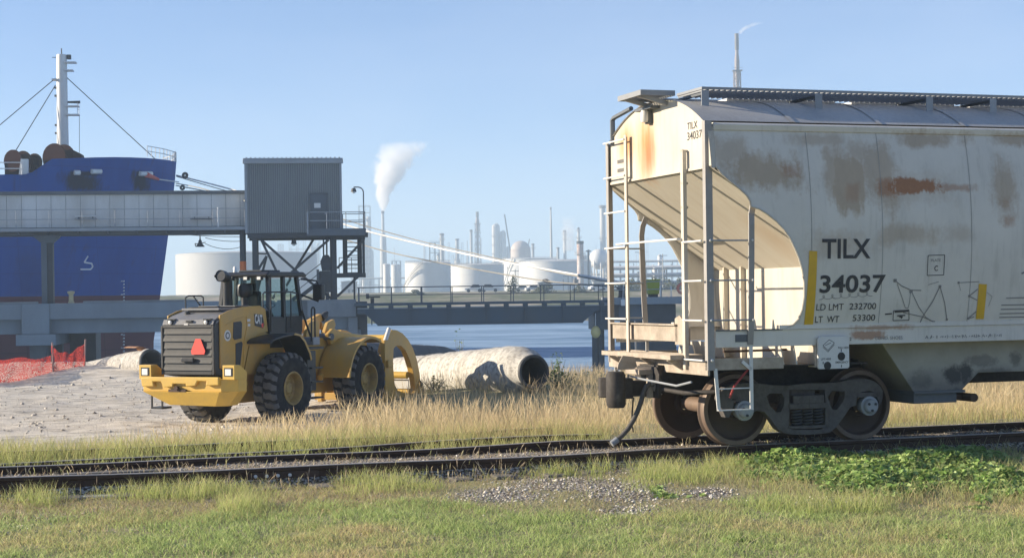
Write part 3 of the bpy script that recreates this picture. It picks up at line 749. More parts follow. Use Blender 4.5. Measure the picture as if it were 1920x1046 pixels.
strip([(1517,470),(1532,471),(1524,609),(1507,609)]).build('reflective_strip', M['safety_yellow'], hc)
strip([(1835,532),(1850,533),(1844,598),(1829,598)]).build('reflective_strip', M['safety_yellow'], hc)
# --- lettering on the curved side
def letter(txt, px, py_base, cap_px, width_px, bold=.0, mat=None, name='lettering', par=None):
    """txt with its left end at (px, base row), cap height and width in photo pixels"""
    a = side_pt(px, py_base); b = side_pt(px, py_base-cap_px); c = side_pt(px+width_px, py_base-width_px*.026)
    vs_, fs_ = text_mesh(txt, 1.0, 1.0, bold)
    x0 = min(v[0] for v in vs_); x1 = max(v[0] for v in vs_); y1 = max(v[1] for v in vs_); y0 = min(v[1] for v in vs_)
    sx = (c.x-a.x)/(x1-x0); sy = (b.z-a.z)/(y1-y0)
    out = []
    for x, y in vs_:
        z = a.z+(y-y0)*sy; out.append((a.x+(x-x0)*sx, bulge(z)-.005, z))
    return MB().add(out, [f for f in fs_]).build(name, mat or M['black_ink'], par or hc)
letter('TILX', 1541, 485, 37, 91, .02, None, 'reporting_mark')
letter('34037', 1536, 550, 34, 123, .022, None, 'car_number')
letter('LD LMT', 1530, 582, 12, 51, .0, None, 'weight_lettering')
letter('232700', 1592, 580.5, 12, 50, .006, None, 'weight_lettering')
letter('LT  WT', 1527.5, 605, 12, 45, .006, None, 'weight_lettering')
letter('53300', 1598, 602, 12, 42, .006, None, 'weight_lettering')
pb = MB()
def sline(mb, pts, wpx, off=-.005):
    q = [side_pt(*p) for p in pts]; h = wpx/145/2
    for a, b in zip(q, q[1:]):
        d = Vector((b.x-a.x, 0, b.z-a.z)); L = d.length; d.normalize(); nn = Vector((-d.z, 0, d.x))*h
        k = max(1, int(L/.12))
        for i in range(k):
            u = a.lerp(b, i/k); v = a.lerp(b, (i+1)/k); vs_ = [u-nn, u+nn, v+nn, v-nn]
            mb.add([(p.x, bulge(p.z)+off, p.z) for p in vs_], [(0,1,2,3)])
sline(pb, [(1740,479),(1771,478),(1769,515.5),(1738,516.5),(1740,479)], 1.3)
pb.build('plate_frame', M['black_ink'], hc)
letter('PLATE', 1745.5, 490.5, 5, 18, .005, M['grey_ink'], 'stencil')
letter('C', 1751.5, 508, 10, 6.5, .012, None, 'stencil')
fb = MB(); sline(fb, [(1675,582.5),(1704,581),(1704,600),(1674,601),(1675,582.5)], 1.4); sline(fb, [(1677,584.5),(1703,583)], 3.2)
sline(fb, [(1682,592),(1697,591)], 2.4); sline(fb, [(1686,594),(1692,594),(1689,597)], 2.2); sline(fb, [(1659,589),(1672,588)], 2.5)
fb.build('inspection_stencil', M['black_ink'], hc)
gr = MB()
for pts, w in (([(1678,526),(1690,536),(1708,544),(1727,544.5)], 1.8), ([(1682,532),(1690,555),(1697,577),(1702,577.5),(1705,568),(1707,546)], 1.2), ([(1708,545),(1722,575),(1735,594),(1750,604)], 1.5),
               ([(1762,537),(1748,566),(1731,591),(1722,611)], 2.2), ([(1762,537),(1771,568),(1775,600)], 1.8), ([(1693,586),(1730,594),(1752,604)], 1.8), ([(1797,530),(1836,528)], 1.2), ([(1797,530),(1801,545)], .8),
               ([(1833,542),(1817,555),(1832,563)], 1.8), ([(1830,584),(1815,597),(1826,594)], 2.2), ([(1740,534),(1760,528)], 1.0), ([(1850,548),(1860,556),(1853,574)], .8), ([(1915,513),(1925,508)], 3)):
    sline(gr, pts, w)
for x, y, w in ((1678,526,6), (1708,546,6), (1762,537,5), (1750,604,5), (1775,599,4), (1817,555,4), (1815,597,4), (1797,530,4)): sline(gr, [(x-w/2, y), (x+w/2, y)], w)
gr.build('graffiti', M['grey_ink'], hc)
sc_ = MB()
pts = []
for i in range(60):
    f = i/59; pts.append((1536+98*f+5*math.sin(f*38), 558-7*f+4.0*math.cos(f*38)))
sline(sc_, pts, .8); sc_.build('graffiti', M['grey_ink'], hc)
st = MB()
for x0, x1, y in ((1886,1925,559),(1877,1925,572),(1876,1925,580),(1874,1925,588),(1873,1925,595)): sline(st, [(x0, y), (x1, y-1)], 2.0)
st.build('stencil', M['grey_ink'], hc)
def sill_text(txt, px, py, cap, width, mat, bold=.004):
    a = car.pl(px, py, 1, 0); c = car.pl(px+width, py-width*.025, 1, 0); vs_, fs_ = text_mesh(txt, 1, 1, bold)
    x0 = min(v[0] for v in vs_); x1 = max(v[0] for v in vs_); y0 = min(v[1] for v in vs_); y1 = max(v[1] for v in vs_); sy = cap/146
    return MB().add([(a.x+(x-x0)*(c.x-a.x)/(x1-x0), -.004, a.z+(y-y0)/(y1-y0)*sy) for x, y in vs_], fs_).build('stencil', mat, hc)
sill_text('2', 1592.5, 638.5, 6, 4, M['black_ink']); sill_text('COND. SHOES', 1640, 637, 6, 52, M['grey_ink'])
sg_ = MB(); random.seed(5); x = 1735
while x < 1880:
    a = car.pl(x, 632-(x-1735)*.025, 1, 0); h_ = random.uniform(.01, .045); w_ = random.uniform(.008, .02)
    sg_.bar((a.x, -.003, a.z-h_/2), (a.x+random.uniform(-.02, .03), -.003, a.z+h_/2), w_*.5, .002, up=(0,1,0)); x += random.uniform(2.5, 5)
sg_.build('graffiti', M['grey_ink'], hc)
# end lettering and stencils
def end_text(txt, px, py, cap, x1_, y1_, bold=.003):
    a = car.pl(px, py, 0, 0.03); c = car.pl(x1_, y1_, 0, 0.03); b = car.pl(px, py-cap, 0, .03)
    vs_, fs_ = text_mesh(txt, 1, 1, bold); x0 = min(v[0] for v in vs_); x1 = max(v[0] for v in vs_); y0 = min(v[1] for v in vs_); y1 = max(v[1] for v in vs_)
    return MB().add([(.026, a.y+(x-x0)*(c.y-a.y)/(x1-x0), a.z+(y-y0)*(b.z-a.z)/(y1-y0)) for x, y in vs_], fs_).build('reporting_mark', M['black_ink'], hc)
end_text('TILX', 1289, 244, 13, 1308, 244); end_text('34037', 1289, 264, 15, 1316.5, 262)
sl = MB(); random.seed(9)
for w0, w1, tt in ((1.05,.52,.30), (1.0,.80,.43), (.9,.74,.54), (.85,.65,.66), (1.0,.45,.79), (.88,.62,.90)):
    w = w0; z = 3.47-tt*.7407
    while w > w1:
        dw = random.uniform(.018, .035)
        sl.add([(tt+.03, w, z+.012+.0), (tt+.03, w-dw, z+.012), (tt+.075, w-dw, z-.0213), (tt+.075, w, z-.0213)], [(0,1,2,3)]); w -= dw+random.uniform(.012, .02)
sl.build('stencil', M['grey_ink'], hc)
sl = MB()
for z in (3.72, 3.60):
    w = 2.88
    while w > 2.62: sl.box(.024, .0265, w-.02, w, z, z+.05); w -= .033
sl.build('stencil', M['grey_ink'], hc)
# --- trucks
def tz(p): return ((p[0]/4.571+1280), (p[1]/4.571+660))
WS = INR-.275
def tp(l): return [(q.x-1.635, q.z) for q in [car.pl(*tz(p), 1, WS) for p in l]]
FR = tp([(308,400),(322,345),(360,305),(430,275),(540,262),(640,264),(720,274),(800,285),(900,284),(1000,274),(1100,266),(1230,264),(1330,256),(1420,238),(1500,226),(1570,228),(1640,246),(1690,285),(1716,330),(1714,400),(1690,460),(1668,500),(1680,420),(1650,350),(1600,330),(1530,345),(1495,370),(1490,455),(1440,470),(1400,530),(1320,640),(1270,685),(1200,700),(1080,708),(940,706),(860,690),(810,655),(760,580),(700,515),(640,500),(600,520),(600,420),(560,390),(490,395),(440,430),(430,500),(400,560),(368,560),(330,470)])
WIN = [tp([(720,375),(750,352),(850,355),(872,385),(868,450),(840,512),(805,515),(750,460)]), tp([(1245,385),(1275,335),(1385,335),(1390,370),(1370,430),(1320,492),(1285,488),(1260,440)]), tp([(915,325),(1215,322),(1222,400),(1222,640),(1180,662),(950,664),(912,640)])]
def frame_mesh(y0, y1):
    import bmesh
    from mathutils.geometry import tessellate_polygon
    loops = [[Vector((a, y0, b)) for a, b in FR]]+[[Vector((a, y0, b)) for a, b in w] for w in WIN]
    tri = tessellate_polygon(loops); flat = [v for l in loops for v in l]; mb = MB(); k = len(flat)
    mb.v = [tuple(v) for v in flat]+[(v.x, y1, v.z) for v in flat]
    for t in tri:
        a, b, c = (flat[i] for i in t); up = (b-a).cross(c-a).y
        f = tuple(t) if (up < 0) == (y1 > y0) else tuple(t)[::-1]
        mb.f += [f, tuple(k+i for i in f)[::-1]]
    o = 0
    for l in loops:
        m_ = len(l)
        for i in range(m_): mb.f.append((o+i, o+(i+1) % m_, k+o+(i+1) % m_, k+o+i))
        o += m_
    return mb
M['truck'] = weathered('truck_casting', (.12,.108,.10), (.06,.05,.044), .8, 5, .75, 0, .3, .008)
n = N('wheel_steel'); c = n.coord('Object'); nz = n.noise(c, 6, 5, .7)
n.col(n.mix(nz, (.045,.028,.02), (.085,.052,.036))); n.set(.75); n.bump(nz, .2, .01); M['wheel'] = n.m
M['tread'] = weathered('wheel_tread', (.20,.14,.10), (.12,.08,.06), .6, 4, .55, .1, .05, .004)
def make_truck():
    tk = sub('truck', hc, (1.635, 0, 0))
    for yy, si in ((WS, 1), (CW-WS, -1)):
        fm = frame_mesh(yy, yy+.13*si).build('side_frame', M['truck'], tk, bevel=.012)
        for x in (-.12, .03, .18):
            sp = MB(); pts = []
            for i in range(61):
                a = i/60*5*2*PI; pts.append((x+.062*math.cos(a), yy+.02*si+.03*si+.05*math.sin(a), .235+i/60*.20))
            sp.tube(pts, .015, 6).build('spring', M['dark_steel'], tk, 60)
        MB().box(-.26, .30, yy-.02*si, yy+.2*si, .45, .52).box(-.2, .24, yy-.02*si, yy+.2*si, .52, .62).box(.02, .035, yy-.03*si, yy, .45, .6).build('bolster_end', M['truck'], tk, bevel=.01)
        MB().box(-.27, .31, yy+.0*si, yy+.2*si, .2, .235).build('spring_seat', M['truck'], tk)
        for x in (-.889, .889):
            bc = MB().lathe([(.105,0),(.105,.10),(.125,.10),(.125,.15),(.095,.155),(.09,.20),(.075,.215),(0,.215)], (x, yy+.12*si, .457), (0,-si,0), 20).build('bearing_cap', M['light_steel'], tk, 35)
            bb = MB()
            for k in range(3):
                a = k*2*PI/3+.5; bb.lathe([(.018,0),(.018,.02),(0,.024)], (x+.055*math.cos(a), yy+.12*si-.21*si, .457+.055*math.sin(a)), (0,-si,0), 6)
            bb.build('cap_screw', M['dark_steel'], bc, 40)
            MB().box(x-.17, x+.17, yy-.0*si, yy+.13*si, .565, .63).build('bearing_adapter', M['truck'], tk, bevel=.01)
    for x in (-.889, .889):
        MB().lathe([(.085,0),(.095,.15),(.10,.4),(.088,.75),(.10,1.1),(.095,1.35),(.085,1.5)], (x, INR, .457), (0,1,0), 16).build('axle', M['tread'], tk, 50)
        for yy, si in ((INR, 1), (INR+1.51, -1)):
            # flange towards the middle of the track
            wl = MB().lathe([(.10,-.05),(.14,-.052),(.16,-.03),(.30,.012),(.365,.0),(.385,-.055),(.395,-.060)], (x, yy, .457), (0,si,0), 40, caps=False)
            wl.lathe([(.395,.078),(.38,.078),(.34,.06),(.30,.045),(.17,.03),(.15,.07),(.10,.075)], (x, yy, .457), (0,si,0), 40, caps=False)
            w_ = wl.build('wheel', M['wheel'], tk, 40)
            MB().lathe([(.395,-.060),(.448,-.058),(.455,-.045),(.457,.03),(.470,.042),(.482,.052),(.482,.066),(.470,.076),(.395,.078)], (x, yy, .457), (0,si,0), 56, caps=False).build('tyre_tread', M['tread'], w_, 30)
    MB().box(-.18, .18, WS+.1, CW-WS-.1, .48, .72).cyl((0, CW/2, .72), (0, CW/2, .9), .25).build('bolster', M['truck'], tk, bevel=.02)
    for x in (-.36, .36): MB().bar((x, INR+.1, .42), (x, INR+1.41, .42), .08, .1).build('brake_beam', M['truck'], tk)
    return tk
tk = make_truck()
t2 = copy_tree(tk, hc); t2.location = (CL-1.635, CW, 0); t2.rotation_euler.z = PI
# ------------------------------------------------------------------ wheel loader with a pipe grapple
LO = (-6.67, 41.9, -1.12); LTH = R(63.5); lo = Frame(LO, LTH)
wl_ = thing('wheel_loader', 'dusty yellow wheel loader with a black cab, seen from behind its rear grille', 'wheel loader', LO, LTH)
M['cat_yellow'] = weathered('loader_yellow', (.60,.35,.06), (.42,.30,.13), .7, 2.2, .45, 0, .05, .003, 1.5)
M['bumper_yellow'] = weathered('bumper_yellow', (.66,.42,.07), (.46,.31,.09), .5, 2.5, .45, 0, .05, .003)
M['loader_black'] = weathered('loader_black_paint', (.016,.017,.02), (.05,.048,.044), .6, 2, .4, 0, .05, .003)
M['loader_grey'] = weathered('dusty_grille_grey', (.022,.022,.022), (.065,.06,.055), .7, 2.5, .6, 0, .08, .004)
M['hood'] = weathered('dusty_glare_hood', (.17,.17,.175), (.28,.27,.25), .7, 2, .4, 0, .06, .004)  # black hood given a lighter grey, with the sun's glare put into its colour
M['rim'] = weathered('rim_yellow', (.50,.33,.09), (.24,.17,.09), .8, 4, .6, 0, .1, .005)
n = N('tyre_rubber'); c = n.coord('Object'); nz = n.noise(c, 4, 5, .65)
n.col(n.mix(n.ramp(nz, [(.35, 0), (.65, 1)]), (.012,.012,.014), (.045,.042,.04))); n.set(.85, 0, .3); n.bump(n.noise(c, 40, 3), .2, .004); M['tyre'] = n.m
n = N('cab_glass'); n.b.inputs['Base Color'].default_value = (.80,.90,.87,1); n.b.inputs['Transmission Weight'].default_value = 1; n.b.inputs['Roughness'].default_value = .03; n.b.inputs['IOR'].default_value = 1.05; n.b.inputs['Specular IOR Level'].default_value = 1.0; M['glass'] = n.m
n = N('lamp_glass'); n.col((.85,.83,.76)); n.set(.25); M['lamp'] = n.m
n = N('slow_sign_red'); n.col((.85,.075,.05)); n.set(.5); M['smv'] = n.m
M['lug'] = weathered('dusty_tread', (.15,.145,.14), (.06,.06,.062), .7, 3, .85, 0, .1)
M['orange'] = weathered('orange_band', (.75,.16,.02), (.6,.12,.02), .4, 6, .5, 0, 0)
def lp(px, py, axis, val): return lo.pl(px, py, axis, val)
# wheels -------------------------------------------------------------
def make_wheel(name='wheel'):
    w = sub(name, wl_)
    prof = [(.40,-.30),(.55,-.335),(.70,-.34),(.79,-.31),(.825,-.25),(.835,0),(.825,.25),(.79,.31),(.70,.34),(.55,.335),(.40,.30)]
    ty = MB().lathe(prof, (0,0,0), (0,-1,0), 48, caps=False).build('tyre', M['tyre'], w, 40)
    lg = MB(); K = 22
    def surf(r, a, h): return (r*math.cos(a), -h, r*math.sin(a))
    for k in range(K):
        for sg in (-1, 1):
            a0 = 2*PI*k/K+(.5*2*PI/K if sg > 0 else 0)
            # lug rows: a stepped, S shaped block from near the middle to the shoulder
            st = [(.02,.00),(.10,.035),(.18,.02),(.26,.075),(.325,.09)]
            hw = [.085,.08,.088,.085,.075]
            top = []; bot = []
            for (h, da), q in zip(st, hw):
                R0 = .80 if h < .3 else .74; R1 = .877 if h < .25 else (.868 if h < .3 else .80)
                top.append((surf(R1, a0+sg*da-q, h*sg), surf(R1, a0+sg*da+q, h*sg)))
                bot.append((surf(R0, a0+sg*da-q*1.05, h*sg), surf(R0, a0+sg*da+q*1.05, h*sg)))
            b = len(lg.v); m_ = len(st)
            for t in top: lg.v += [t[0], t[1]]
            for t in bot: lg.v += [t[0], t[1]]
            for i in range(m_-1):
                q = (b+2*i, b+2*i+1, b+2*i+3, b+2*i+2); lg.f.append(q if sg < 0 else q[::-1])
                l_ = (b+2*i, b+2*i+2, b+2*m_+2*i+2, b+2*m_+2*i); r_ = (b+2*i+1, b+2*m_+2*i+1, b+2*m_+2*i+3, b+2*i+3)
                lg.f.append(l_ if sg < 0 else l_[::-1]); lg.f.append(r_ if sg < 0 else r_[::-1])
            e = 2*(m_-1); q = (b, b+2*m_, b+2*m_+1, b+1); lg.f.append(q if sg < 0 else q[::-1]); q = (b+e, b+e+1, b+2*m_+e+1, b+2*m_+e); lg.f.append(q if sg < 0 else q[::-1])
    o = lg.build('tread_lug', M['lug'], ty); o['kind'] = 'stuff'
    rm = MB().lathe([(.415,.315),(.405,.33),(.375,.33),(.36,.29),(.345,.22),(.335,.13),(.30,.10),(.17,.11),(.15,.16),(.12,.19),(0,.195)], (0,0,0), (0,-1,0), 36, caps=False).lathe([(.415,-.315),(.36,-.29),(.33,-.1),(0,-.1)], (0,0,0), (0,-1,0), 24, caps=False).build('rim', M['rim'], w, 35)
    nb = MB()
    for k in range(12):
        a = 2*PI*k/12; nb.lathe([(.016,0),(.016,.025),(0,.03)], (.245*math.cos(a), -.105, .245*math.sin(a)), (0,-1,0), 6)
    nb.build('wheel_nut', M['rim'], rm); return w
w0 = make_wheel(); w0.location = (0, -1.14, .875)
for x, y, rz, sp in ((3.55,-1.14,0,.13), (0,1.14,PI,.2), (3.55,1.14,PI,.05)):
    q = copy_tree(w0, wl_); q.location = (x, y, .875 if x == 0 else .93); q.rotation_euler = (0, sp, rz)
# counterweight / bumper ----------------------------------------------
XR = -2.45
def rp(l): return [lp(x/4.755+250, y/4.755+570, 0, XR) for x, y in l]
band = rp([(64,655),(160,648),(758,652),(758,722),(642,728),(650,688),(570,685),(550,728),(468,735),(465,712),(350,710),(350,737),(268,740),(242,690),(172,690),(180,733),(75,735)])
bz = [p.z for p in band]; zt = 1.20; zb = .93
bum = MB().prism(band, (.10, 0, 0))
yr, yl = band[2].y, band[0].y
plan = [(XR+.10, yl), (XR+.10, yr), (-2.15, -1.36), (-1.80, -1.36), (-1.80, 1.36), (-2.15, 1.36)]
bum.prism([(x, y, .90) for x, y in plan], (0, 0, zt-.90))
cw = bum.build('counterweight', M['bumper_yellow'], wl_, bevel=.02)
low = [(-2.30, -1.0), (-1.85, -1.2), (-1.75, 1.2), (-2.30, 1.0)]
lb = MB(); t_ = [(XR+.02, yl*.98, .91), (XR+.02, yr, .91), (-2.1, -1.33, .91), (-1.7, -1.3, .91), (-1.7, 1.3, .91), (-2.1, 1.3, .91)]
b_ = [(-2.25, .55, .58), (-2.22, -.75, .56), (-2.0, -.98, .56), (-1.6, -.95, .56), (-1.6, .9, .56), (-2.0, .8, .58)]
lb.add(t_+b_, [tuple(range(6))[::-1], tuple(range(6, 12))]+[(i, (i+1) % 6, 6+(i+1) % 6, 6+i) for i in range(6)])
lb.build('bumper_underside', M['bumper_yellow'], cw, bevel=.015)
for y0, y1 in ((.98, 1.34), (-1.36, -1.02)):
    x1 = XR+.06 if y0 > 0 else XR+.16
    to = MB().prism([(x1, y0, 1.19), (x1, y0, 1.53), (x1+.22, y0, 1.53), (x1+.5, y0, 1.36), (x1+.5, y0, 1.19)], (0, y1-y0, 0)).build('lamp_tower', M['bumper_yellow'], cw, bevel=.012)
    yc = (y0+y1)/2
    MB().box(x1-.008, x1+.01, yc-.12, yc+.12, 1.27, 1.47).build('lamp_recess', M['loader_black'], to)
    MB().box(x1-.02, x1-.009, yc-.085, yc+.085, 1.29, 1.44).build('tail_lamp', M['lamp'], to, bevel=.01)
MB().cyl((XR+.06, .2, .99), (XR-.02, .2, .99), .05).box(XR+.02, XR+.08, -.05, .45, .90, .96).build('tow_pin', M['rust'], cw, 40)
# rear grille ------------------------------------------------------------
XG = -2.22
gb = MB().prism([(XG, -.74, 1.30), (XG-.0, -.74, 2.42), (XG+.07, -.74, 2.58), (-1.72, -.74, 2.72), (-1.72, -.74, 1.22)], (0, 1.52, 0)).build('grille_housing', M['loader_black'], wl_, bevel=.02)
MB().box(XG-.03, XG-.002, .74, .79, 1.30, 2.45).box(XG-.03, XG-.002, -.75, -.69, 1.30, 2.45).box(XG-.03, XG-.002, -.689, .739, 2.40, 2.47).box(XG-.03, XG-.002, -.689, .739, 1.30, 1.37).build('grille_frame', M['loader_grey'], gb, bevel=.008)
for k in range(6):
    z = 1.40+k*.172
    MB().prism([(XG-.035, -.68, z), (XG-.025, -.68, z+.012), (XG-.004, -.68, z+.135), (XG-.004, -.68, z+.11)], (0, 1.41-.03*(k % 2), 0)).build('louvre', M['loader_grey'], gb)
MB().prism([(XG-.008, -.72, 2.475), (XG+.055, -.72, 2.60), (XG+.075, -.72, 2.60), (XG+.02, -.72, 2.475)], (0, 1.48, 0)).build('grille_top_panel', M['hood'], gb, bevel=.01)
for y in (.52, -.52):
    la = MB().lathe([(.0,-.06),(.06,-.06),(.075,0),(.068,.006),(0,.006)], (XG-.02, y, 2.53), (-1,0,-.1), 16).build('work_lamp', M['loader_black'], gb, 40)
    MB().lathe([(.052,0),(.04,.016),(0,.02)], (XG-.028, y, 2.529), (-1,0,-.1), 14).build('lamp_lens', M['lamp'], la, 50)
    MB().box(XG-.0, XG+.1, y-.12, y+.09, 2.585, 2.615).build('lamp_hood', M['loader_black'], la)
MB().box(XG-.03, XG+.06, -.12, .06, 2.53, 2.58).build('rear_camera', M['loader_black'], gb, bevel=.01); MB().box(XG-.02, XG-.005, .0, .11, 2.43, 2.5).build('licence_sticker', M['white'], gb)
tri = rp([(520,312),(565,312),(606,420),(598,450),(487,452),(481,420)])
MB().prism([(XG-.06, p.y+.02, p.z) for p in tri], (.012, 0, 0)).build('slow_vehicle_triangle', M['smv'], gb)
MB().box(XG-.10, XG-.03, -.20, .16, 1.60, 1.70).build('grille_handle', M['loader_black'], gb, bevel=.02)
# hood -------------------------------------------------------------------
hp = [(-2.15,2.60),(-1.95,2.70),(-1.55,2.80),(-1.0,2.87),(-.4,2.90),(.05,2.86)]
hm = MB()
for x, z in hp:
    for y, dz in ((-.76,-.10),(-.70,-.02),(-.45,.0),(.45,.0),(.70,-.02),(.76,-.10)): hm.v.append((x, y, z+dz))
for i in range(len(hp)-1):
    for j in range(5): a = i*6+j; hm.f.append((a, a+6, a+7, a+1))
hm.f = [f[::-1] for f in hm.f]
hood = hm.build('hood', M['hood'], wl_, 30)
for x0 in (-1.75, -1.1): MB().box(x0, x0+.55, -.55, .55, 2.80 if x0 < -1.5 else 2.885, 2.86 if x0 < -1.5 else 2.91).build('hood_hatch', M['hood'], hood, bevel=.015)
MB().lathe([(.07,0),(.07,.04),(.05,.06),(0,.06)], (-1.85,.3,2.73), (0,0,1), 14).build('fuel_cap', M['loader_black'], hood, 40)
MB().tube([(-1.5,.62,2.8),(-1.5,.62,3.12),(-1.38,.62,3.16),(-.9,.62,3.16),(-.8,.62,3.12),(-.8,.62,2.88)], .02, 6).tube([(-1.2,.62,3.16),(-.9,.62,2.9)], .016, 6).build('hood_handrail', M['loader_black'], wl_, 50)
side_px = [(413,591),(430,582),(457,575),(488,573),(498,579),(503,622),(488,625),(476,633),(466,650),(458,690),(452,703),(430,703),(414,690)]
for sg in (-1, 1):
    pol = [lp(a, b, 1, -.78) for a, b in side_px]
    sp = MB().prism([(p.x, .78*sg, p.z) for p in pol], (0, -.05*sg, 0)).build('side_panel', M['cat_yellow'], wl_, bevel=.015)
    for l in ([(438,604),(452,602),(454,606),(453,634),(440,637),(437,633)], [(442,644),(453,640),(455,644),(450,690),(442,692)]):
        pv = [lp(a, b, 1, -.79) for a, b in l]
        MB().prism([(p.x, .7805*sg, p.z) for p in pv], (0, .012*sg, 0)).build('vent_screen', M['dark_steel'], sp, bevel=.004)
    fr = [lp(a, b, 1, -.79) for a, b in ((424,609),(440,601),(462,592),(464,610),(458,640),(456,690),(436,694))]
    sq = MB()
    for a, b in zip(fr, fr[1:]): sq.bar((a.x, .787*sg, a.z), (b.x, .787*sg, b.z), .02, .014, up=(0,1,0))
    sq.build('door_seam', M['cat_yellow'], sp)
    c = lp(427, 629, 1, -.79)
    if sg < 0:
        MB().lathe([(.13,0),(.13,.004)], (c.x, -.782, c.z), (0,-1,0), 24).build('round_decal', M['white'], sp); MB().lathe([(.085,0),(.085,.003)], (c.x, -.7865, c.z), (0,-1,0), 24).build('decal_ring', M['grey_steel'], sp); MB().lathe([(.05,0),(.05,.003)], (c.x, -.79, c.z), (0,-1,0), 24).build('decal_disc', M['white'], sp)
        a = lp(477, 590, 1, -.79); b = lp(495, 615, 1, -.79)
        lp_ = MB().prism([(a.x, -.784, a.z+.02), (b.x-.06, -.784, a.z+.0), (b.x+.02, -.784, b.z+.08), (b.x-.04, -.784, b.z), (a.x+.02, -.784, b.z+.07)], (0, -.008, 0)).build('badge_plate', M['loader_black'], sp)
        vs_, fs_ = text_mesh('CAT', .30, 1.0, .012); x1 = max(v[0] for v in vs_)
        MB().add([(a.x+.01+x/x1*(b.x-a.x-.08), -.7935, (a.z+b.z)/2-.03+y*1.0-x/x1*.03) for x, y in vs_], fs_).build('badge_lettering', M['white'], sp)
        MB().prism([(b.x-.12, -.7925, b.z+.1), (b.x-.02, -.7925, b.z+.13), (b.x-.03, -.7925, b.z+.02), (b.x-.09, -.7925, b.z+.015)], (0, -.002, 0)).build('badge_triangle', M['smv'], sp)
        for px, py in ((464,598),(464,607)): q = lp(px, py, 1, -.79); MB().box(q.x, q.x+.12, -.787, -.782, q.z-.06, q.z+.0).build('decal', M['white'], sp)
# engine frame, rear axle
MB().box(-1.7, 1.2, -.5, .5, .55, 1.35).build('rear_frame', M['cat_yellow'], wl_, bevel=.02)
MB().prism([(-1.05,-.74,1.25), (.65,-.74,1.25), (.65,-.74,2.05), (-.4,-.74,2.3), (-.75,-.74,2.1)], (0,1.48,0)).build('engine_frame', M['cat_yellow'], wl_)
MB().cyl((0,-1.0,.875),(0,1.0,.875),.22).build('rear_axle', M['rim'], wl_, 40); MB().cyl((3.55,-1.0,.93),(3.55,1.0,.93),.22).build('front_axle', M['rim'], wl_, 40)
MB().box(-1.75,-1.2,-.95,-.6,1.0,1.08).box(-1.7,-1.3,-1.0,-.7,.86,.92).build('rear_step', M['cat_yellow'], wl_)
MB().box(-1.95,-1.6,1.0,1.35,.45,.5).box(-1.95,-1.92,1.0,1.04,.45,.95).box(-1.95,-1.92,1.31,1.35,.45,.95).build('left_step', M['loader_black'], wl_)
# rear fenders
fa = [(-.98,2.03),(-.85,2.10),(-.4,2.17),(.05,2.21),(.3,2.17),(.5,2.02),(.72,1.72),(.78,1.55)]
for sg in (-1, 1):
    mb = MB()
    mb.prism([(x, .78*sg, z) for x, z in fa]+[(x+(.0 if i > 4 else 0)-.0, .78*sg, z-.05) if i < 5 else (x-.05, .78*sg, z-.02) for i, (x, z) in list(enumerate(fa))[::-1]], (0, .70*sg, 0))
    mb.build('rear_fender', M['loader_black'], wl_, 30, .01)
    MB().prism([(x, 1.481*sg, z+.006) for x, z in fa[3:]]+[(x-.045, 1.481*sg, z-.035) for x, z in fa[3:][::-1]], (0, .012*sg, 0)).build('fender_trim', M['cat_yellow'], wl_)
# cab ---------------------------------------------------------------------
cb = sub('cab', wl_)
MB().prism([(.05,-.76,1.85),(1.42,-.76,1.85),(1.48,-.76,2.60),(.0,-.76,2.62)], (0,1.52,0)).build('cab_base', M['loader_black'], cb, bevel=.02)
MB().prism([(.72,-.775,2.22),(1.44,-.775,2.22),(1.46,-.775,2.62),(.75,-.775,2.62)], (0,.012,0)).build('door_panel', M['loader_grey'], cb)
for (x, y, x2, y2) in ((.02,-.74,.12,-.66), (.02,.74,.12,.66), (1.47,-.74,1.36,-.66), (1.47,.74,1.36,.66), (.66,-.74,.70,-.70), (.66,.74,.70,.70)):
    MB().bar((x, y, 2.58), (x2, y2, 3.6), .09, .09).build('cab_pillar', M['loader_black'], cb)
rf_ = MB().prism([(-.10,-.80,3.60),(1.62,-.80,3.60),(1.66,-.80,3.66),(1.5,-.80,3.73),(.0,-.80,3.73),(-.14,-.80,3.66)], (0,1.6,0)).build('cab_roof', M['loader_black'], cb, bevel=.03)
def pane(name, p): 
    e = (Vector(p[1])-Vector(p[0])).cross(Vector(p[2])-Vector(p[0])).normalized()*.008
    MB().prism(p, e).build(name, M['glass'], cb)
pane('rear_window', [(.03,-.68,2.64),(.03,.68,2.64),(.11,.62,3.56),(.11,-.62,3.56)])
pane('door_window', [(.73,-.735,2.64),(1.40,-.735,2.64),(1.32,-.665,3.56),(.74,-.68,3.56)])
pane('side_window', [(.10,-.735,2.64),(.62,-.735,2.64),(.64,-.68,3.56),(.16,-.665,3.56)])
pane('door_window', [(.10,.735,2.64),(1.40,.735,2.64),(1.32,.665,3.56),(.16,.665,3.56)])
pane('windscreen', [(1.46,-.68,2.4),(1.46,.68,2.4),(1.37,.62,3.56),(1.37,-.62,3.56)])
st = MB().box(.35,.85,-.28,.28,2.3,2.75).box(.28,.42,-.27,.27,2.75,3.25).box(.29,.4,-.14,.14,3.26,3.46).build('operator_seat', M['loader_black'], cb, bevel=.04)
MB().tube([(1.3,0,2.55),(1.1,0,2.85)], .03, 8).lathe([(.17,0),(.19,.01),(.17,.02)], (1.08,0,2.86), (-.5,0,1), 18, caps=False).build('steering_wheel', M['loader_black'], cb, 50)
for y in (-.6,-.2,.25,.6):
    q = MB().box(-.18,-.08,y-.07,y+.07,3.52,3.62).build('roof_lamp', M['loader_black'], rf_, bevel=.01); MB().box(-.19,-.181,y-.05,y+.05,3.535,3.605).build('lamp_lens', M['lamp'], q)
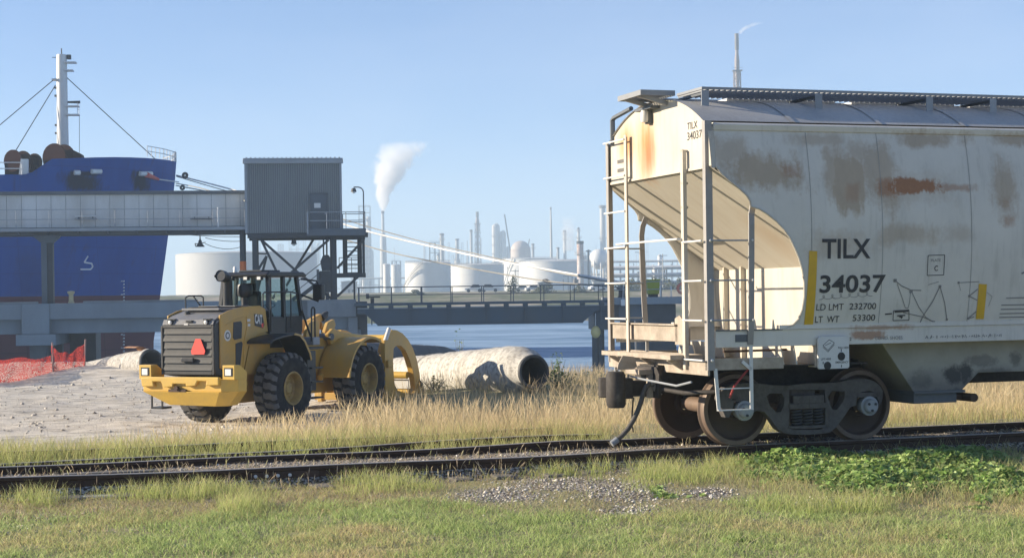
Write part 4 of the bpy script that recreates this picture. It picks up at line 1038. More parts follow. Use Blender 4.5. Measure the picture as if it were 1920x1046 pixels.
MB().lathe([(.05,0),(.05,.12),(.03,.15),(0,.15)], (.3,.45,3.73), (0,0,1), 12).build('beacon', M['lamp'], rf_, 40)
MB().box(.1,.9,-.5,.2,3.73,3.78).build('roof_vent', M['loader_black'], rf_, bevel=.02)
# stacks
MB().tube([(-.40,.18,2.86),(-.40,.18,3.50),(-.44,.18,3.58),(-.56,.17,3.63),(-.72,.16,3.64)], [.125,.125,.13,.135,.145], 18, caps=False).tube([(-.70,.16,3.64),(-.5,.17,3.62)], [.128,.12], 18).build('exhaust_stack', M['loader_black'], wl_, 50)
pc = MB().lathe([(.09,0),(.09,.22),(.17,.26),(.19,.32),(.19,.5),(.17,.55),(.08,.56),(0,.57)], (.0,-.05,2.88), (0,0,1), 20).build('air_precleaner', M['loader_black'], wl_, 40)
# handrails and mirror on the right side
def rail_px(pts, y, r=.02, name='handrail'): 
    q = [lp(a, b, 1, y) for a, b in pts]; return MB().tube(q, r, 6).build(name, M['loader_black'], wl_, 50)
rail_px([(493,577),(493,551),(496,548),(545,547),(556,550),(557,560)], -.98); rail_px([(507,514),(508,622)], -.85, .025); rail_px([(545,549),(546,615)], -.98)
rail_px([(584,640),(584,580),(586,576),(588,576),(590,580),(591,640),(588,642)], -1.15, .022); rail_px([(566,582),(583,632)], -.9, .028)
MB().box(1.55,1.72,-1.30,-1.02,3.02,3.42).build('mirror', M['loader_black'], wl_, bevel=.03)
MB().tube([(1.45,-.75,3.55),(1.62,-1.1,3.5),(1.64,-1.16,3.4)], .025, 6).tube([(1.45,-.76,3.15),(1.62,-1.16,2.98),(1.63,-1.16,3.05)], .025, 6).build('mirror_arm', M['loader_black'], wl_, 50)
MB().box(.75,1.7,-1.25,-.78,1.78,1.84).build('platform', M['loader_black'], wl_); MB().box(.85,1.25,-1.3,-.75,.75,1.75).build('battery_box', M['loader_black'], wl_, bevel=.02)
for z in (.55,.95,1.3): MB().box(.95,1.45,-1.38,-1.15,z,z+.04).build('cab_step', M['loader_black'], wl_)
MB().box(1.3,1.6,-1.2,-.8,1.88,2.08).build('grab_panel', M['light_steel'], wl_, bevel=.02)
# front frame, fenders, tower, lift arms -----------------------------------------
FX = 3.55; FZ = .93
MB().prism([(1.75,-.45,.6),(4.3,-.45,.6),(4.5,-.45,1.0),(3.6,-.45,1.6),(2.2,-.45,1.5),(1.75,-.45,1.2)], (0,.9,0)).build('front_frame', M['cat_yellow'], wl_, bevel=.02)
for sg in (-1, 1):
    mb = MB(); arc = [(FX+1.09*math.cos(a), FZ+1.09*math.sin(a)) for a in np.linspace(R(62), R(176), 18)]
    inn = [(FX+1.05*math.cos(a), FZ+1.05*math.sin(a)) for a in np.linspace(R(62), R(176), 18)]
    mb.prism([(x, .62*sg, z) for x, z in arc]+[(x, .62*sg, z) for x, z in inn[::-1]], (0, .90*sg, 0))
    mb.build('front_fender', M['cat_yellow'], wl_, 30, .008)
    MB().prism([(x, 1.521*sg, z) for x, z in [(FX+1.11*math.cos(a), FZ+1.11*math.sin(a)) for a in np.linspace(R(62), R(176), 18)]]+[(x, 1.521*sg, z) for x, z in inn[::-1]], (0, .014*sg, 0)).build('fender_trim', M['cat_yellow'], wl_)
    MB().prism([(x, .61*sg, z) for x, z in arc[5:]]+[(2.35, .61*sg, .95)], (0, -.03*sg, 0)).build('fender_wall', M['cat_yellow'], wl_)
tower = [(2.05,1.1),(2.0,2.15),(2.15,2.42),(2.5,2.50),(2.62,2.40),(2.62,2.05),(2.78,2.0),(3.05,2.42),(3.35,2.50),(3.42,2.36),(3.30,2.1),(3.5,1.7),(3.6,1.2)]
for sg in (-1, 1):
    MB().prism([(x, .42*sg, z) for x, z in tower], (0, .10*sg, 0)).build('loader_tower', M['cat_yellow'], wl_, bevel=.015)
    # lift arm: from the tower pin down to the coupler
    arm = [(2.75,2.12),(3.0,2.26),(3.8,2.10),(4.6,1.85),(5.15,1.35),(5.3,.95),(5.1,.85),(4.85,1.2),(4.45,1.55),(3.8,1.72),(2.9,1.85)]
    MB().prism([(x, .60*sg, z) for x, z in arm], (0, .10*sg, 0)).build('lift_arm', M['cat_yellow'], wl_, bevel=.015)
    MB().cyl((2.4,.66*sg,1.0),(3.5,.66*sg,1.5),.085).cyl((3.5,.66*sg,1.5),(4.3,.66*sg,1.78),.045).build('lift_cylinder', M['cat_yellow'], wl_, 40)
MB().cyl((2.88,-.75,2.05),(2.88,.75,2.05),.09).build('tower_pin', M['grey_steel'], wl_, 40)
MB().bar((2.95,0,2.40),(3.45,0,2.55),.16,.2).bar((3.3,0,2.45),(3.18,0,1.75),.14,.16).build('bellcrank', M['cat_yellow'], wl_, bevel=.02)
MB().lathe([(.09,0),(.09,.2),(.05,.22),(.05,.3)], (3.45,-.06,2.52), (.6,0,.35), 14).build('tilt_cylinder_eye', M['dark_steel'], wl_, 40)
MB().cyl((3.4,0,2.35),(4.4,0,2.05),.10).cyl((4.4,0,2.05),(5.1,0,1.75),.05).build('tilt_cylinder', M['cat_yellow'], wl_, 40)
for z0, z1, y in ((2.02,2.02,-.35),(2.02,2.02,.35)): MB().cyl((4.1,y,z0+.03),(5.45,y,1.93),.075).build('clamp_cylinder', M['bumper_yellow'], wl_, 40)
# grapple: two hoop shaped clamps over two fork tines, joined by cross tubes
gp = sub('grapple', wl_)
GY = -.92
D_out = [(722,640),(729,628),(735,618),(744,619),(755,625),(765,636),(774,652),(782,675),(787,700),(789,725),(785,742),(775,745),(752,746),(735,748),(724,748),(716,735),(714,705),(715,675),(718,655)]
D_in = [(738,653),(743,648),(752,648),(760,656),(767,671),(773,691),(777,712),(779,729),(776,737),(757,736),(746,732),(740,721),(738,700),(737,675)]
import mathutils.geometry as mg
def plate_with_hole(outer, hole, y, th):
    loops = [[Vector((p.x, y, p.z)) for p in outer], [Vector((p.x, y, p.z)) for p in hole]]
    tri = mg.tessellate_polygon(loops); flat = [v for l in loops for v in l]; mb = MB(); k = len(flat)
    mb.v = [tuple(v) for v in flat]+[(v.x, y+th, v.z) for v in flat]
    for t in tri:
        a, b, c = (flat[i] for i in t); f = tuple(t) if (b-a).cross(c-a).y < 0 else tuple(t)[::-1]
        mb.f += [f, tuple(k+i for i in f)[::-1]]
    o = 0
    for l in loops:
        m_ = len(l); mb.f += [(o+i, o+(i+1) % m_, k+o+(i+1) % m_, k+o+i) for i in range(m_)]; o += m_
    return mb
do = [lp(a, b, 1, GY) for a, b in D_out]; di = [lp(a, b, 1, GY) for a, b in D_in]
for y in (GY, .72):
    plate_with_hole(do, di, y, .16).build('clamp_hoop', M['cat_yellow'], gp, bevel=.012)
x0 = min(p.x for p in do); x1 = max(p.x for p in do)
MB().box(x0-.06, x0+.18, -1.2, 1.2, .25, .45).box(x0-.06, x0+.14, -1.2, 1.2, 1.15, 1.35).build('carriage_beam', M['cat_yellow'], gp, bevel=.02)
for y in (-1.05, -.35, .35, 1.0): MB().box(x0-.1, x0+.12, y-.07, y+.07, .2, 1.9).build('carriage_post', M['cat_yellow'], gp, bevel=.015)
for dx, z, r in ((1.72,.86,.10), (1.85,.40,.08), (.5,1.95,.08)):
    MB().cyl((x0+dx, GY+.16, z), (x0+dx, .72, z), r).build('cross_tube', M['bumper_yellow'], gp, 40)
pm = MB().box(x0+1.76, x0+1.80, GY+.16, .72, .48, .74).build('cross_plate', M['white'], gp)
MB().cyl((x0+.15,GY-.02,1.75),(x0+.45,GY-.02,2.2),.06).build('clamp_ram', M['white'], gp, 40)
MB().prism([(x1-.1,GY,.75),(x1+.12,GY,.62),(x1+.2,GY,.3),(x1+.05,GY,.42)], (0,.12,0)).build('hoop_tip', M['dark_steel'], gp)
# ------------------------------------------------------------------ wharf: dock, conveyor gallery, shed on trestle, bridge
DTH = .13
dk = Frame((-17.9, 108.5, 0), DTH)          # x along the wharf, y back towards the ship
def dp_(px, py, v=0): return dk.pl(px, py, 1, v)
def dx(px, py=567, v=0): return dp_(px, py, v).x
def dz(px, py, v=0): return dp_(px, py, v).z
M['dock_steel'] = weathered('wharf_steel', (.12,.14,.16), (.07,.07,.07), .6, .5, .6, 0, .1, .01, 2)
M['gallery'] = weathered('gallery_panel', (.68,.68,.655), (.42,.39,.34), .75, .5, .55, 0, .06, .01, 4)
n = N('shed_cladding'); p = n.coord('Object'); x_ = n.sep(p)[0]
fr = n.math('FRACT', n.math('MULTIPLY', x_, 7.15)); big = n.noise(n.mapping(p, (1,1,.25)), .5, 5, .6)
c = n.mix(n.ramp(big, [(.35, 0), (.7, 1)]), (.34,.36,.365), (.27,.285,.285)); c = n.mix(n.ramp(fr, [(.68, 0), (.76, .8), (.94, .8), (1.0, 0)]), c, (.10,.11,.12)); n.col(c); M['shed'] = n.set(.55)  # dark band along each rib: the corrugation's shade put into the cladding colour
M['dock_conc'] = weathered('wharf_concrete', (.25,.285,.31), (.17,.18,.19), .7, .35, .85, 0, .15, .02, 2)
DO = tuple(dk.o)
def dth(name, label, cat, group=None): return thing(name, label, cat, DO, DTH, group)
def dbox(px0, px1, py0, py1, v0=0, v1=1.0, mb=None, ref=0):
    mb = mb or MB(); a = dp_((px0+px1)/2, py0, ref); b = dp_((px0+px1)/2, py1, ref)
    return mb.box(dx(px0, (py0+py1)/2, ref), dx(px1, (py0+py1)/2, ref), v0, v1, b.z, a.z)
def rail_run(mb, pts, z0, h, every=2.2, r=.025, mids=2):
    """pts: (x, y) run of a guard rail standing at z0"""
    for k in range(1, mids+1):
        mb.tube([(x, y, z0+h*k/mids) for x, y in pts], r, 6)
    for (xa, ya), (xb, yb) in zip(pts, pts[1:]):
        L = math.hypot(xb-xa, yb-ya); n_ = max(1, round(L/every))
        for i in range(n_+1): mb.tube([(xa+(xb-xa)*i/n_, ya+(yb-ya)*i/n_, z0), (xa+(xb-xa)*i/n_, ya+(yb-ya)*i/n_, z0+h)], r, 6)
# --- the dock itself
d = dth('loading_dock', 'long blue grey concrete dock deck with a lower beam on the left', 'dock')
zt = dz(200, 567.5); x0 = -40; x1 = dx(668, 570)
db = MB().box(x0, x1, 0, 9, zt-1.0, zt).build('deck_beam', M['dock_conc'], d, bevel=.03)
zl = dz(200, 600); zb = dz(200, 624)
MB().box(x0, x1-1.4, .55, 1.3, zb, zt-1.002).build('lower_beam', M['dock_conc'], d, bevel=.02)
for a, b in ((-40, dx(70,565)), (dx(155,565), dx(370,565))): MB().box(a, b, .15, .45, zt+.002, zt+.13).build('curb', M['concrete'], d, bevel=.02)
M['pile'] = weathered('wet_pile_concrete', (.13,.14,.145), (.07,.072,.07), .8, .6, .85, 0, .2, .02, 1)
for cx in (dx(67,600), dx(67,600)-13.5, dx(640, 600)):
    w = .85
    pc_ = MB().box(cx-w, cx+w, -.12, 1.4, zb-.02, zt-.003).box(cx-1.2, cx+1.25, -.28, 8.6, zb-.72, zb-.021).build('pile_cap', M['dock_conc'], d, bevel=.03)
    for yy in (.5, 4.2, 7.8): MB().box(cx-.42, cx+.62, yy-.4, yy+.5, -7.5, zb-.721).build('pile', M['pile'], d, bevel=.04)
cx = dx(112, 600); MB().box(cx-.1, cx+1.6, 5.5, 8.5, -7, zt-1.01).build('fender_wall', M['dark_steel'], d)
# right end block of the dock
a = dx(576, 580); b = dx(667, 580)
MB().box(a, b, -.9, .0-.004, dz(620, 594), zt-.02).build('end_block', M['concrete'], d, bevel=.03)
MB().box(dx(652,600), dx(670,600), -.6, .5, -7, dz(620,594)-.005).build('pile', M['concrete'], d, bevel=.03)
MB().box(dx(668.5,600), dx(689,600), .2, 4.5, dz(680,630), zt-.15).build('bearing_block', M['dock_steel'], d, bevel=.02)
bo = MB().lathe([(.20,0),(.19,.1),(.15,.14),(.15,.55),(.2,.6),(.24,.68),(.22,.76),(0,.8)], (0,0,0), (0,0,1), 16).build('bollard', M['yellow_old'] if 'yellow_old' in M else M['safety_yellow'], None, 40)
p = dk.w((dx(130,567), .9, zt+.0)); bo.location = p; tag(bo, 'small cream yellow mooring bollard on the dock edge beside the dark column', 'bollard')
bo.data.materials[0] = weathered('bollard_paint', (.62,.50,.27), (.4,.33,.2), .6, 4, .6, 0, .1)
# --- conveyor gallery with its walkway
g = dth('conveyor_gallery', 'enclosed grey conveyor gallery running across to the shed above the dock', 'conveyor')
GV = 1.2
def gz(py): return dp_(240, py, GV).z
ga, gb_ = -40, dx(461, 400, GV)
z1, z2, z3 = gz(365), gz(425.5), gz(358.5)
pn = MB(); x = ga; k = 0
while x < gb_:
    w = min(.92, gb_-x); pn.box(x, x+w-.022, GV+(.012 if k % 3 else 0), GV+.06, z2, z1); x += .92; k += 1
pn.build('wall_panel', M['gallery'], g)['kind'] = 'stuff'
MB().box(ga, gb_, GV+.065, GV+3.2, z2, z1).build('gallery_body', M['dock_steel'], g)
MB().box(ga, gb_, GV-.18, GV+3.4, z1+.002, z3).build('roof_edge', M['grey_steel'], g, bevel=.03)
MB().box(ga, gb_, GV-1.15, GV+3.2, gz(433), gz(429.5)).box(ga, gb_, GV-1.2, GV-1.14, gz(434), gz(428)).build('walkway_deck', M['light_steel'], g)
MB().box(ga, gb_, GV+.05, GV+.35, gz(439), gz(433.2)).box(ga, gb_, GV+2.7, GV+3.0, gz(439), gz(433.2)).build('bottom_girder', M['dock_steel'], g)
x = ga+.6
while x < gb_:
    MB().prism([(x, GV-1.1, gz(433.3)), (x, GV-.9, gz(433.3)), (x, GV+.2, gz(437)), (x, GV+.2, gz(439)), (x, GV-.1, gz(438))], (.08,0,0)).build('bracket', M['dock_steel'], g); x += 1.85
gr_ = MB(); rail_run(gr_, [(ga, GV-1.17), (gb_-.05, GV-1.17)], gz(430), gz(394)-gz(430), 2.06, .022); gr_.build('guard_rail', M['light_steel'], g, 50)
xx = dx(409, 410, GV-1.17); MB().tube([(xx, GV-1.17, gz(428)), (xx, GV-1.17, gz(392))], .05, 8).build('rail_post', M['white'], g, 50)
for px in (158, 377):
    a = dp_(px-20, 405, GV-1.0); b = dp_(px+20, 405, GV-1.0)
    lf = MB().box(a.x, b.x, GV-.35, GV-.2, a.z-.03, a.z+.04).build('tube_light', M['white'], g); MB().box(a.x+.2, a.x+.25, GV-.3, GV+.0, a.z-.2, a.z-.03).box(b.x-.25, b.x-.2, GV-.3, GV+.0, a.z-.2, a.z-.03).box(a.x-.05, b.x+.05, GV-.3, GV-.25, a.z-.2, a.z-.14).build('light_bracket', M['grey_steel'], lf)
# column under the gallery
cl = dth('support_column', 'dark steel column with a flared head holding the gallery over the dock', 'column')
cz = gz(439.3); cx = dx(88, 500, GV+.3)
MB().box(cx-.30, cx+.06, GV-.1, GV+.65, zt, cz-.28).build('column_shaft', M['dock_steel'], cl, bevel=.02)
MB().box(cx+.061, cx+.42, GV-.0, GV+.6, zt, cz-.28).build('column_web', M['dark_steel'], cl)
MB().prism([(cx-.30, GV-.12, cz-.5), (cx-.75, GV-.12, cz-.12), (cx-.75, GV-.12, cz), (cx+.85, GV-.12, cz), (cx+.85, GV-.12, cz-.12), (cx+.42, GV-.12, cz-.5)], (0,.8,0)).build('column_head', M['dock_steel'], cl, bevel=.01)
# pipe column with an orange band
pc2 = dth('pipe_column', 'slim dark pipe post with an orange band beside the shed trestle', 'column')
a = dp_(455, 440, .6)
MB().cyl((a.x, .6, zt), (a.x, .6, gz(437)), .20).build('post', M['dark_steel'], pc2, 50)
MB().cyl((a.x, .6, dz(455,507,.6)), (a.x, .6, dz(455,490,.6)), .215).build('orange_band', M['orange'], pc2, 50)
# horn and conduit under the gallery
hn = dth('horn_lamp', 'dark bell shaped lamp hanging under the conveyor gallery', 'lamp')
a = dp_(375, 440, .4)
MB().lathe([(.03,.75),(.05,.45),(.10,.40),(.13,.22),(.30,.0),(.27,0)], (a.x, .4, a.z-.78), (0,0,1), 16).build('lamp_shade', M['dark_steel'], hn, 40)
MB().tube([(a.x-.35,.4,a.z-.6),(a.x+.35,.4,a.z-.5)], .03, 6).tube([(a.x-.3,.4,a.z-.55),(a.x-.3,.4,a.z-.75)], .03, 6).build('lamp_bracket', M['dark_steel'], hn)
cd = dth('conduit', 'thin sagging cables under the gallery next to the bell lamp', 'cable')
for (xa, ya), (xb, yb), sg in (((385,446),(455,452),.1), ((385,457),(455,462),.25), ((350,440),(455,444),.05)):
    p = dp_(xa, ya, .7); q = dp_(xb, yb, .7); MB().tube([p.lerp(q, t)-Vector((0,0,sg*4*t*(1-t))) for t in np.linspace(0, 1, 7)], .02, 5).build('cable', M['dark_steel'], cd)
# --- corrugated shed on a steel trestle
s = dth('corrugated_shed', 'tall grey corrugated metal shed standing on a dark steel trestle', 'shed')
SV = .0
sx0, sx1 = dx(460, 370), dx(640, 370); sz0, sz1 = dz(550, 436.5), dz(550, 301)
cg = MB(); L = sx1-sx0; nn = 44
prof = []
for i in range(nn):
    a = sx0+L*i/nn; w = L/nn
    prof += [(a, 0.0), (a+w*.66, 0.0), (a+w*.74, -.075), (a+w*.92, -.075)]
prof.append((sx1, 0.0))
for x, y in prof: cg.v += [(x, y, sz0), (x, y, sz1)]
for i in range(len(prof)-1): a = 2*i; cg.f.append((a, a+2, a+3, a+1))
b = len(cg.v)
cg.v += [(sx0, 5.2, sz0), (sx0, 5.2, sz1), (sx1, 5.2, sz0), (sx1, 5.2, sz1)]
cg.f += [(0, 1, b+1, b), (b-2, b+2, b+3, b-1), (b, b+1, b+3, b+2)]
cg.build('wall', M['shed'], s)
zr = dz(550, 296)
rfm = MB().box(sx0-.12, sx1+.12, -.16, 5.4, sz1+.002, zr-.03).build('roof', M['light_steel'], s, bevel=.03)
rb_ = MB()
for i in range(22): xx = sx0+.1+i*(L-.2)/21; rb_.box(xx-.04, xx+.04, -.17, 5.4, zr-.029, zr+.03)
rb_.build('roof_rib', M['light_steel'], rfm)['kind'] = 'stuff'
MB().box(sx0-.14, sx1+.14, -.2, -.07, sz1-.22, sz1+.05).build('gutter', M['light_steel'], s, bevel=.03)
for xx in (sx0+.02, sx1-.06): MB().box(xx-.06, xx+.10, -.08, .0-.052, sz0, sz1-.22).build('corner_trim', M['light_steel'], s)
dz0 = dz(600, 430); dz1 = dz(600, 364); da = dx(583, 400); db2 = dx(613, 400)
dr = MB().box(da, db2, -.085, -.055, dz0, dz1).build('door', M['dock_steel'], s, bevel=.005)
MB().box(da-.06, da-.001, -.12, -.051, dz0, dz1+.06).box(db2+.001, db2+.06, -.12, -.051, dz0, dz1+.06).box(da, db2, -.12, -.051, dz1+.001, dz1+.06).build('door_frame', M['grey_steel'], dr)
MB().box(dx(589,385), dx(601,385), -.095, -.086, dz(595,390), dz(595,381)).build('door_sign', M['white'], dr)
MB().box(db2-.14, db2-.08, -.11, -.086, dz0+.95, dz0+1.1).build('handle', M['light_steel'], dr)
# trestle below the shed
tr = dth('shed_trestle', 'dark steel trestle of columns and crossed braces under the corrugated shed', 'trestle')
zb1 = dz(550, 437.2); zb0 = dz(550, 446)
MB().box(sx0+.1, dx(690,440), -.05, .3, zb0, zb1).box(sx0+.1, dx(690,440), 4.6, 4.95, zb0, zb1).build('top_beam', M['dark_steel'], tr)
for px in (478, 627):
    for v in (0, 4.7):
        xx = dx(px, 500); MB().box(xx-.16, xx+.16, v, v+.3, zt, zb0-.003).build('column', M['dark_steel'], tr)
for (xa, ya), (xb, yb), v in (((490,450),(520,512),.12), ((488,448),(560,512),.2), ((616,450),(545,512),.2), ((590,445),(520,560),4.8), ((480,512),(500,480),.2), ((478,565),(500,480),4.8), ((632,503),(680,452),.15), ((632,556),(672,518),.15), ((560,512),(628,565),.2)):
    MB().bar(dp_(xa, ya, v), dp_(xb, yb, v), .13, .16).build('brace', M['dark_steel'], tr)
MB().bar(dp_(478,475,4.8), dp_(500,476,4.8), .1, .1).build('brace', M['dark_steel'], tr)
# trestle lamp below the shed
lm = dth('under_shed_lamp', 'small floodlight hanging under the shed floor in the trestle', 'lamp')
a = dp_(551, 452, .6); MB().lathe([(.08,.35),(.14,.3),(.16,.1),(.2,0),(.16,0)], (a.x,.6,a.z-.2), (0,0,1), 12).build('lamp_housing', M['dark_steel'], lm, 40); MB().sphere((a.x,.6,a.z-.2), .12).build('bulb', M['lamp'], lm, 60)
MB().tube([(a.x,.6,a.z+.1),(a.x,.6,zb1)], .03, 6).build('hanger', M['dark_steel'], lm)
# platform, rails, stair
pf = dth('shed_platform', 'railed steel platform in front of the shed door with a stair down', 'platform')
pa, pb = dx(575, 436), dx(683, 436); pz = dz(630, 431)
MB().box(pa, pb, -1.35, -.06, pz-.05, pz).build('platform_deck', M['light_steel'], pf)
MB().box(pa, pb, -1.42, -1.355, dz(630,441.5,-1.4), pz+.03).box(sx1+.05, pb, 1.1, 1.16, pz-.3, pz+.03).box(pb, pb+.05, -1.42, 1.16, pz-.3, pz+.03).box(sx1+.05, pb, -.05, 1.09, pz-.05, pz).build('kick_plate', M['dock_steel'], pf)
gr_ = MB(); rail_run(gr_, [(pa+.05, -.1), (pa+.05, -1.38), (pb, -1.38), (pb, 1.1), (sx1+.1, 1.1)], pz, 1.08, 1.45, .028); gr_.build('guard_rail', M['light_steel'], pf, 50)
MB().box(pa-.0, pa+.1, -1.45, -1.3, pz-.3, pz+1.1).build('corner_post', M['light_steel'], pf)
la, lb2 = dx(632,516), dx(686,516); lz = dz(660, 512, .4)
MB().box(la, lb2, .1, 1.4, lz-.28, lz).build('landing', M['dark_steel'], pf)
gr_ = MB(); rail_run(gr_, [(la+.15, .12), (lb2-.1, .12), (lb2-.1, 1.38)], lz, 1.0, 1.0, .025); gr_.build('guard_rail', M['dark_steel'], pf, 50)
for k in range(10):
    z = lz+(pz-lz)*k/10; y = 1.3-.0*k
    MB().box(dx(648,480), dx(674,480), .35+.09*k*0, .62, z, z+.05).build('stair_tread', M['dark_steel'], pf)
for px in (647.5, 675): MB().bar((dx(px,480), .5, lz), (dx(px,480), .5, pz-.05), .06, .3, up=(1,0,0)).build('stair_stringer', M['dark_steel'], pf)
MB().box(dx(682,480)-.08, dx(682,480)+.08, .1, .3, lz, zb0).build('platform_post', M['dark_steel'], pf); MB().tube([(dx(665,540), .5, zt), (dx(665,540), .5, lz-.28)], .06, 8).build('landing_post', M['dark_steel'], pf)
sa = dp_(550, 566, .6); sb_ = dp_(608, 522, .6)
for off in (0, -1.0):
    MB().bar((sa.x, .6+off, sa.z), (sb_.x, .6+off, sb_.z), .06, .25).build('stair_stringer', M['dark_steel'], pf)
    for h_ in (.55, 1.1): MB().tube([(sa.x, .6+off, sa.z+h_), (sb_.x+.3, .6+off, sb_.z+h_+.25)], .025, 6).build('stair_rail', M['dark_steel'], pf)
for k in range(8):
    f = (k+.5)/8; p = sa.lerp(sb_, f); MB().box(p.x-.13, p.x+.13, -.4, .6, p.z, p.z+.04).build('stair_tread', M['dark_steel'], pf)
# hoist between the columns
ho = dth('winch_hoist', 'dark bulky hoist machine hanging between the trestle columns by the stair', 'hoist')
a = dp_(611, 500, .4); hx0, hx1 = dx(599,530), dx(625,530)
MB().box(hx0, hx1, .1, 1.2, dz(611,548,.4), dz(611,508,.4)).build('hoist_housing', M['dark_steel'], ho, bevel=.06)
MB().prism([(dx(601,490), .2, dz(611,490,.4)), (dx(606,478), .2, dz(611,478,.4)), (dx(616,478), .2, dz(611,478,.4)), (dx(624,490), .2, dz(611,490,.4)), (dx(622,507), .2, dz(611,507.5,.4)), (dx(604,507), .2, dz(611,507.5,.4))], (0,.8,0)).build('hoist_motor', M['dark_steel'], ho, bevel=.04)
for px in (607, 613): MB().tube([(dx(px,470), .5, zb0), (dx(px,478), .5, dz(611,478,.4))], .05, 8).build('hoist_rope', M['dark_steel'], ho)
MB().box(dx(597,540)-.1, dx(599,540), .0, .2, zt, dz(611,505,.4)).box(dx(614,555)-.1, dx(614,555)+.12, .4, .7, zt, dz(611,548.2,.4)).build('hoist_stand', M['grey_steel'], ho)
# lamp post on the platform
lpst = dth('lamp_post', 'thin curved lamp post with a round floodlight on the platform corner', 'street lamp')
a = dp_(682.5, 440, -1.3); zt_ = dz(682, 351, -1.3); xx = a.x
pts = [(xx, -1.3, pz-.2), (xx, -1.3, zt_-.35)]+[(xx-.35+.35*math.cos(t), -1.3, zt_-.35+.35*math.sin(t)) for t in np.linspace(.2, PI/2, 6)]+[(xx-.62, -1.3, zt_)]
MB().tube(pts, .04, 8).build('pole', M['grey_steel'], lpst, 50)
lh = MB().lathe([(.05,.25),(.14,.2),(.17,.05),(.19,0),(.15,0)], (xx-.62,-1.3,zt_-.3), (0,0,1), 14).build('lamp_head', M['dark_steel'], lpst, 40); MB().lathe([(.14,0),(.12,-.06),(0,-.1)], (xx-.62,-1.3,zt_-.3), (0,0,1), 14).build('lamp_glass', M['lamp'], lh, 50)
# --- girder bridge to the right hand pier
BTH = .075; br = Frame(at(670, 567, 107.5), BTH)
b_ = thing('girder_bridge', 'dark blue steel girder footbridge with pipe railings spanning open water', 'bridge', tuple(br.o), BTH)
M['girder'] = weathered('girder_paint', (.045,.075,.105), (.06,.065,.065), .6, .5, .5, 0, .08, .01, 2)
def bp(px, py, v=0): return br.pl(px, py, 1, v)
bL = bp(1140, 567).x+.3; h0 = bp(900, 566).z
zz = lambda py: bp(900, py).z
web = [(0.0, zz(575)), (0.0, zz(585.5)), (bp(684,585).x, zz(585.5)), (bp(708,609).x, zz(607)), (bp(1094,603).x, zz(607)), (bp(1119,585).x, zz(585.5)), (bL, zz(585.5)), (bL, zz(575))]
gd = MB().prism([(x, .25, z) for x, z in web], (0, .08, 0)).build('girder', M['girder'], b_)
MB().prism([(x, 2.2, z) for x, z in web], (0, .08, 0)).build('girder', M['girder'], b_)
MB().box(-.2, bL, 0, 2.6, zz(570.5), zz(565.5)).build('bridge_deck', M['girder'], b_)
MB().box(0, bL, .15, .45, zz(576.2), zz(574.2)).build('top_flange', M['light_steel'], b_); MB().box(bp(708,607).x, bp(1094,607).x, .12, .48, zz(608.2), zz(606.9)).build('bottom_flange', M['girder'], b_)
for k in range(13):
    x = .9+k*(bL-1.6)/12; MB().box(x-.16, x+.16, .1, .4, zz(576), zz(570.6)).build('deck_bearing', M['girder'], b_)
    if k % 2 == 0: MB().box(x-.04, x+.04, .14, .249, zz(606), zz(577)).build('stiffener', M['girder'], b_)
for k, px in enumerate((672, 734, 791, 848, 907, 963, 1020, 1077, 1131)):
    x = bp(px, 550).x
    for v in (.1, 2.45): MB().tube([(x, v, h0), (x, v, h0+1.02)], .045 if k < 3 else .032, 6).build('rail_post', M['grey_steel'], b_)
for v in (.1, 2.45):
    for h_ in (.52, 1.02): MB().tube([(0, v, h0+h_), (bL, v, h0+h_)], .03, 6).build('hand_rail', M['grey_steel'], b_)
vl = thing('pipe_valve', 'small dark valve fitting on the bridge deck beside the railing', 'valve', tuple(br.w((bp(698,560).x, .6, h0))), BTH)
MB().cyl((0,0,0),(0,0,.35),.12).box(-.35,.5,-.06,.06,.36,.46).box(-.4,-.2,-.1,.1,.3,.62).build('valve_body', M['dark_steel'], vl, 40)
# --- right hand pier beyond the bridge
rp_ = thing('concrete_pier', 'dark pier with a grey deck seen through the ladders of the hopper car', 'pier', tuple(br.o), BTH)
xa, xb = bL+.02, bL+9.5
MB().box(xa, xb, -.3, 6, zz(575), zz(561.5)).build('pier_deck', M['dock_conc'], rp_, bevel=.03)
MB().box(bp(1117,600).x, bp(1142,600).x, .5, 4, zz(622), zz(585.7)).build('bearing_block', M['girder'], rp_, bevel=.02)
MB().box(bp(1162,600).x, bp(1212,600).x, .3, 5, zz(606), zz(575.3)).build('pier_cap', M['dock_steel'], rp_)
MB().box(bp(1213,600).x, bp(1268,600).x, .1, 5.5, -7.5, zz(575.3)).build('pier_wall', M['dark_steel'], rp_, bevel=.03)
for px in (1182, 1252): MB().box(bp(px,600).x-.4, bp(px,600).x+.4, 1.0, 2.0, -7.5, zz(600)).build('pile', M['pile'], rp_)
for px in (1125, 1136): MB().cyl((bp(px,650).x, 2.4, -7.5), (bp(px,650).x, 2.4, zz(622.2)), .22).build('pile', M['pile'], rp_, 50)
rr = MB(); rail_run(rr, [(xa, .0), (xb, .0)], zz(561.5), 1.0, 2.9, .03); rr.build('guard_rail', M['light_steel'], rp_, 50)
for px in (1238, 1258): MB().cyl((bp(px,560).x, -.1, zz(561.5)), (bp(px,560).x, -.1, zz(541)), .035).build('rail_post', M['white'], rp_)
bi = thing('green_bin', 'yellow green bin standing on the pier behind the ladder', 'bin', tuple(br.w((bp(1228,560).x, .8, zz(556)))), BTH)
gm = weathered('bin_green', (.33,.36,.03), (.25,.28,.04), .4, 3, .5, 0, 0)
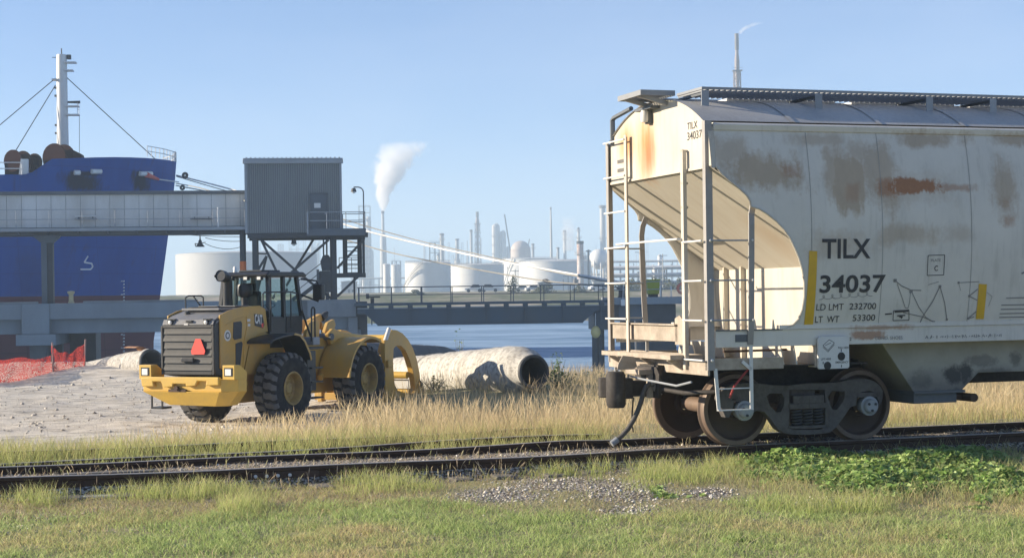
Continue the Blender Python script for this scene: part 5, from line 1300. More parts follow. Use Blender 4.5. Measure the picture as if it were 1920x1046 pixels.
MB().prism([(-.36,-.3,0),(.36,-.3,0),(.42,-.3,.9),(-.42,-.3,.9)], (0,.62,0)).build('bin_body', gm, bi, bevel=.03); MB().box(-.46,.46,-.36,.38,.902,.96).build('bin_rim', gm, bi); MB().box(-.3,.3,-.2,.2,-.2,0).build('bin_base', M['dark_steel'], bi)
lf = thing('life_ring', 'faded red life ring hanging on the pier railing', 'life ring', tuple(br.w((bp(1279,546).x, -.1, zz(546)))), BTH)
lr = MB(); pts = [(.3*math.cos(t), 0, .3*math.sin(t)) for t in np.linspace(0, 2*PI, 25)]; lr.tube(pts, .09, 8); lr.build('ring', weathered('life_ring_red', (.6,.14,.08), (.6,.5,.45), .5, 3, .6), lf, 60)
fd = thing('fender_buoy', 'pale yellow fender hanging at the waterline below the bridge end', 'fender', tuple(br.w((bp(1118,620).x, .3, zz(626)))), BTH)
MB().sphere((0,0,0), .32, 16, 10, (1,1,1.25)).build('fender_body', weathered('fender_yellow', (.65,.52,.2), (.5,.4,.2), .5, 4, .6), fd, 60); MB().tube([(0,0,.38),(0,0,1.2)], .02, 5).build('rope', M['white'], fd)
fl_ = thing('white_float', 'small white float on a line by the pier', 'float', tuple(br.w((bp(1166,571).x, -.5, zz(571)))), BTH)
MB().box(-.13,.13,-.1,.1,-.2,.2).build('float_body', M['white'], fl_, bevel=.04); MB().tube([(0,0,.2),(.05,0,1.4)], .02, 5).build('float_line', M['white'], fl_)
mb_ = thing('mooring_bollard', 'dark mooring bollard on the pier where the ship lines end', 'bollard', tuple(br.w((bp(1172,560).x, 1.5, zz(561.5)))), BTH)
MB().lathe([(.3,0),(.22,.1),(.2,.5),(.34,.6),(.3,.72),(0,.75)], (0,0,0), (0,0,1), 16).build('bollard_body', M['dark_steel'], mb_, 40)
# ------------------------------------------------------------------ bulk carrier, bow to the right
SD = 165.0
sf = Frame(at(330, 560, SD), .10)            # x forward (towards the bow), y away
def sp_(px, py, v=0): return sf.pl(px, py, 1, v)
sh = thing('cargo_ship', 'moored cargo ship with a dark blue hull, red waterline and white foremast', 'ship', tuple(sf.o), .10)
WL = -3.5-sf.o.z
zA = sp_(329, 304).z; zB = sp_(200, 304, -10.5).z; zdk = zA; zrb = sp_(200, 554, -8).z; zlow = sp_(45, 331, -12.5).z
def stem(z):
    pts = [(sp_(330,300).z, sp_(331,300).x), (sp_(328,340).z, sp_(328,340).x), (sp_(318,430).z, sp_(317,430).x), (sp_(302,550).z, sp_(301,550).x), (sp_(290,640).z, sp_(288,640).x), (-30, sp_(284,700).x)]
    for (a, x), (b, y) in zip(pts, pts[1:]):
        if z >= b: return x+(y-x)*(a-z)/(a-b) if a != b else x
    return pts[-1][1]
def half(u, z):
    """half breadth u metres behind the stem"""
    f = min(1, max(0, (z-WL)/(zdk-WL)))
    Lz = 26-12*f; t = min(1, u/Lz)
    return 15*(1-(1-t)**(1.9+.8*f))**(.95-.25*f)
xc0 = sp_(106, 304, -12).x; xc1 = sp_(64, 331, -12).x
def ztop(x):
    b = zA+(zB-zA)*min(1, max(0, stem(zA)-x)/9.0)
    return b+(zlow-b)*min(1, max(0, (xc0-x)/(xc0-xc1)))
def hull():
    mb = MB(); us = [0,.15,.4,.8,1.4,2.2,3.2,4.5,6,8,9.5,10.5,11.2,11.8,12.4,13,13.6,14.4,16,21,28,40,70,120]
    zs = list(np.linspace(WL-4, zdk, 26))
    for sg in (-1, 1):
        b = len(mb.v)
        for z in zs:
            sx = stem(z)
            for u in us: zz_ = min(z, ztop(sx-u)); mb.v.append((sx-u, sg*half(u, zz_), zz_))
        k = len(us)
        for j in range(len(zs)-1):
            for i in range(k-1):
                a = b+j*k+i; q = (a, a+1, a+k+1, a+k); mb.f.append(q[::-1] if sg > 0 else q)
    return mb
def hs(px, py):
    """a point on the near (starboard) hull side seen at this photo position"""
    v = -2
    for _ in range(14):
        q = sp_(px, py, v); v = -half(max(0, stem(q.z)-q.x), q.z)*.6+v*.4
    return sp_(px, py, v-.03)
n = N('ship_hull_paint'); p = n.coord('Object'); z = n.sep(p)[2]
big = n.noise(n.mapping(p, (.3,.3,.06)), 1.2, 6, .65); fine = n.noise(p, 3, 4)
xx, yy, z_ = n.sep(p); sq = n.math('FRACT', n.math('MULTIPLY', z_, .42)); sx_ = n.math('FRACT', n.math('MULTIPLY', xx, .16)); plate = n.math('MAXIMUM', n.ramp(sq, [(.0, 1), (.035, 0)]), n.ramp(sx_, [(.0, 1), (.012, 0)]))
stk = n.ramp(n.noise(n.mapping(p, (1.4,1.4,.10)), 1, 5, .7), [(.56, 0), (.74, .6)])
blue = n.mix(n.ramp(big, [(.4, 0), (.7, 1)]), (.001,.055,.25), (.002,.070,.31)); red = n.mix(big, (.10,.018,.028), (.14,.03,.04))
def soot(px, py, wpx, hpx):
    c = hs(px, py); dx = n.math('DIVIDE', n.math('SUBTRACT', xx, c.x), wpx/20.5); dz = n.math('DIVIDE', n.math('SUBTRACT', z_, c.z), hpx/20.5)
    r = n.math('POWER', n.math('ADD', n.math('POWER', n.math('ABSOLUTE', dx), 3), n.math('POWER', n.math('ABSOLUTE', dz), 3)), .333)
    r = n.math('ADD', r, n.math('MULTIPLY', n.math('SUBTRACT', n.noise(n.mapping(p, (2.2,2.2,.25)), 1, 5, .7), .5), 1.4))
    return n.math('MULTIPLY', n.ramp(r, [(.45, 1), (1.1, 0)]), .93)
st_ = None
for q_ in ((152,342,40,22), (158,326,34,6), (264,342,17,24), (268,326,20,6), (60,520,30,60)):
    k_ = soot(*q_); k_ = n.math('MULTIPLY', k_, .25) if q_[0] == 60 else k_; st_ = k_ if st_ is None else n.math('MAXIMUM', st_, k_)
hc_ = n.mix(n.ramp(n.math('SUBTRACT', z, zrb-.5), [(.49, 0), (.51, 1)]), n.mix(plate, red, (.05,.01,.015)), n.mix(n.math('MULTIPLY', plate, .45), n.mix(stk, blue, (.02,.03,.06)), (.002,.02,.07)))
n.col(n.mix(st_, hc_, (.008,.010,.016))); n.set(.6, 0, .08); n.bump(big, .06, .1)
hl = hull(); hull_o = hl.build('hull', n.m, sh, 50)
# the sheer strake: bulwark drops aft of the forecastle
bl_ = MB()
us = [0,.15,.4,.8,1.4,2.2,3.2,4.5,6,8]; 
dkm = MB(); us2 = [0,.4,1.4,3.2,6,10,16,28,60,120]; zd = zlow-.25
for u in us2: dkm.v += [(stem(zd)-u, -half(u, zd), zd), (stem(zd)-u, half(u, zd), zd)]
for i in range(len(us2)-1): a = 2*i; dkm.f.append((a, a+1, a+3, a+2))
# hull upper edge behind the break is cut by building the forecastle as bulwark only forward
dkm.build('forecastle_deck', M['rust'], sh)
# draught marks and the bow thruster sign
wm = MB()
for (xa, ya), (xb, yb), w in (((165,480),(158,492),.14), ((158,492),(172,494),.14), ((172,494),(174,500),.14), ((174,500),(170,505),.14), ((170,505),(151,505),.14)):
    wm.bar(hs(xa, ya), hs(xb, yb), w, .03, up=(0,-1,0))
wm.build('bulbous_bow_mark', M['white'], hull_o)
dm = MB()
for y in list(range(527, 566, 6))+list(range(622, 660, 6)):
    q = hs(232, y); dm.box(q.x-.09, q.x+.09, q.y-.03, q.y+.03, q.z-.07, q.z+.07)
for y in (527, 552, 627, 652): q = hs(228, y); dm.box(q.x-.25, q.x+.1, q.y-.03, q.y+.03, q.z-.05, q.z+.05)
dm.build('draught_mark', M['white'], hull_o)['kind'] = 'stuff'
# hawse pockets with rust stained streaks and fairleads
for x0, x1, y in ((140,150,324), (172,190,322), (262,284,326)):
    a = hs(x0, y); b = hs(x1, y); MB().tube([a+Vector((0,-.12,0)), b+Vector((0,-.12,0))], .22, 8).build('fairlead', M['white'], hull_o, 50)
q = hs(275, 328); q2 = hs(298, 337); q3 = hs(320, 342)
rr_ = MB().tube([q+Vector((0,-.3,0)), q2+Vector((0,-.35,0))], [.28,.12], 8).build('red_rope', weathered('red_rope', (.6,.08,.06), (.5,.12,.1), .4, 4, .7), sh, 50)
MB().tube([q2+Vector((0,-.35,0)), q3+Vector((.8,-.3,0))], .06, 6).build('messenger_line', M['white'], sh)
# cut down bulwark aft: cover the upper strake with open rail
cutx = sp_(95, 330).x
# foremast
mx = sp_(118, 285).x; mz0 = zlow-.3; mz1 = sp_(118, 103).z
mst = MB().lathe([(.62,0),(.58,3),(.50,mz1-mz0-.2),(.46,mz1-mz0)], (mx, 0, mz0), (0,0,1), 16).build('foremast', M['white'], sh, 40)
for py, s_, L in ((118,1,1.1),(200,1,1.3),(216,1,1.3),(133,1,.8),(150,-1,.6)):
    z = sp_(118, py).z; MB().box(mx+(.3 if s_ > 0 else -.3-L), mx+(.3+L if s_ > 0 else -.3), -.5, .5, z-.06, z+.06).build('mast_platform', M['white'], mst)
z = sp_(118, 108).z; MB().box(mx+.5, mx+.9, -.2, .2, z-.2, z+.25).build('mast_lamp', M['dark_steel'], mst, bevel=.05)
z = sp_(118, 192).z; MB().tube([(mx+.5,0,z),(mx+1.7,0,z)], [.1,.14], 8).build('fog_horn', M['dark_steel'], mst)
z0 = sp_(118, 216).z; z1 = sp_(118, 195).z
gr_ = MB(); rail_run(gr_, [(mx+1.5,-.5),(mx+1.5,.5)], z0, z1-z0, 1, .03); gr_.build('mast_rail', M['white'], mst)
MB().tube([(mx+1.6,.1,z0),(mx+1.5,.1,mz0)], .025, 5).build('mast_ladder', M['grey_steel'], mst)
MB().tube([(mx,0,mz1),(mx,0,mz1+.6)], .06, 6).box(mx-.9,mx+.9,-.03,.03,mz1-.3,mz1-.24).build('mast_light', M['dark_steel'], mst)
for k, py in enumerate((165, 180, 235, 250)):
    z = sp_(118, py).z; MB().box(mx-.72,mx-.45,-.1,.1,z-.1,z+.1).build('mast_fitting', M['grey_steel'], mst)
gr_ = MB(); v0 = -half(14, zlow)+.3; rail_run(gr_, [(xc1-.6, v0), (xc1-14, v0-1.5)], zlow, sp_(30,305,v0).z-zlow, 1.9, .05); gr_.build('deck_rail', M['white'], sh, 50)
MB().prism([(xc1-.9, v0+.2, zlow), (xc1-.1, v0+.2, zlow), (xc1-.1, v0+.2, zlow+1.4), (xc1-.7, v0+.2, zlow+1.4)], (0,.5,0)).build('deck_box', M['white'], sh)
# stays
wires = [((121,142),(297,304)), ((104,147),(-60,285)), ((104,160),(25,290))]
for (xa, ya), (xb, yb) in wires:
    MB().tube([sp_(xa, ya), sp_(xb, yb)], .045, 5).build('stay_wire', M['dark_steel'], sh)
# windlasses, winch drums
M['winch'] = weathered('winch_red_brown', (.035,.012,.009), (.02,.009,.008), .7, 1.5, .85, 0, .1, .02, spec=.05)
for px, py, r in ((28,303,1.05), (50,305,.9), (105,297,1.35)):
    c = sp_(px, py, -3); wd_ = MB().lathe([(r,-.1),(r,.0),(r*.55,.02),(r*.55,1.3),(r,1.32),(r,1.42)], (c.x, -3.8, c.z), (.55,1,0), 20).build('winch_drum', M['winch'], sh, 40)
    MB().box(c.x-r*.8, c.x+r*.8, -3.6, -2, mz0, c.z-.2).build('winch_bed', M['winch'], wd_)
a = sp_(128, 285, -3); MB().prism([(a.x-1.2,-3.2,mz0),(a.x+1.7,-3.2,mz0),(a.x+1.2,-3.2,a.z-.2),(a.x+.4,-3.2,a.z+.2),(a.x-.8,-3.2,a.z+.2)], (0,2,0)).build('windlass_gear', M['winch'], sh, bevel=.1)
a = sp_(150, 298, -3); MB().box(a.x-.8,a.x+.6,-3,-2,mz0,a.z+.1).build('winch_gear', M['dark_steel'], sh, bevel=.1)
# bow guard rail
gr_ = MB(); xs = [sp_(px, 300).x for px in (303, 316, 329)]
zz0 = zdk; zz1 = sp_(318, 286).z
rail_run(gr_, [(stem(zdk)-2.0, -half(2.0, zdk)), (stem(zdk)-.8, -half(.8, zdk)), (stem(zdk)-.02, 0), (stem(zdk)-.8, half(.8, zdk)), (stem(zdk)-2.0, half(2.0, zdk))], zz0, zz1-zz0, .9, .04)
gr_.build('bow_rail', M['white'], sh, 50)
MB().box(stem(zdk)-.2, stem(zdk)-.05, -.06, .06, zdk, zz1+.1).build('jack_staff', M['white'], sh)
# mooring lines with rat guards: from the bow away to the right hand pier
M['rope'] = weathered('mooring_rope', (.30,.29,.26), (.16,.155,.15), .5, 3, .8, 0, 0)
M['rope_white'] = weathered('pale_mooring_rope', (.72,.70,.66), (.55,.53,.5), .4, 3, .8, 0, 0)
DE = 108.5
def mline(name, label, pts, r, mat, guard=None):
    """pts: photo points along one rope; the depth runs from the ship to the pier"""
    n_ = len(pts); xs = [p[0] for p in pts]
    P = [at(x, y, SD-3+(DE-SD+3)*(x-xs[0])/(xs[-1]-xs[0])) for x, y in pts]
    # a smooth rope through the points
    Q = []
    for i in range(n_-1):
        p0 = P[max(i-1, 0)]; p1 = P[i]; p2 = P[i+1]; p3 = P[min(i+2, n_-1)]
        for k in range(10):
            t = k/10; Q.append(.5*((2*p1)+(p2-p0)*t+(2*p0-5*p1+4*p2-p3)*t*t+(3*p1-p0-3*p2+p3)*t**3))
    Q.append(P[-1])
    o = MB().tube(Q, r, 6).build(name, mat, None, 60); tag(o, label, 'rope', 'mooring lines of the cargo ship'); o['group'] = 'mooring lines of the cargo ship'
    return o, Q
l1, Q1 = mline('mooring_line', 'thick pale mooring line, the upper one crossing in front of the refinery', [(331,329),(440,357),(570,397),(690,434),(800,460),(920,486),(1030,506),(1140,525),(1172,531)], .075, M['rope_white'])
l2, Q2 = mline('mooring_line', 'thin dark mooring line just above the thick pale one', [(331,331),(440,362),(570,390),(700,428),(800,455),(920,482),(1030,508),(1140,528),(1172,533)], .045, M['rope'])
l3, Q3 = mline('mooring_line', 'lowest mooring line, sagging darkly across the white tanks', [(330,348),(440,372),(570,424),(700,465),(800,488),(920,510),(1025,527),(1140,537),(1172,541)], .055, M['rope'])
l4, Q4 = mline('mooring_line', 'short pale mooring line dropping behind the gallery from the bow', [(330,344),(372,352),(420,366),(460,377)], .05, M['rope'])
for (px, py, r) in ((347,329,.32), (342,352,.27)):
    c = at(px, py, SD-5); rg = MB().lathe([(r*.95,-.05),(r,0),(r*.95,.05),(r*.55,.06),(r*.5,0),(r*.55,-.06),(r*.95,-.05)], c, (.45,-1,-.2), 18, caps=False).lathe([(r*.5,-.03),(.05,0),(r*.5,.03)], c, (.45,-1,-.2), 12, caps=False).build('rat_guard', M['dark_steel'], None, 40)
    tag(rg, 'round dark rat guard on the %s mooring line at the bow' % ('upper' if py < 340 else 'lower'), 'rat guard')
c = at(1025, 527, SD-3+(DE-SD+3)*(1025-331)/(1172-331)); d_ = (Q3[-1]-Q3[0]).normalized()
tag(MB().tube([c-d_*.4, c, c+d_*.4], [.08,.16,.08], 8).build('rope_splice', M['dark_steel'], None, 50), 'dark thick splice on the lowest mooring line near the right', 'rope splice')
# ------------------------------------------------------------------ dredge pipes, plastic safety net
n = N('pipe_wrap'); p = n.coord('Object'); x, y, z = n.sep(p)
s1 = n.noise(n.mapping(p, (3.5,.35,.35)), 1.6, 6, .7, .5); s2 = n.noise(p, 9, 5, .65)
c = n.mix(n.ramp(s1, [(.35, 0), (.7, 1)]), (.60,.575,.52), (.38,.355,.31))
c = n.mix(n.math('MULTIPLY', n.ramp(s2, [(.47, 0), (.62, 1)]), .7), c, (.22,.20,.175))
n.col(c); n.set(.85, 0, .2); n.bump(n.math('ADD', n.math('MULTIPLY', s1, .7), n.math('MULTIPLY', s2, .3)), .7, .05); M['wrap'] = n.m
def big_pipe(name, label, mouth, away, L, r0, mat, ring=.5, taper=None, sag=0):
    """mouth: centre of the open end; away: direction the pipe runs to; local x along the pipe"""
    a = Vector(away).normalized(); rz = math.atan2(a.y, a.x)
    t = thing(name, label, 'pipe', mouth, rz); t.rotation_euler.y = -math.asin(a.z)
    prof = []
    r1 = taper or r0
    prof = [(ring+.02, .02), (ring+.04, .15), (r0*.88, .42), (r0*.97, .75), (r0, 1.2)]
    k = 40; random.seed(len(label))
    for i in range(1, k+1):
        x_ = 1.2+(L-1.2)*i/k; prof.append(((r0+(r1-r0)*i/k)*(1+random.uniform(-.035, .035)), x_))
    prof.append((0.01, L+.02))
    o = MB().lathe(prof, (0,0,0), (1,0,0), 40, caps=False).build('wrapped_body', mat, t, 60)
    MB().lathe([(ring-.09,.9),(ring-.09,0),(ring-.06,-.05),(ring,-.06),(ring+.02,-.03),(ring+.02,.1)], (0,0,0), (1,0,0), 36, caps=False).build('steel_end', M['dark_steel'], t, 40)
    MB().lathe([(0,.88),(ring-.085,.88)], (0,0,0), (1,0,0), 24, caps=False).build('bore', M['black'], t)
    for q in (2.7, 4.6, 6.6):
        if q < L: MB().lathe([(r0+(r1-r0)*q/L+.005,q-.03),(r0+(r1-r0)*q/L+.022,q),(r0+(r1-r0)*q/L+.005,q+.03)], (0,0,0), (1,0,0), 40, caps=False).build('pipe_seam', mat, t, 60)
    return t
m1 = at(1000, 697, 46.0)
e1 = at(765, 706, 53.5)
big_pipe('dredge_pipe', 'large pale wrapped pipe lying in the grass, its round dark mouth facing right', tuple(m1), e1-m1, 10.0, .74, M['wrap'], .455, .60)
m3 = at(284, 681, 65.5)
big_pipe('dredge_pipe', 'cream dirty pipe half buried in sand left of the loader', tuple(m3), Vector((-.72,.66,-.13)), 7.5, .60, M['wrap'], .55, .50)
q = MB().prism([(.9,-.35,.56),(1.6,-.35,.60),(1.6,-.05,.66),(.9,-.05,.63)], (0,0,-.05))
rz = math.atan2(.66, -.72)
op = thing('debris_patch', 'rusty orange patch stuck on top of the half buried pipe', 'debris', tuple(m3), rz); MB().grid(lambda u, v: (.75+u*.75, -.5+v*.75, .02+math.sqrt(max(0, .625**2-(-.5+v*.75)**2))), 5, 6).build('patch', weathered('orange_patch', (.42,.16,.05), (.6,.45,.3), .6, 5, .8, 0, .2), op)
m2 = at(845, 664, 73); e2 = at(770, 648, 68)
n = N('dark_pipe_wrap'); p = n.coord('Object'); s1 = n.noise(n.mapping(p, (3,.4,.4)), 1.6, 6, .7); n.col(n.mix(s1, (.10,.10,.105), (.2,.195,.19))); n.set(.85, 0, .2); n.bump(s1, .6, .05)
mA = at(846, 674, 72); mB = at(690, 669, 66)
big_pipe('dredge_pipe', 'dark grey pipe behind the pale wrapped pipe', tuple(mA), mB-mA, 7.5, .56, n.m, .42, .56)
# plastic net
n = N('orange_net'); p = n.coord('UV' if False else 'Object'); 
v = n.noise(p, 2.2, 5, .65); g = n.voronoi(n.mapping(p, (1,1,1)), 17, 'DISTANCE_TO_EDGE')
n.col(n.mix(v, (.46,.055,.045), (.32,.035,.035))); n.set(.6)
tb = n.new('ShaderNodeBsdfTransparent'); ml = n.new('ShaderNodeMixShader'); tl = n.new('ShaderNodeBsdfTranslucent'); tl.inputs[0].default_value = (.5,.06,.045,1)
m0 = n.new('ShaderNodeMixShader'); m0.inputs[0].default_value = .4; n.link(n.b.outputs[0], m0.inputs[1]); n.link(tl.outputs[0], m0.inputs[2])
hole = n.math('MULTIPLY', n.ramp(g, [(.10, 0), (.16, 1)]), n.ramp(v, [(.30, .45), (.56, 1)]))
n.link(hole, ml.inputs[0]); n.link(m0.outputs[0], ml.inputs[1]); n.link(tb.outputs[0], ml.inputs[2]); n.link(ml.outputs[0], n.out.inputs['Surface'])
M['net'] = n.m
def gp_(px, py, d): 
    q = at(px, py, d); return q
M['stake'] = weathered('faded_stake', (.34,.22,.20), (.2,.14,.12), .6, 6, .8)
sk = [(100, 642, 713, 66.0), (158, 636, 706, 67.2)]
sp3 = []
for i, (px, yt, yb, dd) in enumerate(sk):
    a = at(px, yb+6, dd); b = at(px+(-2 if i == 0 else 2), yt, dd)
    st = thing('net_stake', ('thin wooden stake at the left end of the short red net panel' if i == 0 else 'thin wooden stake at the right end of the short red net panel, nearest the pipe'), 'stake', tuple(a), 0, 'stakes of the red safety net')
    MB().tube([(0,0,-.2), (b-a)*.5, (b-a)], .035, 6).build('stake_pole', M['stake'], st, 50)
    sp3.append((a, b))
def net(name, label, A0, A1, B0, B1, sag_t, sag_b, nu=40, nv=12, folds=.12, seed=1):
    """a hanging net between two edges (A bottom/top, B bottom/top)"""
    rs = random.Random(seed); ph = [rs.uniform(0, 6) for _ in range(6)]
    def fn(u, v):
        lo_ = A0.lerp(B0, u)+Vector((0,0,-sag_b*4*u*(1-u))); hi = A1.lerp(B1, u)+Vector((0,0,-sag_t*4*u*(1-u)+.05*math.sin(u*17+ph[0])))
        p = lo_.lerp(hi, v); return p+Vector((.03*math.sin(v*9+ph[1]), folds*(math.sin(u*9+v*3+ph[2])+.6*math.sin(u*23-v*5+ph[3])), .04*math.sin(u*30+ph[4])*(1-v)))
    o = MB().grid(fn, nu, nv).build(name, M['net'], None, 60); return tag(o, label, 'safety net')
a0, a1 = sp3[0]; b0, b1 = sp3[1]
net('safety_net', 'short red plastic safety net stretched between two stakes beside the pipe', a0+Vector((0,0,.15)), a1-Vector((0,0,.15)), b0+Vector((0,0,.1)), b1-Vector((0,0,.05)), .38, -.05, 30, 12, .07, 3)
L0 = at(-70, 724, 61.5); L1 = at(-70, 664, 61.5)
net('safety_net', 'long red plastic safety net sagging away to the left edge of the view', L0, L1, a0+Vector((0,0,.1)), a1-Vector((0,0,.55)), .12, .0, 60, 12, .2, 5)
# ------------------------------------------------------------------ refinery on the far shore
M['tank'] = weathered('tank_white', (.74,.73,.70), (.58,.56,.52), .5, .08, .55, 0, 0, .01, 2, .6)
M['tank_grey'] = weathered('tank_grey', (.62,.61,.58), (.5,.49,.46), .5, .08, .55, 0, 0, .01, 2, .6)
M['tank_dull'] = weathered('dull_tank_paint', (.50,.49,.47), (.42,.41,.39), .4, .08, .6, 0, 0, .01, 2, .6)
M['flare'] = weathered('flare_steel', (.20,.16,.15), (.32,.29,.28), .8, .12, .6)
M['plant'] = weathered('plant_steel', (.40,.40,.39), (.26,.26,.26), .5, .15, .6, 0, 0, .01, 1, 1)
M['plant_dark'] = weathered('plant_dark_steel', (.12,.12,.12), (.2,.19,.18), .5, .2, .6, 0, 0, .01, 1, 1)
M['stack'] = weathered('stack_concrete', (.50,.49,.47), (.42,.41,.39), .5, .1, .7, 0, 0, .01, 4, .8)
M['stack_rust'] = weathered('rusted_stack', (.66,.63,.60), (.30,.12,.07), .9, .35, .7, 0, 0, .01, 3, 1)
def dd(d): return d if d < 500 else 700+(d-500)*1.6
def base(px, d):
    d = dd(d)
    x = (px-960)/F*d; z = -5.5+8.0+1.2*min(1, max(0, (d-380)/320)); return Vector((x, d, z-.3))
def hgt(px, py, d): return at(px, py, dd(d)).z
def wid(x0, x1, d): return (x1-x0)/F*dd(d)
def rt(name, label, cat, p, group=None): return thing(name, label, cat, tuple(p), 0, group)
def tank(x0, x1, ytop, d, label, dome=.06, mat=None, stair=None, rail=True, group='refinery storage tanks'):
    p = base((x0+x1)/2, d); r = wid(x0, x1, d)/2; p.y += r; h = hgt((x0+x1)/2, ytop, d)-p.z
    t = rt('storage_tank', label, 'tank', p, group)
    sh_ = MB().lathe([(r,0),(r,h)], (0,0,0), (0,0,1), 64, caps=False).build('shell', mat or M['tank'], t, 30)
    MB().lathe([(r+.1,h-.25),(r+.12,h+.1),(r-.3,h+.12)]+[(r*math.cos(a), h+.1+r*dome*2*math.sin(a)) for a in np.linspace(.15, PI/2, 8)], (0,0,0), (0,0,1), 64, caps=False).build('tank_roof', mat or M['tank'], t, 30)
    if rail: MB().lathe([(r+.02,h*.33),(r+.10,h*.33),(r+.10,h*.33+.2),(r+.02,h*.33+.2)], (0,0,0), (0,0,1), 64, caps=False).lathe([(r+.02,h*.66),(r+.10,h*.66),(r+.10,h*.66+.2),(r+.02,h*.66+.2)], (0,0,0), (0,0,1), 64, caps=False).build('wind_girder', mat or M['tank'], t, 30)
    if stair:
        a0, a1 = stair; mb = MB(); pts = [((r+.9)*math.cos(a0+(a1-a0)*i/16), (r+.9)*math.sin(a0+(a1-a0)*i/16), h*i/16) for i in range(17)]
        mb.tube(pts, .18, 5); mb.tube([(x, y, z+1.1) for x, y, z in pts], .1, 5)
        for x, y, z in pts[::1]: mb.tube([(x, y, z), (x, y, z+1.1)], .08, 4); 
        mb.build('spiral_stair', M['plant'], t, 50)
    if rail:
        mb = MB(); 
        for z in (.55, 1.1): mb.tube([((r-.2)*math.cos(a), (r-.2)*math.sin(a), h+.1+z) for a in np.linspace(0, 2*PI, 49)], .07, 4, False)
        for a in np.linspace(0, 2*PI, 33)[:-1]: mb.tube([((r-.2)*math.cos(a), (r-.2)*math.sin(a), h+.1), ((r-.2)*math.cos(a), (r-.2)*math.sin(a), h+1.2)], .06, 4)
        mb.build('tank_rail', M['plant'], t, 50)
    return t, r, h
def stack(px, w, ytop, d, label, mat=None, prof=None, rings=(), group='refinery stacks', name='smokestack', cap=True):
    p = base(px, d); h = hgt(px, ytop, d)-p.z; r = wid(0, w, d)/2
    t = rt(name, label, 'smokestack', p, group)
    pr = [(r*a, h*b) for a, b in (prof or [(1,0),(1,1)])]
    o = MB().lathe(pr, (0,0,0), (0,0,1), 20, caps=True).build('shaft', mat or M['stack'], t, 35)
    rt_ = pr[-1][0]
    if cap: MB().lathe([(rt_*1.02,h*.97),(rt_*1.18,h*.975),(rt_*1.18,h*1.0),(rt_*.9,h*1.004)], (0,0,0), (0,0,1), 20, caps=False).build('cap_ring', M['plant_dark'], t, 35)
    for f in rings:
        for (a, b), (c, e) in zip(pr, pr[1:]):
            if b <= f*h <= e: rr = a+(c-a)*(f*h-b)/max(e-b, 1e-6)
        mb = MB().lathe([(rr,f*h-.1),(rr+1.1,f*h-.1),(rr+1.1,f*h+.1),(rr,f*h+.1)], (0,0,0), (0,0,1), 20, caps=False)
        for z in (.6, 1.2): mb.tube([((rr+1.05)*math.cos(a), (rr+1.05)*math.sin(a), f*h+z) for a in np.linspace(0, 2*PI, 21)], .06, 4, False)
        mb.build('ring_platform', M['plant'], t, 35)
    la = MB().box(rt_*.3-.25, rt_*.3+.25, -max(p_[0] for p_ in pr)-.25, -max(p_[0] for p_ in pr)+.0, 0, h*.5).build('ladder', M['plant'], t)
    return t, p, h, r
def block(x0, x1, ytop, d, label, mat=None, name='process_tower', floors=6, group='refinery process towers', depth=1.0):
    """an open steel frame of floors round vessels"""
    p = base((x0+x1)/2, d); w = wid(x0, x1, d); h = hgt((x0+x1)/2, ytop, d)-p.z; dp = w*depth
    t = rt(name, label, 'tower', p, group); mt = mat or M['plant']
    fr = MB()
    for x in (-w/2, 0, w/2):
        for y in (0, dp): fr.box(x-.25, x+.25, y-.25, y+.25, 0, h)
    for k in range(1, floors+1):
        z = h*k/floors
        fr.box(-w/2-.3, w/2+.3, -.3, dp+.3, z-.35, z)
        fr.tube([(-w/2, -.3, z+1.1), (w/2, -.3, z+1.1)], .08, 4)
    for k in range(floors):
        z = h*k/floors; z2 = h*(k+1)/floors; s_ = 1 if k % 2 else -1
        fr.bar((-w/2*s_, -.1, z), (0, -.1, z2), .2, .2); fr.bar((0, -.1, z), (w/2*s_, -.1, z2), .2, .2)
    fr.build('steel_frame', mt, t)
    rr = random.Random(int(x0*7))
    for k in range(3):
        r = w*rr.uniform(.14, .2); x = -w/2+w*(k+.5)/3; hh = h*rr.uniform(.55, .98)
        MB().lathe([(r,0),(r,hh-r*.6),(r*.7,hh-r*.15),(0,hh)], (x, dp/2, 0), (0,0,1), 14).build('vessel', M['stack'], t, 40)
    return t
def column(x0, x1, ytop, d, label, group='refinery process towers', mat=None, plats=3):
    p = base((x0+x1)/2, d); r = wid(x0, x1, d)/2; h = hgt((x0+x1)/2, ytop, d)-p.z
    t = rt('process_column', label, 'tower', p, group)
    MB().lathe([(r,0),(r,h-r*.7),(r*.85,h-r*.3),(r*.5,h-r*.05),(0,h)], (0,0,0), (0,0,1), 20).build('column_shell', mat or M['stack'], t, 40)
    for k in range(plats):
        z = h*(.45+.5*k/max(1, plats)); MB().box(-r-.8, r+.8, -r-.9, r*.3, z-.15, z+.1).tube([(-r-.8,-r-.9,z+1.1),(r+.8,-r-.9,z+1.1)], .08, 4).build('platform', M['plant'], t)
    MB().tube([(r+.3,-r*.3,0),(r+.3,-r*.3,h*.97),(r*.5,-r*.2,h+.6),(0,0,h+.3)], max(.18, r*.12), 8).build('overhead_pipe', M['plant'], t, 50)
    MB().box(-r*.4-.25, -r*.4+.25, -r-.45, -r-.2, 0, h*.97).build('ladder', M['plant_dark'], t)
    return t
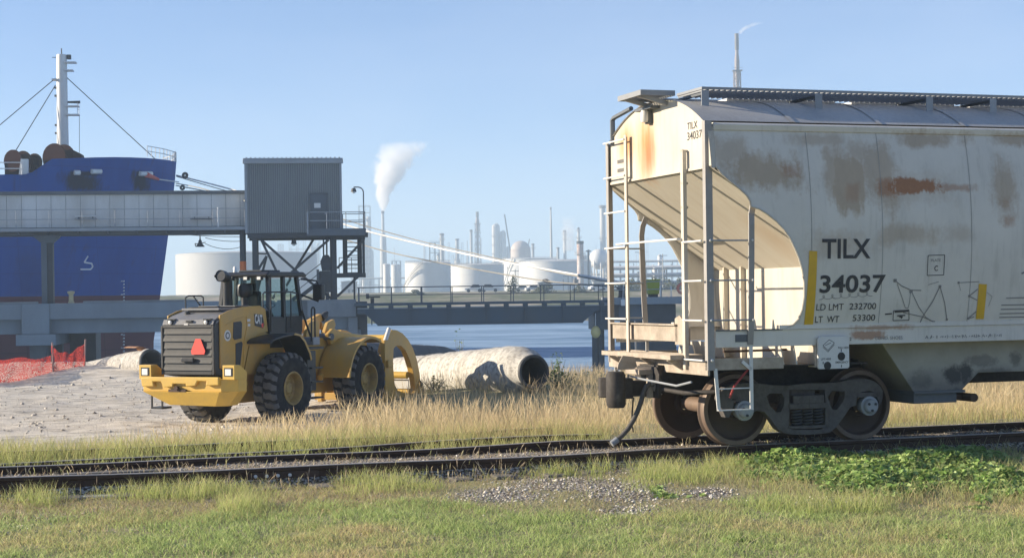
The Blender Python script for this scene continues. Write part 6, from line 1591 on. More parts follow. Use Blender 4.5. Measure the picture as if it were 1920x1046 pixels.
# --- tanks, near to far
tank(305, 578, 474, 560, 'huge flat topped pale tank behind the loader and the shed trestle', .02, M['tank_dull'], None, False)
tank(757, 844, 493, 520, 'round white tank with a spiral stair on its lit side, left of the pickup', .03, None, (PI*1.02, PI*1.45))
tank(842, 945, 497, 560, 'wide white tank with a plain shaded side behind the pickup', .03)
tank(942, 1046, 485, 700, 'white tank mostly hidden behind the domed tank, lit strip with stairs on its left', .02, None, (PI*1.1, PI*1.3))
tank(974, 1112, 491, 575, 'large domed white tank under the mooring lines near the rusty chimney', .045)
tank(718, 731, 496, 620, 'slim upright white tank at the foot of the steaming stack', .1, None, None, False)
tank(733, 750, 497, 720, 'small grey tank close behind the slim upright tank', .1, M['tank_grey'], None, False)
tank(958, 996, 470, 860, 'beige dome roofed tank rising above the other tanks', .5, weathered('beige_tank', (.55,.48,.42), (.48,.36,.32), .6, .1, .6, 0, 0), None, False)
# spherical gas tank on legs
p = base(1123, 600); r = wid(1105, 1141, 600)/2; cz = hgt(1123, 486, 600)-p.z
t = rt('gas_sphere', 'white spherical gas tank on legs seen behind the far ladder of the hopper car', 'tank', p)
MB().sphere((0,0,cz), r, 28, 18, (1,1,1.06)).build('sphere_shell', M['tank'], t, 60)
for k in range(8):
    a = k*PI/4+.2; MB().cyl((r*.92*math.cos(a), r*.92*math.sin(a), 0), (r*.92*math.cos(a), r*.92*math.sin(a), cz), .35, n=8).build('leg', M['tank'], t, 50)
mb = MB()
for k in range(8):
    a = k*PI/4+.2; b = a+PI/4; mb.tube([(r*.92*math.cos(a), r*.92*math.sin(a), 1), (r*.92*math.cos(b), r*.92*math.sin(b), cz*.7)], .12, 5)
mb.build('leg_bracing', M['plant'], t)['kind'] = 'stuff'
# --- stacks
st1, p1, h1, r1 = stack(719.5, 13, 396, 980, 'tall white stack with a thick steam plume, right of the shed', None, [(1.05,0),(1.0,.3),(.9,.68),(.42,.74),(.40,1.0)], (.73,))
stack(884.5, 5, 431, 1000, 'thin stack left of the lattice flare tower', M['plant'], [(1.8,0),(1.8,.35),(1,.38),(1,1)])
stack(829.5, 7.5, 438, 900, 'grey stack beside the open steel frame, behind the stair tank', M['plant'], [(1.9,0),(1.7,.45),(1,.55),(1,1)], (.9,))
stack(858, 10, 448, 950, 'short stepped grey stack between the frame and the flare tower', M['plant'], [(1.2,0),(1.2,.6),(.7,.65),(.6,1)], (.62,))
stack(1034.5, 4.6, 389, 820, 'tallest slim pale stack in the middle of the refinery', None, [(1.3,0),(1.0,.55),(.8,.8),(.55,1)], ())
stack(1060, 6, 432, 900, 'pale stack with a ring near its top, left of the rusty chimney', None, [(1.1,0),(1,.5),(.9,1)], (.93,.85))
stack(1086, 6.5, 427, 850, 'dark topped stack rising right behind the rusty chimney', None, [(1,0),(1,.85),(.75,.86),(.6,1)], (.84,.95))
stack(1047, 5, 464, 760, 'short stubby stack right of the tallest slim stack', M['plant'], None, ())
stack(1000, 7, 457, 900, 'pair of stubby grey stacks behind the domed tank', M['plant'], [(1.3,0),(1.2,.5),(.8,.55),(.7,1)], (.9,))
stack(1131.5, 10.5, 386, 900, 'thick two tone stack half hidden by the far ladder post', None, [(1,0),(1,1)], (.62,.45,.99))
c_, pc_, hc_, rc_ = stack(1088.5, 12.5, 452, 520, 'rust streaked chimney with a black rim and a ring platform', M['stack_rust'], [(1,0),(1,1)], (.735,), cap=False)
MB().lathe([(rc_*1.0,hc_*.94),(rc_*1.1,hc_*.945),(rc_*1.1,hc_),(rc_*.85,hc_),(rc_*.85,hc_*.9)], (0,0,0), (0,0,1), 20, caps=False).build('black_rim', M['black'], c_, 40)
p = base(1104, 520); hh = hgt(1104, 472, 520)-p.z
t = rt('vent_pipe', 'dark vent pipe with a conical rain cap right of the rusty chimney', 'vent pipe', p); MB().lathe([(.45,0),(.45,hh)], (0,0,0), (0,0,1), 12).build('pipe', M['plant_dark'], t, 40); MB().lathe([(1.5,hh),(1.2,hh+.3),(0,hh+1.0)], (0,0,0), (0,0,1), 14).build('rain_cap', M['plant_dark'], t, 40)
# --- towers and frames
block(674, 695, 386, 1200, 'tall hazy square tower just right of the shed platform', M['plant_dark'], floors=14)
column(684, 700, 468, 1250, 'round topped hazy vessel in front of the tall square tower')
block(735, 751, 489, 900, 'low grey process frame behind the slim upright tank', None, floors=4)
block(806, 826, 454, 950, 'open steel frame above the stair tank', M['plant_dark'], floors=5)
column(923.5, 937, 420, 1150, 'thick tall column with a bright left side, left of the crane', plats=4)
column(938, 948.5, 433, 1150, 'shorter thick column touching the tall bright one', plats=4)
column(950, 956, 462, 1150, 'small thin column left of the beige dome', plats=2)
block(522, 531, 458, 1300, 'small hazy tower seen through the left bay of the trestle', None, floors=6)
block(543, 570, 449, 1250, 'hazy stepped process tower below the shed lamp', None, floors=6)
block(581, 599, 449, 1300, 'hazy process tower just left of the hoist', None, floors=7)
column(1092, 1100, 478, 700, 'short column between the rusty chimney and the gas sphere', plats=2)
# --- lattice flare towers
def lattice(px, w, ytop, d, label, risers=1, mats=None, yb=None):
    p = base(px, d); h = hgt(px, ytop, d)-p.z; r = wid(0, w, d)/2
    t = rt('flare_tower', label, 'flare tower', p, 'lattice flare towers')
    mb = MB(); n_ = int(h/(r*2.4)); cr = [(-1,-1),(1,-1),(1,1),(-1,1)]; hl_ = h*.86
    def P(k, z): f = 1-.25*z/h; return (cr[k][0]*r*f, cr[k][1]*r*f, z)
    for k in range(4): mb.tube([P(k, 0), P(k, hl_)], max(.14, r*.10), 5)
    for i in range(n_):
        z0 = hl_*i/n_; z1 = hl_*(i+1)/n_
        for k in range(4):
            mb.tube([P(k, z0), P((k+1) % 4, z1)], max(.09, r*.06), 4); mb.tube([P(k, z1), P((k+1) % 4, z1)], max(.09, r*.06), 4)
    mb.build('lattice_frame', M['flare'], t, 40)
    MB().lathe([(r*.45,0),(r*.45,h*.80),(r*.62,h*.84),(r*.62,h*.90),(r*.42,h*.93),(r*.40,h)], (0,0,0), (0,0,1), 12).build('flare_riser', M['flare'], t, 35)
    MB().lathe([(r*.44,h*.94),(r*.52,h*.945),(r*.52,h*1.005),(r*.3,h*1.005)], (0,0,0), (0,0,1), 12, caps=False).build('flare_tip', M['plant_dark'], t, 35)
    for f in (.30,.6,.75,.86): MB().box(-r*1.15, r*1.25, -r*1.15, r*1.15, h*f-.2, h*f+.1).tube([(-r*1.15,-r*1.15,h*f+1.1),(r*1.25,-r*1.15,h*f+1.1)], .08, 4).build('work_platform', M['plant_dark'], t)
    return t, p, h
lattice(896.5, 11, 398, 1000, 'hazy lattice flare tower among the refinery stacks left of the crane')
ft, fp, fh = lattice(1387.5, 15, 66, 560, 'tall flare tower rising above the roof of the hopper car')
# --- cranes
cr = rt('crawler_crane', 'thin crane boom leaning left over the refinery tanks', 'crane', base(968, 1000))
a = Vector((0,0,2)); b = at(946, 402, dd(1000))-base(968, 1000); MB().bar(a, b, 1.2, 1.2).build('boom', M['plant_dark'], cr); MB().box(-4,4,-3,3,0,4).build('crane_body', M['plant_dark'], cr, bevel=.3)
cr = rt('small_crane', 'small jib crane above the beige domed tank', 'crane', base(989, 930)); q = base(989, 930)
MB().bar((0,0,0), at(989,466,dd(930))-q, .9, .9).bar(at(989,466,dd(930))-q, at(993,448,dd(930))-q, .7, .7).build('jib', M['plant_dark'], cr)
# --- pipe racks on the right, seen through the end of the car
def pipe_rack(x0, x1, ytop, d, label, tiers=3, seed=1):
    p = base(x0, d); w = wid(x0, x1, d); h = hgt((x0+x1)/2, ytop, d)-p.z; rr = random.Random(seed)
    t = rt('pipe_rack', label, 'pipe rack', p, 'refinery pipe racks'); fr = MB(); n_ = max(3, int(w/6))
    for i in range(n_+1):
        x = w*i/n_
        for y in (0, 7): fr.box(x-.2, x+.2, y-.2, y+.2, 0, h*rr.uniform(.85, 1))
        for k in range(1, tiers+1): fr.box(x-.2, x+.2, -.5, 7.5, h*k/tiers-.5, h*k/tiers-.1)
    for k in range(1, tiers+1):
        fr.box(-.5, w+.5, -.15, .15, h*k/tiers-.5, h*k/tiers-.15)
    fr.build('rack_frame', M['plant'], t)
    pp = MB()
    for k in range(1, tiers+1):
        for j in range(6):
            y = .5+j*1.15; r = rr.uniform(.12, .38); z = h*k/tiers+r
            pp.cyl((-1, y, z), (w+1, y, z), r, n=8)
    pp.build('pipes', M['tank'], t, 50)['kind'] = 'stuff'
    for i in range(n_//2):
        x = w*rr.random(); hh = h*rr.uniform(.6, 1.25); r = rr.uniform(.5, 1.4); MB().lathe([(r,0),(r,hh),(r*.5,hh+r*.6),(0,hh+r*.7)], (x, 3.5+rr.uniform(-2,2), 0), (0,0,1), 10).build('upright_vessel', M['tank'], t, 40)
    return t
pipe_rack(1150, 1300, 502, 480, 'white pipe rack in front, seen through the car end', 3, 2)
pipe_rack(1140, 1310, 490, 590, 'taller pipe rack behind the front one, seen through the car end', 4, 3)
pipe_rack(1310, 1420, 500, 520, 'pipe rack hidden mostly behind the hopper car', 3, 4)
pipe_rack(1085, 1150, 515, 640, 'low pipe rack at the foot of the gas sphere', 3, 5)
pipe_rack(660, 760, 522, 800, 'low hazy pipe rack at the foot of the steaming stack', 2, 6)
p = base(1056, 480); t = rt('pipework', 'small dark pipework frame in front of the domed tank', 'pipework', p, None)
mb = MB(); w = wid(1054, 1082, 480); h_ = hgt(1068, 517, 480)-p.z
for x in (0, w*.33, w*.6, w): mb.box(x-.12, x+.12, -.12, .12, 0, h_*(.8 if x in (0, w) else 1))
mb.box(0, w, -.1, .1, h_*.5, h_*.5+.2).box(0, w*.6, -.1, .1, h_*.95, h_); mb.build('frame', M['plant'], t); MB().lathe([(w*.16,0),(w*.16,1),(0,1.6)], (w*.82, 1, h_*.55), (0,0,1), 14).build('drum', M['plant_dark'], t, 40)
# --- low sheds
def lowb(x0, x1, ytop, d, label, mat):
    p = base((x0+x1)/2, d); w = wid(x0, x1, d); h = hgt((x0+x1)/2, ytop, d)-p.z
    t = rt('utility_building', label, 'building', p, 'low refinery buildings'); MB().box(-w/2, w/2, 0, w*.6, 0, h).build('wall', mat, t); MB().prism([(-w/2-.3,-.3,h+.01),(w/2+.3,-.3,h+.01),(w/2+.3,-.3,h+.25),(0,-.3,h+.7),(-w/2-.3,-.3,h+.25)], (0,w*.6+.6,0)).build('roof', M['plant'], t); MB().box(-.5,.5,-.06,-.01,0,2.1).build('door', M['plant_dark'], t); MB().box(w*.2,w*.2+1.2,-.06,-.01,1,2).build('window', M['black'], t)
lowb(1010, 1034, 532, 410, 'low pale building behind the bridge rail, right of the palm bush', M['tank_grey']); lowb(1112, 1140, 528, 440, 'small white building below the gas sphere', M['tank']); lowb(640, 668, 529, 520, 'small hazy building left of the bridge railing', M['plant'])
# --- vehicles on the levee
def pickup(px, d, label, cab='crew', mat=None, rz=0):
    p = base(px, d); p.z = -5.5+8.0+1.2*max(0, (d-380)/320)+.25
    t = thing('pickup_truck', label, 'pickup truck', tuple(p), rz, 'vehicles parked on the far shore'); m = mat or M['white']
    MB().prism([(-2.8,-.95,.5),(2.7,-.95,.5),(2.75,-.95,.95),(1.5,-.95,1.1),(-.9,-.95,1.12),(-2.8,-.95,1.1)], (0,1.9,0)).build('body', m, t, bevel=.06)
    MB().prism([(-.85,-.85,1.1),(1.45,-.85,1.1),(.85,-.75,1.78),(-.6,-.75,1.8)], (0,1.65,0)).build('cab', M['black'], t, bevel=.05); MB().box(-.6,.85,-.76,.72,1.78,1.85).build('roof', m, t, bevel=.03)
    for x in (-1.75, 1.85):
        for y in (-.96, .76): MB().cyl((x, y, .4), (x, y+.2, .4), .4, n=16).build('wheel', M['black'], t, 50)
pickup(913.5, 385, 'white crew cab pickup with dark windows parked behind the bridge railing')
pickup(893, 395, 'white pickup just left of the crew cab pickup', rz=PI)
for k, (px, d, lb) in enumerate(((981, 430, 'pale car left of the low building on the far shore'), (1001, 420, 'pale car close to the low building wall'), (1120, 410, 'pale car near the end of the bridge'))):
    p = base(px, d); p.z += .55; t = thing('parked_car', lb, 'car', tuple(p), .2*k, 'vehicles parked on the far shore')
    MB().prism([(-2.2,-.85,.35),(2.2,-.85,.35),(2.2,-.85,.8),(1.2,-.85,.95),(.6,-.8,1.4),(-1.1,-.8,1.4),(-1.7,-.85,.95),(-2.2,-.85,.85)], (0,1.7,0)).build('body', M['tank'], t, bevel=.08); MB().prism([(-1.5,-.87,.95),(1.0,-.87,.95),(.5,-.82,1.33),(-1.0,-.82,1.33)], (0,1.72,0)).build('window', M['black'], t)
    for x in (-1.4, 1.4):
        for y in (-.87, .67): MB().cyl((x, y, .33), (x, y+.2, .33), .33, n=14).build('wheel', M['black'], t, 50)
# fence posts / poles with crossbars
for k, (px, yt, d) in enumerate(((952, 500, 520), (966, 505, 470), (1200, 470, 430), (1243, 476, 440))):
    p = base(px, d); h_ = hgt(px, yt, d)-p.z; t = rt('utility_pole', ('thin light pole in front of the stair lit strip of the hidden white tank', 'thin pole right of the pole before the white tanks', 'thin pole seen through the car end, left of the other', 'thin pole seen through the car end, right of the other')[k], 'pole', p, 'thin poles on the far shore')
    MB().cyl((0,0,0),(0,0,h_),.12,n=8).build('pole', M['plant'], t, 50); MB().box(-1.2,1.2,-.08,.08,h_-.5,h_-.35).build('crossarm', M['plant'], t)
# --- the far mass of pipework and thin stacks behind everything
rr = random.Random(21); sk_ = MB()
for i in range(190):
    px = rr.choice([rr.uniform(640, 1310), rr.uniform(780, 1010), rr.uniform(480, 620)]); d = rr.uniform(1250, 2100)
    tp_ = 538-abs(rr.gauss(0, 26)) if rr.random() < .8 else 538-rr.uniform(50, 95)
    p = base(px, d); h_ = hgt(px, tp_, d)-p.z; w_ = rr.uniform(2, 9) if tp_ > 500 else rr.uniform(1.2, 3)
    if rr.random() < .5: sk_.lathe([(w_*.5,0),(w_*.5,h_*.6),(w_*.35,h_*.62),(w_*.35,h_)], p, (0,0,1), 8)
    else:
        for q in (-.5, .5): sk_.box(p.x+w_*q-.3, p.x+w_*q+.3, p.y, p.y+.6, p.z, p.z+h_)
        for k in range(1, 5): sk_.box(p.x-w_*.7, p.x+w_*.7, p.y, p.y+2, p.z+h_*k/4-.5, p.z+h_*k/4)
for i in range(30):
    px = rr.uniform(640, 1310); d = rr.uniform(1150, 1900); p = base(px, d); z = p.z+rr.uniform(4, 16); L = rr.uniform(15, 60); sk_.box(p.x-L, p.x+L, p.y, p.y+1, z, z+rr.uniform(.5, 1.2))
tag(sk_.build('refinery_pipework', M['plant']), 'far hazy mass of refinery pipework and thin stacks', None, None, 'stuff')
# ------------------------------------------------------------------ steam plumes
def plume(name, label, foot, H, lean, bend, r0, r1, dens, seed=0, scale=.1, p_grow=1.0, aniso=.2, thr=.05):
    """steam rising from foot and drifting to +x: axis x = lean*t + bend*t^2, radius r0..r1 (t = 0..1 up the plume)"""
    n = N(name+'_vapour'); n.n.remove(n.b); c = n.coord('Object')
    mb = MB(); K = 20; SG = 24
    for i in range(K+1):
        t = i/K; cx = lean*t+bend*t*t; r = (r0+(r1-r0)*t**p_grow)*1.5+.3
        for k in range(SG): a = 2*PI*k/SG; mb.v.append((cx+r*math.cos(a), r*math.sin(a), H*t))
    for i in range(K):
        for k in range(SG): a = i*SG+k; b = i*SG+(k+1) % SG; mb.f.append((a, b, b+SG, a+SG))
    mb.f.append(tuple(range(SG))[::-1]); mb.f.append(tuple(K*SG+k for k in range(SG)))
    x, y, z = n.sep(c)
    wob = n.new('ShaderNodeTexNoise'); wob.inputs['Scale'].default_value = scale*.8; wob.inputs['Detail'].default_value = 2; n.link(c, wob.inputs['Vector'])
    t = n.math('DIVIDE', z, H, clamp=True)
    cx = n.math('ADD', n.math('MULTIPLY', t, lean), n.math('MULTIPLY', n.math('MULTIPLY', t, t), bend))
    rr = n.math('ADD', n.math('MULTIPLY', n.math('POWER', t, p_grow), r1-r0), r0)
    ox = n.math('SUBTRACT', x, cx); d = n.math('SQRT', n.math('ADD', n.math('MULTIPLY', ox, ox), n.math('MULTIPLY', y, y)))
    q = n.math('DIVIDE', d, rr)
    nz = n.noise(n.mapping(c, (1,1,1), (seed*13.1, seed*7.7, 0)), scale, 5, .6, .6)
    amp = n.math('MULTIPLY', n.math('ADD', n.math('MULTIPLY', t, .8), .25), 3.4)
    e = n.math('ADD', n.math('SUBTRACT', .9, q), n.math('MULTIPLY', n.math('SUBTRACT', nz, .5), amp))
    e = n.math('MULTIPLY', n.math('MULTIPLY', e, 4.0, clamp=True), n.math('SUBTRACT', 1.0, n.math('POWER', t, 4), clamp=True))
    fade = n.math('SUBTRACT', 1.08, n.math('MULTIPLY', t, .75))
    v = n.new('ShaderNodeVolumePrincipled'); v.inputs['Color'].default_value = (.98,.97,.97,1); v.inputs['Anisotropy'].default_value = aniso
    n.link(n.math('MULTIPLY', n.math('MULTIPLY', e, fade), dens), v.inputs['Density']); n.link(v.outputs[0], n.out.inputs['Volume'])
    o = mb.build(name, n.m); o.location = foot; tag(o, label, 'steam', None, 'stuff'); return o
px1 = at(719, 396, dd(980))
s1 = at(752, 266, dd(980))
plume('steam_plume', 'thick white steam plume rising from the tall white stack', px1, (s1-px1).z, -3.7, 26, 2.2, 21, .42, 1, .12, .8)
px2 = at(1388, 64, dd(560)); plume('steam_plume', 'faint pinkish vapour drifting from the tall flare tower', px2, 5.5, 1.0, 9, .8, 3.2, .25, 2, .45, .8)
px3 = at(1066, 470, dd(900)); s3 = at(1066, 404, dd(900)); plume('steam_plume', 'faint steam drifting behind the pale stack near the rusty chimney', px3, (s3-px3).z, -1.5, 2.2, 6.5, 8, .10, 3, .09, 1)
# ------------------------------------------------------------------ haze over the channel and the works
hz = MB().box(-900, 900, -80, 4200, -9, 165).build('haze', None)
n = N('haze_air'); n.n.remove(n.b); v = n.new('ShaderNodeVolumePrincipled'); v.inputs['Density'].default_value = .0005; v.inputs['Color'].default_value = (.66,.83,1.0,1); v.inputs['Anisotropy'].default_value = .0
n.link(v.outputs[0], n.out.inputs['Volume']); hz.data.materials.append(n.m); tag(hz, 'thin pale haze over the channel and refinery', 'haze', None, 'stuff')
# ------------------------------------------------------------------ vegetation and loose stones
rng = np.random.RandomState(11)
def leaf_mat(name, trans=.35, rough=.7):
    n = N(name); a = n.new('ShaderNodeAttribute', attribute_name='col'); n.link(a.outputs['Color'], n.b.inputs['Base Color']); n.set(rough, 0, .25)
    tl = n.new('ShaderNodeBsdfTranslucent'); n.link(a.outputs['Color'], tl.inputs[0]); ms = n.new('ShaderNodeMixShader'); ms.inputs[0].default_value = trans
    n.link(n.b.outputs[0], ms.inputs[1]); n.link(tl.outputs[0], ms.inputs[2]); n.link(ms.outputs[0], n.out.inputs['Surface']); return n.m
M['blade'] = leaf_mat('grass_blades', .5); M['leaf'] = leaf_mat('weed_leaves', .3, .5)
def np_mesh(name, v, f, col=None, mat=None, parent=None, smooth=False):
    """v (n,3), f (m,k) with k fixed, -1 free; col per vertex (n,3)"""
    me = bpy.data.meshes.new(name); me.vertices.add(len(v)); me.vertices.foreach_set('co', np.ascontiguousarray(v, np.float32).ravel())
    if not isinstance(f, list): f = [f]
    li = np.concatenate([q.ravel() for q in f]).astype(np.int32); st = []; o = 0
    for q in f: st.append(o+np.arange(len(q))*q.shape[1]); o += q.size
    st = np.concatenate(st).astype(np.int32)
    me.loops.add(len(li)); me.loops.foreach_set('vertex_index', li); me.polygons.add(len(st)); me.polygons.foreach_set('loop_start', st)
    me.update(calc_edges=True)
    if smooth: me.polygons.foreach_set('use_smooth', np.ones(len(st), bool))
    if col is not None:
        a = me.color_attributes.new('col', 'FLOAT_COLOR', 'POINT'); a.data.foreach_set('color', np.concatenate([col, np.ones((len(col), 1))], 1).astype(np.float32).ravel())
    o_ = bpy.data.objects.new(name, me); COL.objects.link(o_)
    if mat: me.materials.append(mat)
    if parent: o_.parent = parent
    return o_
def blades(P, h, w, lean, c0, c1, prof=(1,.8,0), levels=3):
    """P (n,3) roots, h/w/lean (n,), c0 root colour, c1 tip colour (n,3) -> verts, quads, tris, colours"""
    n_ = len(P); a = rng.uniform(0, 2*PI, n_); b = rng.uniform(0, 2*PI, n_)
    side = np.stack([np.cos(a), np.sin(a), 0*a], 1); dr = np.stack([np.cos(b), np.sin(b), 0*b], 1)
    V = []; C = []
    L = len(prof)
    for i, pw in enumerate(prof):
        t = i/(L-1); c = P+dr*(lean*h*t**1.8)[:, None]+np.array([0, 0, 1])*(h*t*(1-.25*lean*t))[:, None]
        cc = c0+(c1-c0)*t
        if pw > 0: V += [c-side*(w*pw/2)[:, None], c+side*(w*pw/2)[:, None]]; C += [cc, cc]
        else: V += [c]; C += [cc]
    k = len(V); V = np.stack(V, 1).reshape(-1, 3); C = np.stack(C, 1).reshape(-1, 3); o = np.arange(n_)*k
    q = []
    nq = L-1 if prof[-1] > 0 else L-2
    for i in range(nq): q.append(np.stack([o+2*i, o+2*i+1, o+2*i+3, o+2*i+2], 1))
    tri = np.stack([o+2*(L-2), o+2*(L-2)+1, o+2*(L-1)], 1) if prof[-1] == 0 else None
    return V, np.concatenate(q), tri, C
def join(parts):
    V = []; Q = []; T = []; C = []; o = 0
    for v, q, t, c in parts:
        V.append(v); C.append(c); Q.append(q+o)
        if t is not None: T.append(t+o)
        o += len(v)
    return np.concatenate(V), [np.concatenate(Q)]+([np.concatenate(T)] if T else []), np.concatenate(C)
def pick(n_, *cols):
    """random mixture of colours with a little spread"""
    c = np.array(cols); i = rng.randint(0, len(c), n_); j = rng.randint(0, len(c), n_); t = rng.uniform(0, 1, n_)[:, None]
    return np.clip((c[i]*(1-t)+c[j]*t)*rng.uniform(.75, 1.25, n_)[:, None], 0, 1)
def scatter(n_, x0, x1, y0, y1):
    x = rng.uniform(x0, x1, n_); y = rng.uniform(y0, y1, n_); z = ground_z(x, y); px, py = to_px(x, y, z); return x, y, z, px, py, track_w(x, y)
def keep(d, arrs): m = rng.uniform(0, 1, len(d)) < d; return [a[m] for a in arrs]
def stuff(name, label, parts, mat): v, f, c = join(parts); return tag(np_mesh(name, v, f, c, mat), label, None, None, 'stuff')
def lawn_edge(px): return np.interp(px, [-400, 0, 400, 640, 760, 1000, 1280, 1450, 1600, 1920, 2300], [976, 972, 968, 948, 942, 962, 955, 940, 955, 935, 930])
TUFT = [(330,925,200,24),(700,902,150,34),(1010,885,140,15),(1240,890,115,34),(70,935,110,22),(1340,880,70,20),(450,955,70,18),(900,872,120,12),(1125,880,60,22),(1560,955,160,20)]
def zone_tuft(px, py): return np.maximum.reduce([ell(px, py, *t) for t in TUFT])
G1, G2, G3 = (.35,.47,.15), (.47,.57,.21), (.58,.63,.29)
ST1, ST2, ST3 = (.75,.59,.35), (.64,.48,.28), (.82,.68,.46)
YG1, YG2 = (.55,.60,.20), (.65,.65,.27)
BR = (.42,.32,.20)
# lawn
x, y, z, px, py, w = scatter(330000, -8.5, 9.5, 13.0, 20.0)
nz = fbm(x*.7, y*.7, 4, 40); nz2 = fbm(x*3, y*3, 3, 44)
d = sstep(-14, 18, py-lawn_edge(px)+(nz-.45)*40)*(.55+.9*(nz2-.2))*(1-.8*zone_gravel(px, py)*(py < 965))
x, y, z, nz, nz2, px, py = keep(np.clip(d, 0, 1)*.8, (x, y, z, nz, nz2, px, py)); n_ = len(x); P = np.stack([x, y, z-.005], 1)
dry = np.clip((.44-nz)*5+rng.uniform(-.5, .5, n_)+.1*(px < 500), 0, 1)[:, None]*.85
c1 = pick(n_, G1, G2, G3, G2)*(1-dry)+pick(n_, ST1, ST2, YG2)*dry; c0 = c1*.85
h = rng.uniform(.035, .10, n_)*(1+.9*(nz2-.45)); 
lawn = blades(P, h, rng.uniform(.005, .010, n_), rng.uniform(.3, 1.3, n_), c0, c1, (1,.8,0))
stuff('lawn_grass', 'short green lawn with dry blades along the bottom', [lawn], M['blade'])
# dry thatch and thin weeds between lawn and rails
x, y, z, px, py, w = scatter(150000, -8.5, 10, 14.5, 21)
nz = fbm(x*1.1, y*1.1, 4, 50)
d = np.where((w < .75) & (py < lawn_edge(px)+15), .28+.8*zone_thatch(px, py)+.5*(nz-.45), 0)*(1-.7*zone_gravel(px, py))
x, y, z, px, py, w = keep(np.clip(d, 0, 1), (x, y, z, px, py, w)); n_ = len(x)
c1 = pick(n_, ST1, ST2, YG2, YG1, (.60,.58,.28), BR); th = blades(np.stack([x, y, z], 1), rng.uniform(.03, .10, n_), rng.uniform(.004, .008, n_), rng.uniform(.5, 1.6, n_), c1*.6, c1)
x, y, z, px, py, w = scatter(170000, -14, 13, 15, 27); nz = fbm(x*1.5, y*1.5, 3, 170)
d = np.where((w > .93) & (w < 2.27), np.clip(.35+1.4*(nz-.42), 0, 1), 0)*np.where(px > 1330, .4, 1); x, y, z = keep(d, (x, y, z)); n_ = len(x); c1 = pick(n_, ST1, ST2, ST3, (.62,.55,.44))
th2 = blades(np.stack([x, y, z], 1), rng.uniform(.02, .07, n_), rng.uniform(.005, .010, n_), rng.uniform(.8, 2.0, n_), c1*.8, c1)
stuff('dry_thatch', 'flattened dry brown grass between the lawn and the near rail', [th, th2], M['blade'])
# yellow green tufts
x, y, z, px, py, w = scatter(240000, -8.5, 10, 14.5, 22)
nz = fbm(x*2.2, y*2.2, 3, 60); tf = zone_tuft(px, py)
d = np.where(w < .68, np.clip((tf+(nz-.5)*1.2-.35)*2.2, 0, 1), 0)*(1-.5*zone_gravel(px, py))
x, y, z, tf, nz, w = keep(d*.62, (x, y, z, tf, nz, w)); n_ = len(x)
c1 = pick(n_, YG1, YG2, (.68,.66,.3), ST1); c0 = pick(n_, (.34,.44,.12), (.40,.47,.15))
h = rng.uniform(.08, .21, n_)*(.55+.75*tf)*np.clip(1.25-w*.5, .4, 1)
stuff('tufted_grass', 'yellow green grass tufts in front of the near rail', [blades(np.stack([x, y, z], 1), h, rng.uniform(.004, .008, n_), rng.uniform(.15, .8, n_), c0, c1, (1,.8,.55,0))], M['blade'])
# stalks along and between the rails
x, y, z, px, py, w = scatter(200000, -14, 13, 14.5, 27)
nz = fbm(x*1.4, y*1.4, 3, 70)
d = np.where((w > .35) & (w < .82), .30+.7*(nz-.45)*2, 0)+np.where((w > .92) & (w < 2.2), .12+.5*np.clip(nz-.42, 0, 1), 0)
d = d*np.where(px > 1330, .35, 1)
x, y, z, w = keep(np.clip(d, 0, 1)*.5, (x, y, z, w)); n_ = len(x); c1 = pick(n_, ST1, ST3, (.62,.49,.36), YG2); m_ = (w < .82)
sa_ = blades(np.stack([x, y, z], 1), rng.uniform(.06, .22, n_)*np.where(m_, 1, .75), rng.uniform(.004, .009, n_), rng.uniform(.05, .7, n_), c1*.7, c1, (.8,.6,.6,1.3,0))
stuff('track_weeds', 'thin dry weeds growing between and beside the rails', [sa_], M['blade'])
# green band behind the far rail
x, y, z, px, py, w = scatter(420000, -16, 16, 15.5, 34)
nz = fbm(x*.9, y*.9, 4, 80)
d = np.where((w > 2.42) & (w < 6.2), np.clip(.75+2.2*(nz-.45), .05, 1), 0)*np.where(px > 1140, .25, 1)*np.where((px > 1150) & (px < 1330), .5, 1)
def siding_gap(x, y, w, px):
    t = (x-RO.x)*math.cos(RTH)+(y-RO.y)*math.sin(RTH); u = np.maximum(t+16, 0); off = INR+1.51+.62+.00234*u*u
    g = 1-.9*((((w-off) > -.55) & ((w-off) < .06) & (px > 425) & (px < 780)) | (((w-off-1.51) > -.5) & ((w-off-1.51) < .06) & (px > 285) & (px < 410)) | (((w-off) > -.4) & ((w-off) < .06) & (px > 1125) & (px < 1215)))
    return np.where(vnoise(x*2.5, y*2.5, 5) > .66, np.maximum(g, .6), g)
d = d*siding_gap(x, y, w, px)
x, y, z, w, nz, px = keep(d*.75, (x, y, z, w, nz, px)); n_ = len(x)
g_ = np.clip((w-2.9)/2.6+rng.uniform(-.4, .4, n_)+.25*(px > 780)-.2*(px < 600), 0, 1)[:, None]
c1 = pick(n_, YG1, YG2, (.58,.62,.22))*(1-g_)+pick(n_, ST1, ST2, YG2)*g_
h = rng.uniform(.14, .34, n_)*(.7+.8*(nz-.3))*np.clip(.40+(w-2.4)*.55, .38, 1.3)
stuff('trackside_grass', 'green and yellow grass band behind the far rail', [blades(np.stack([x, y, z], 1), h, rng.uniform(.005, .010, n_), rng.uniform(.15, .8, n_), c1*.6, c1, (1,.8,.5,0))], M['blade'])
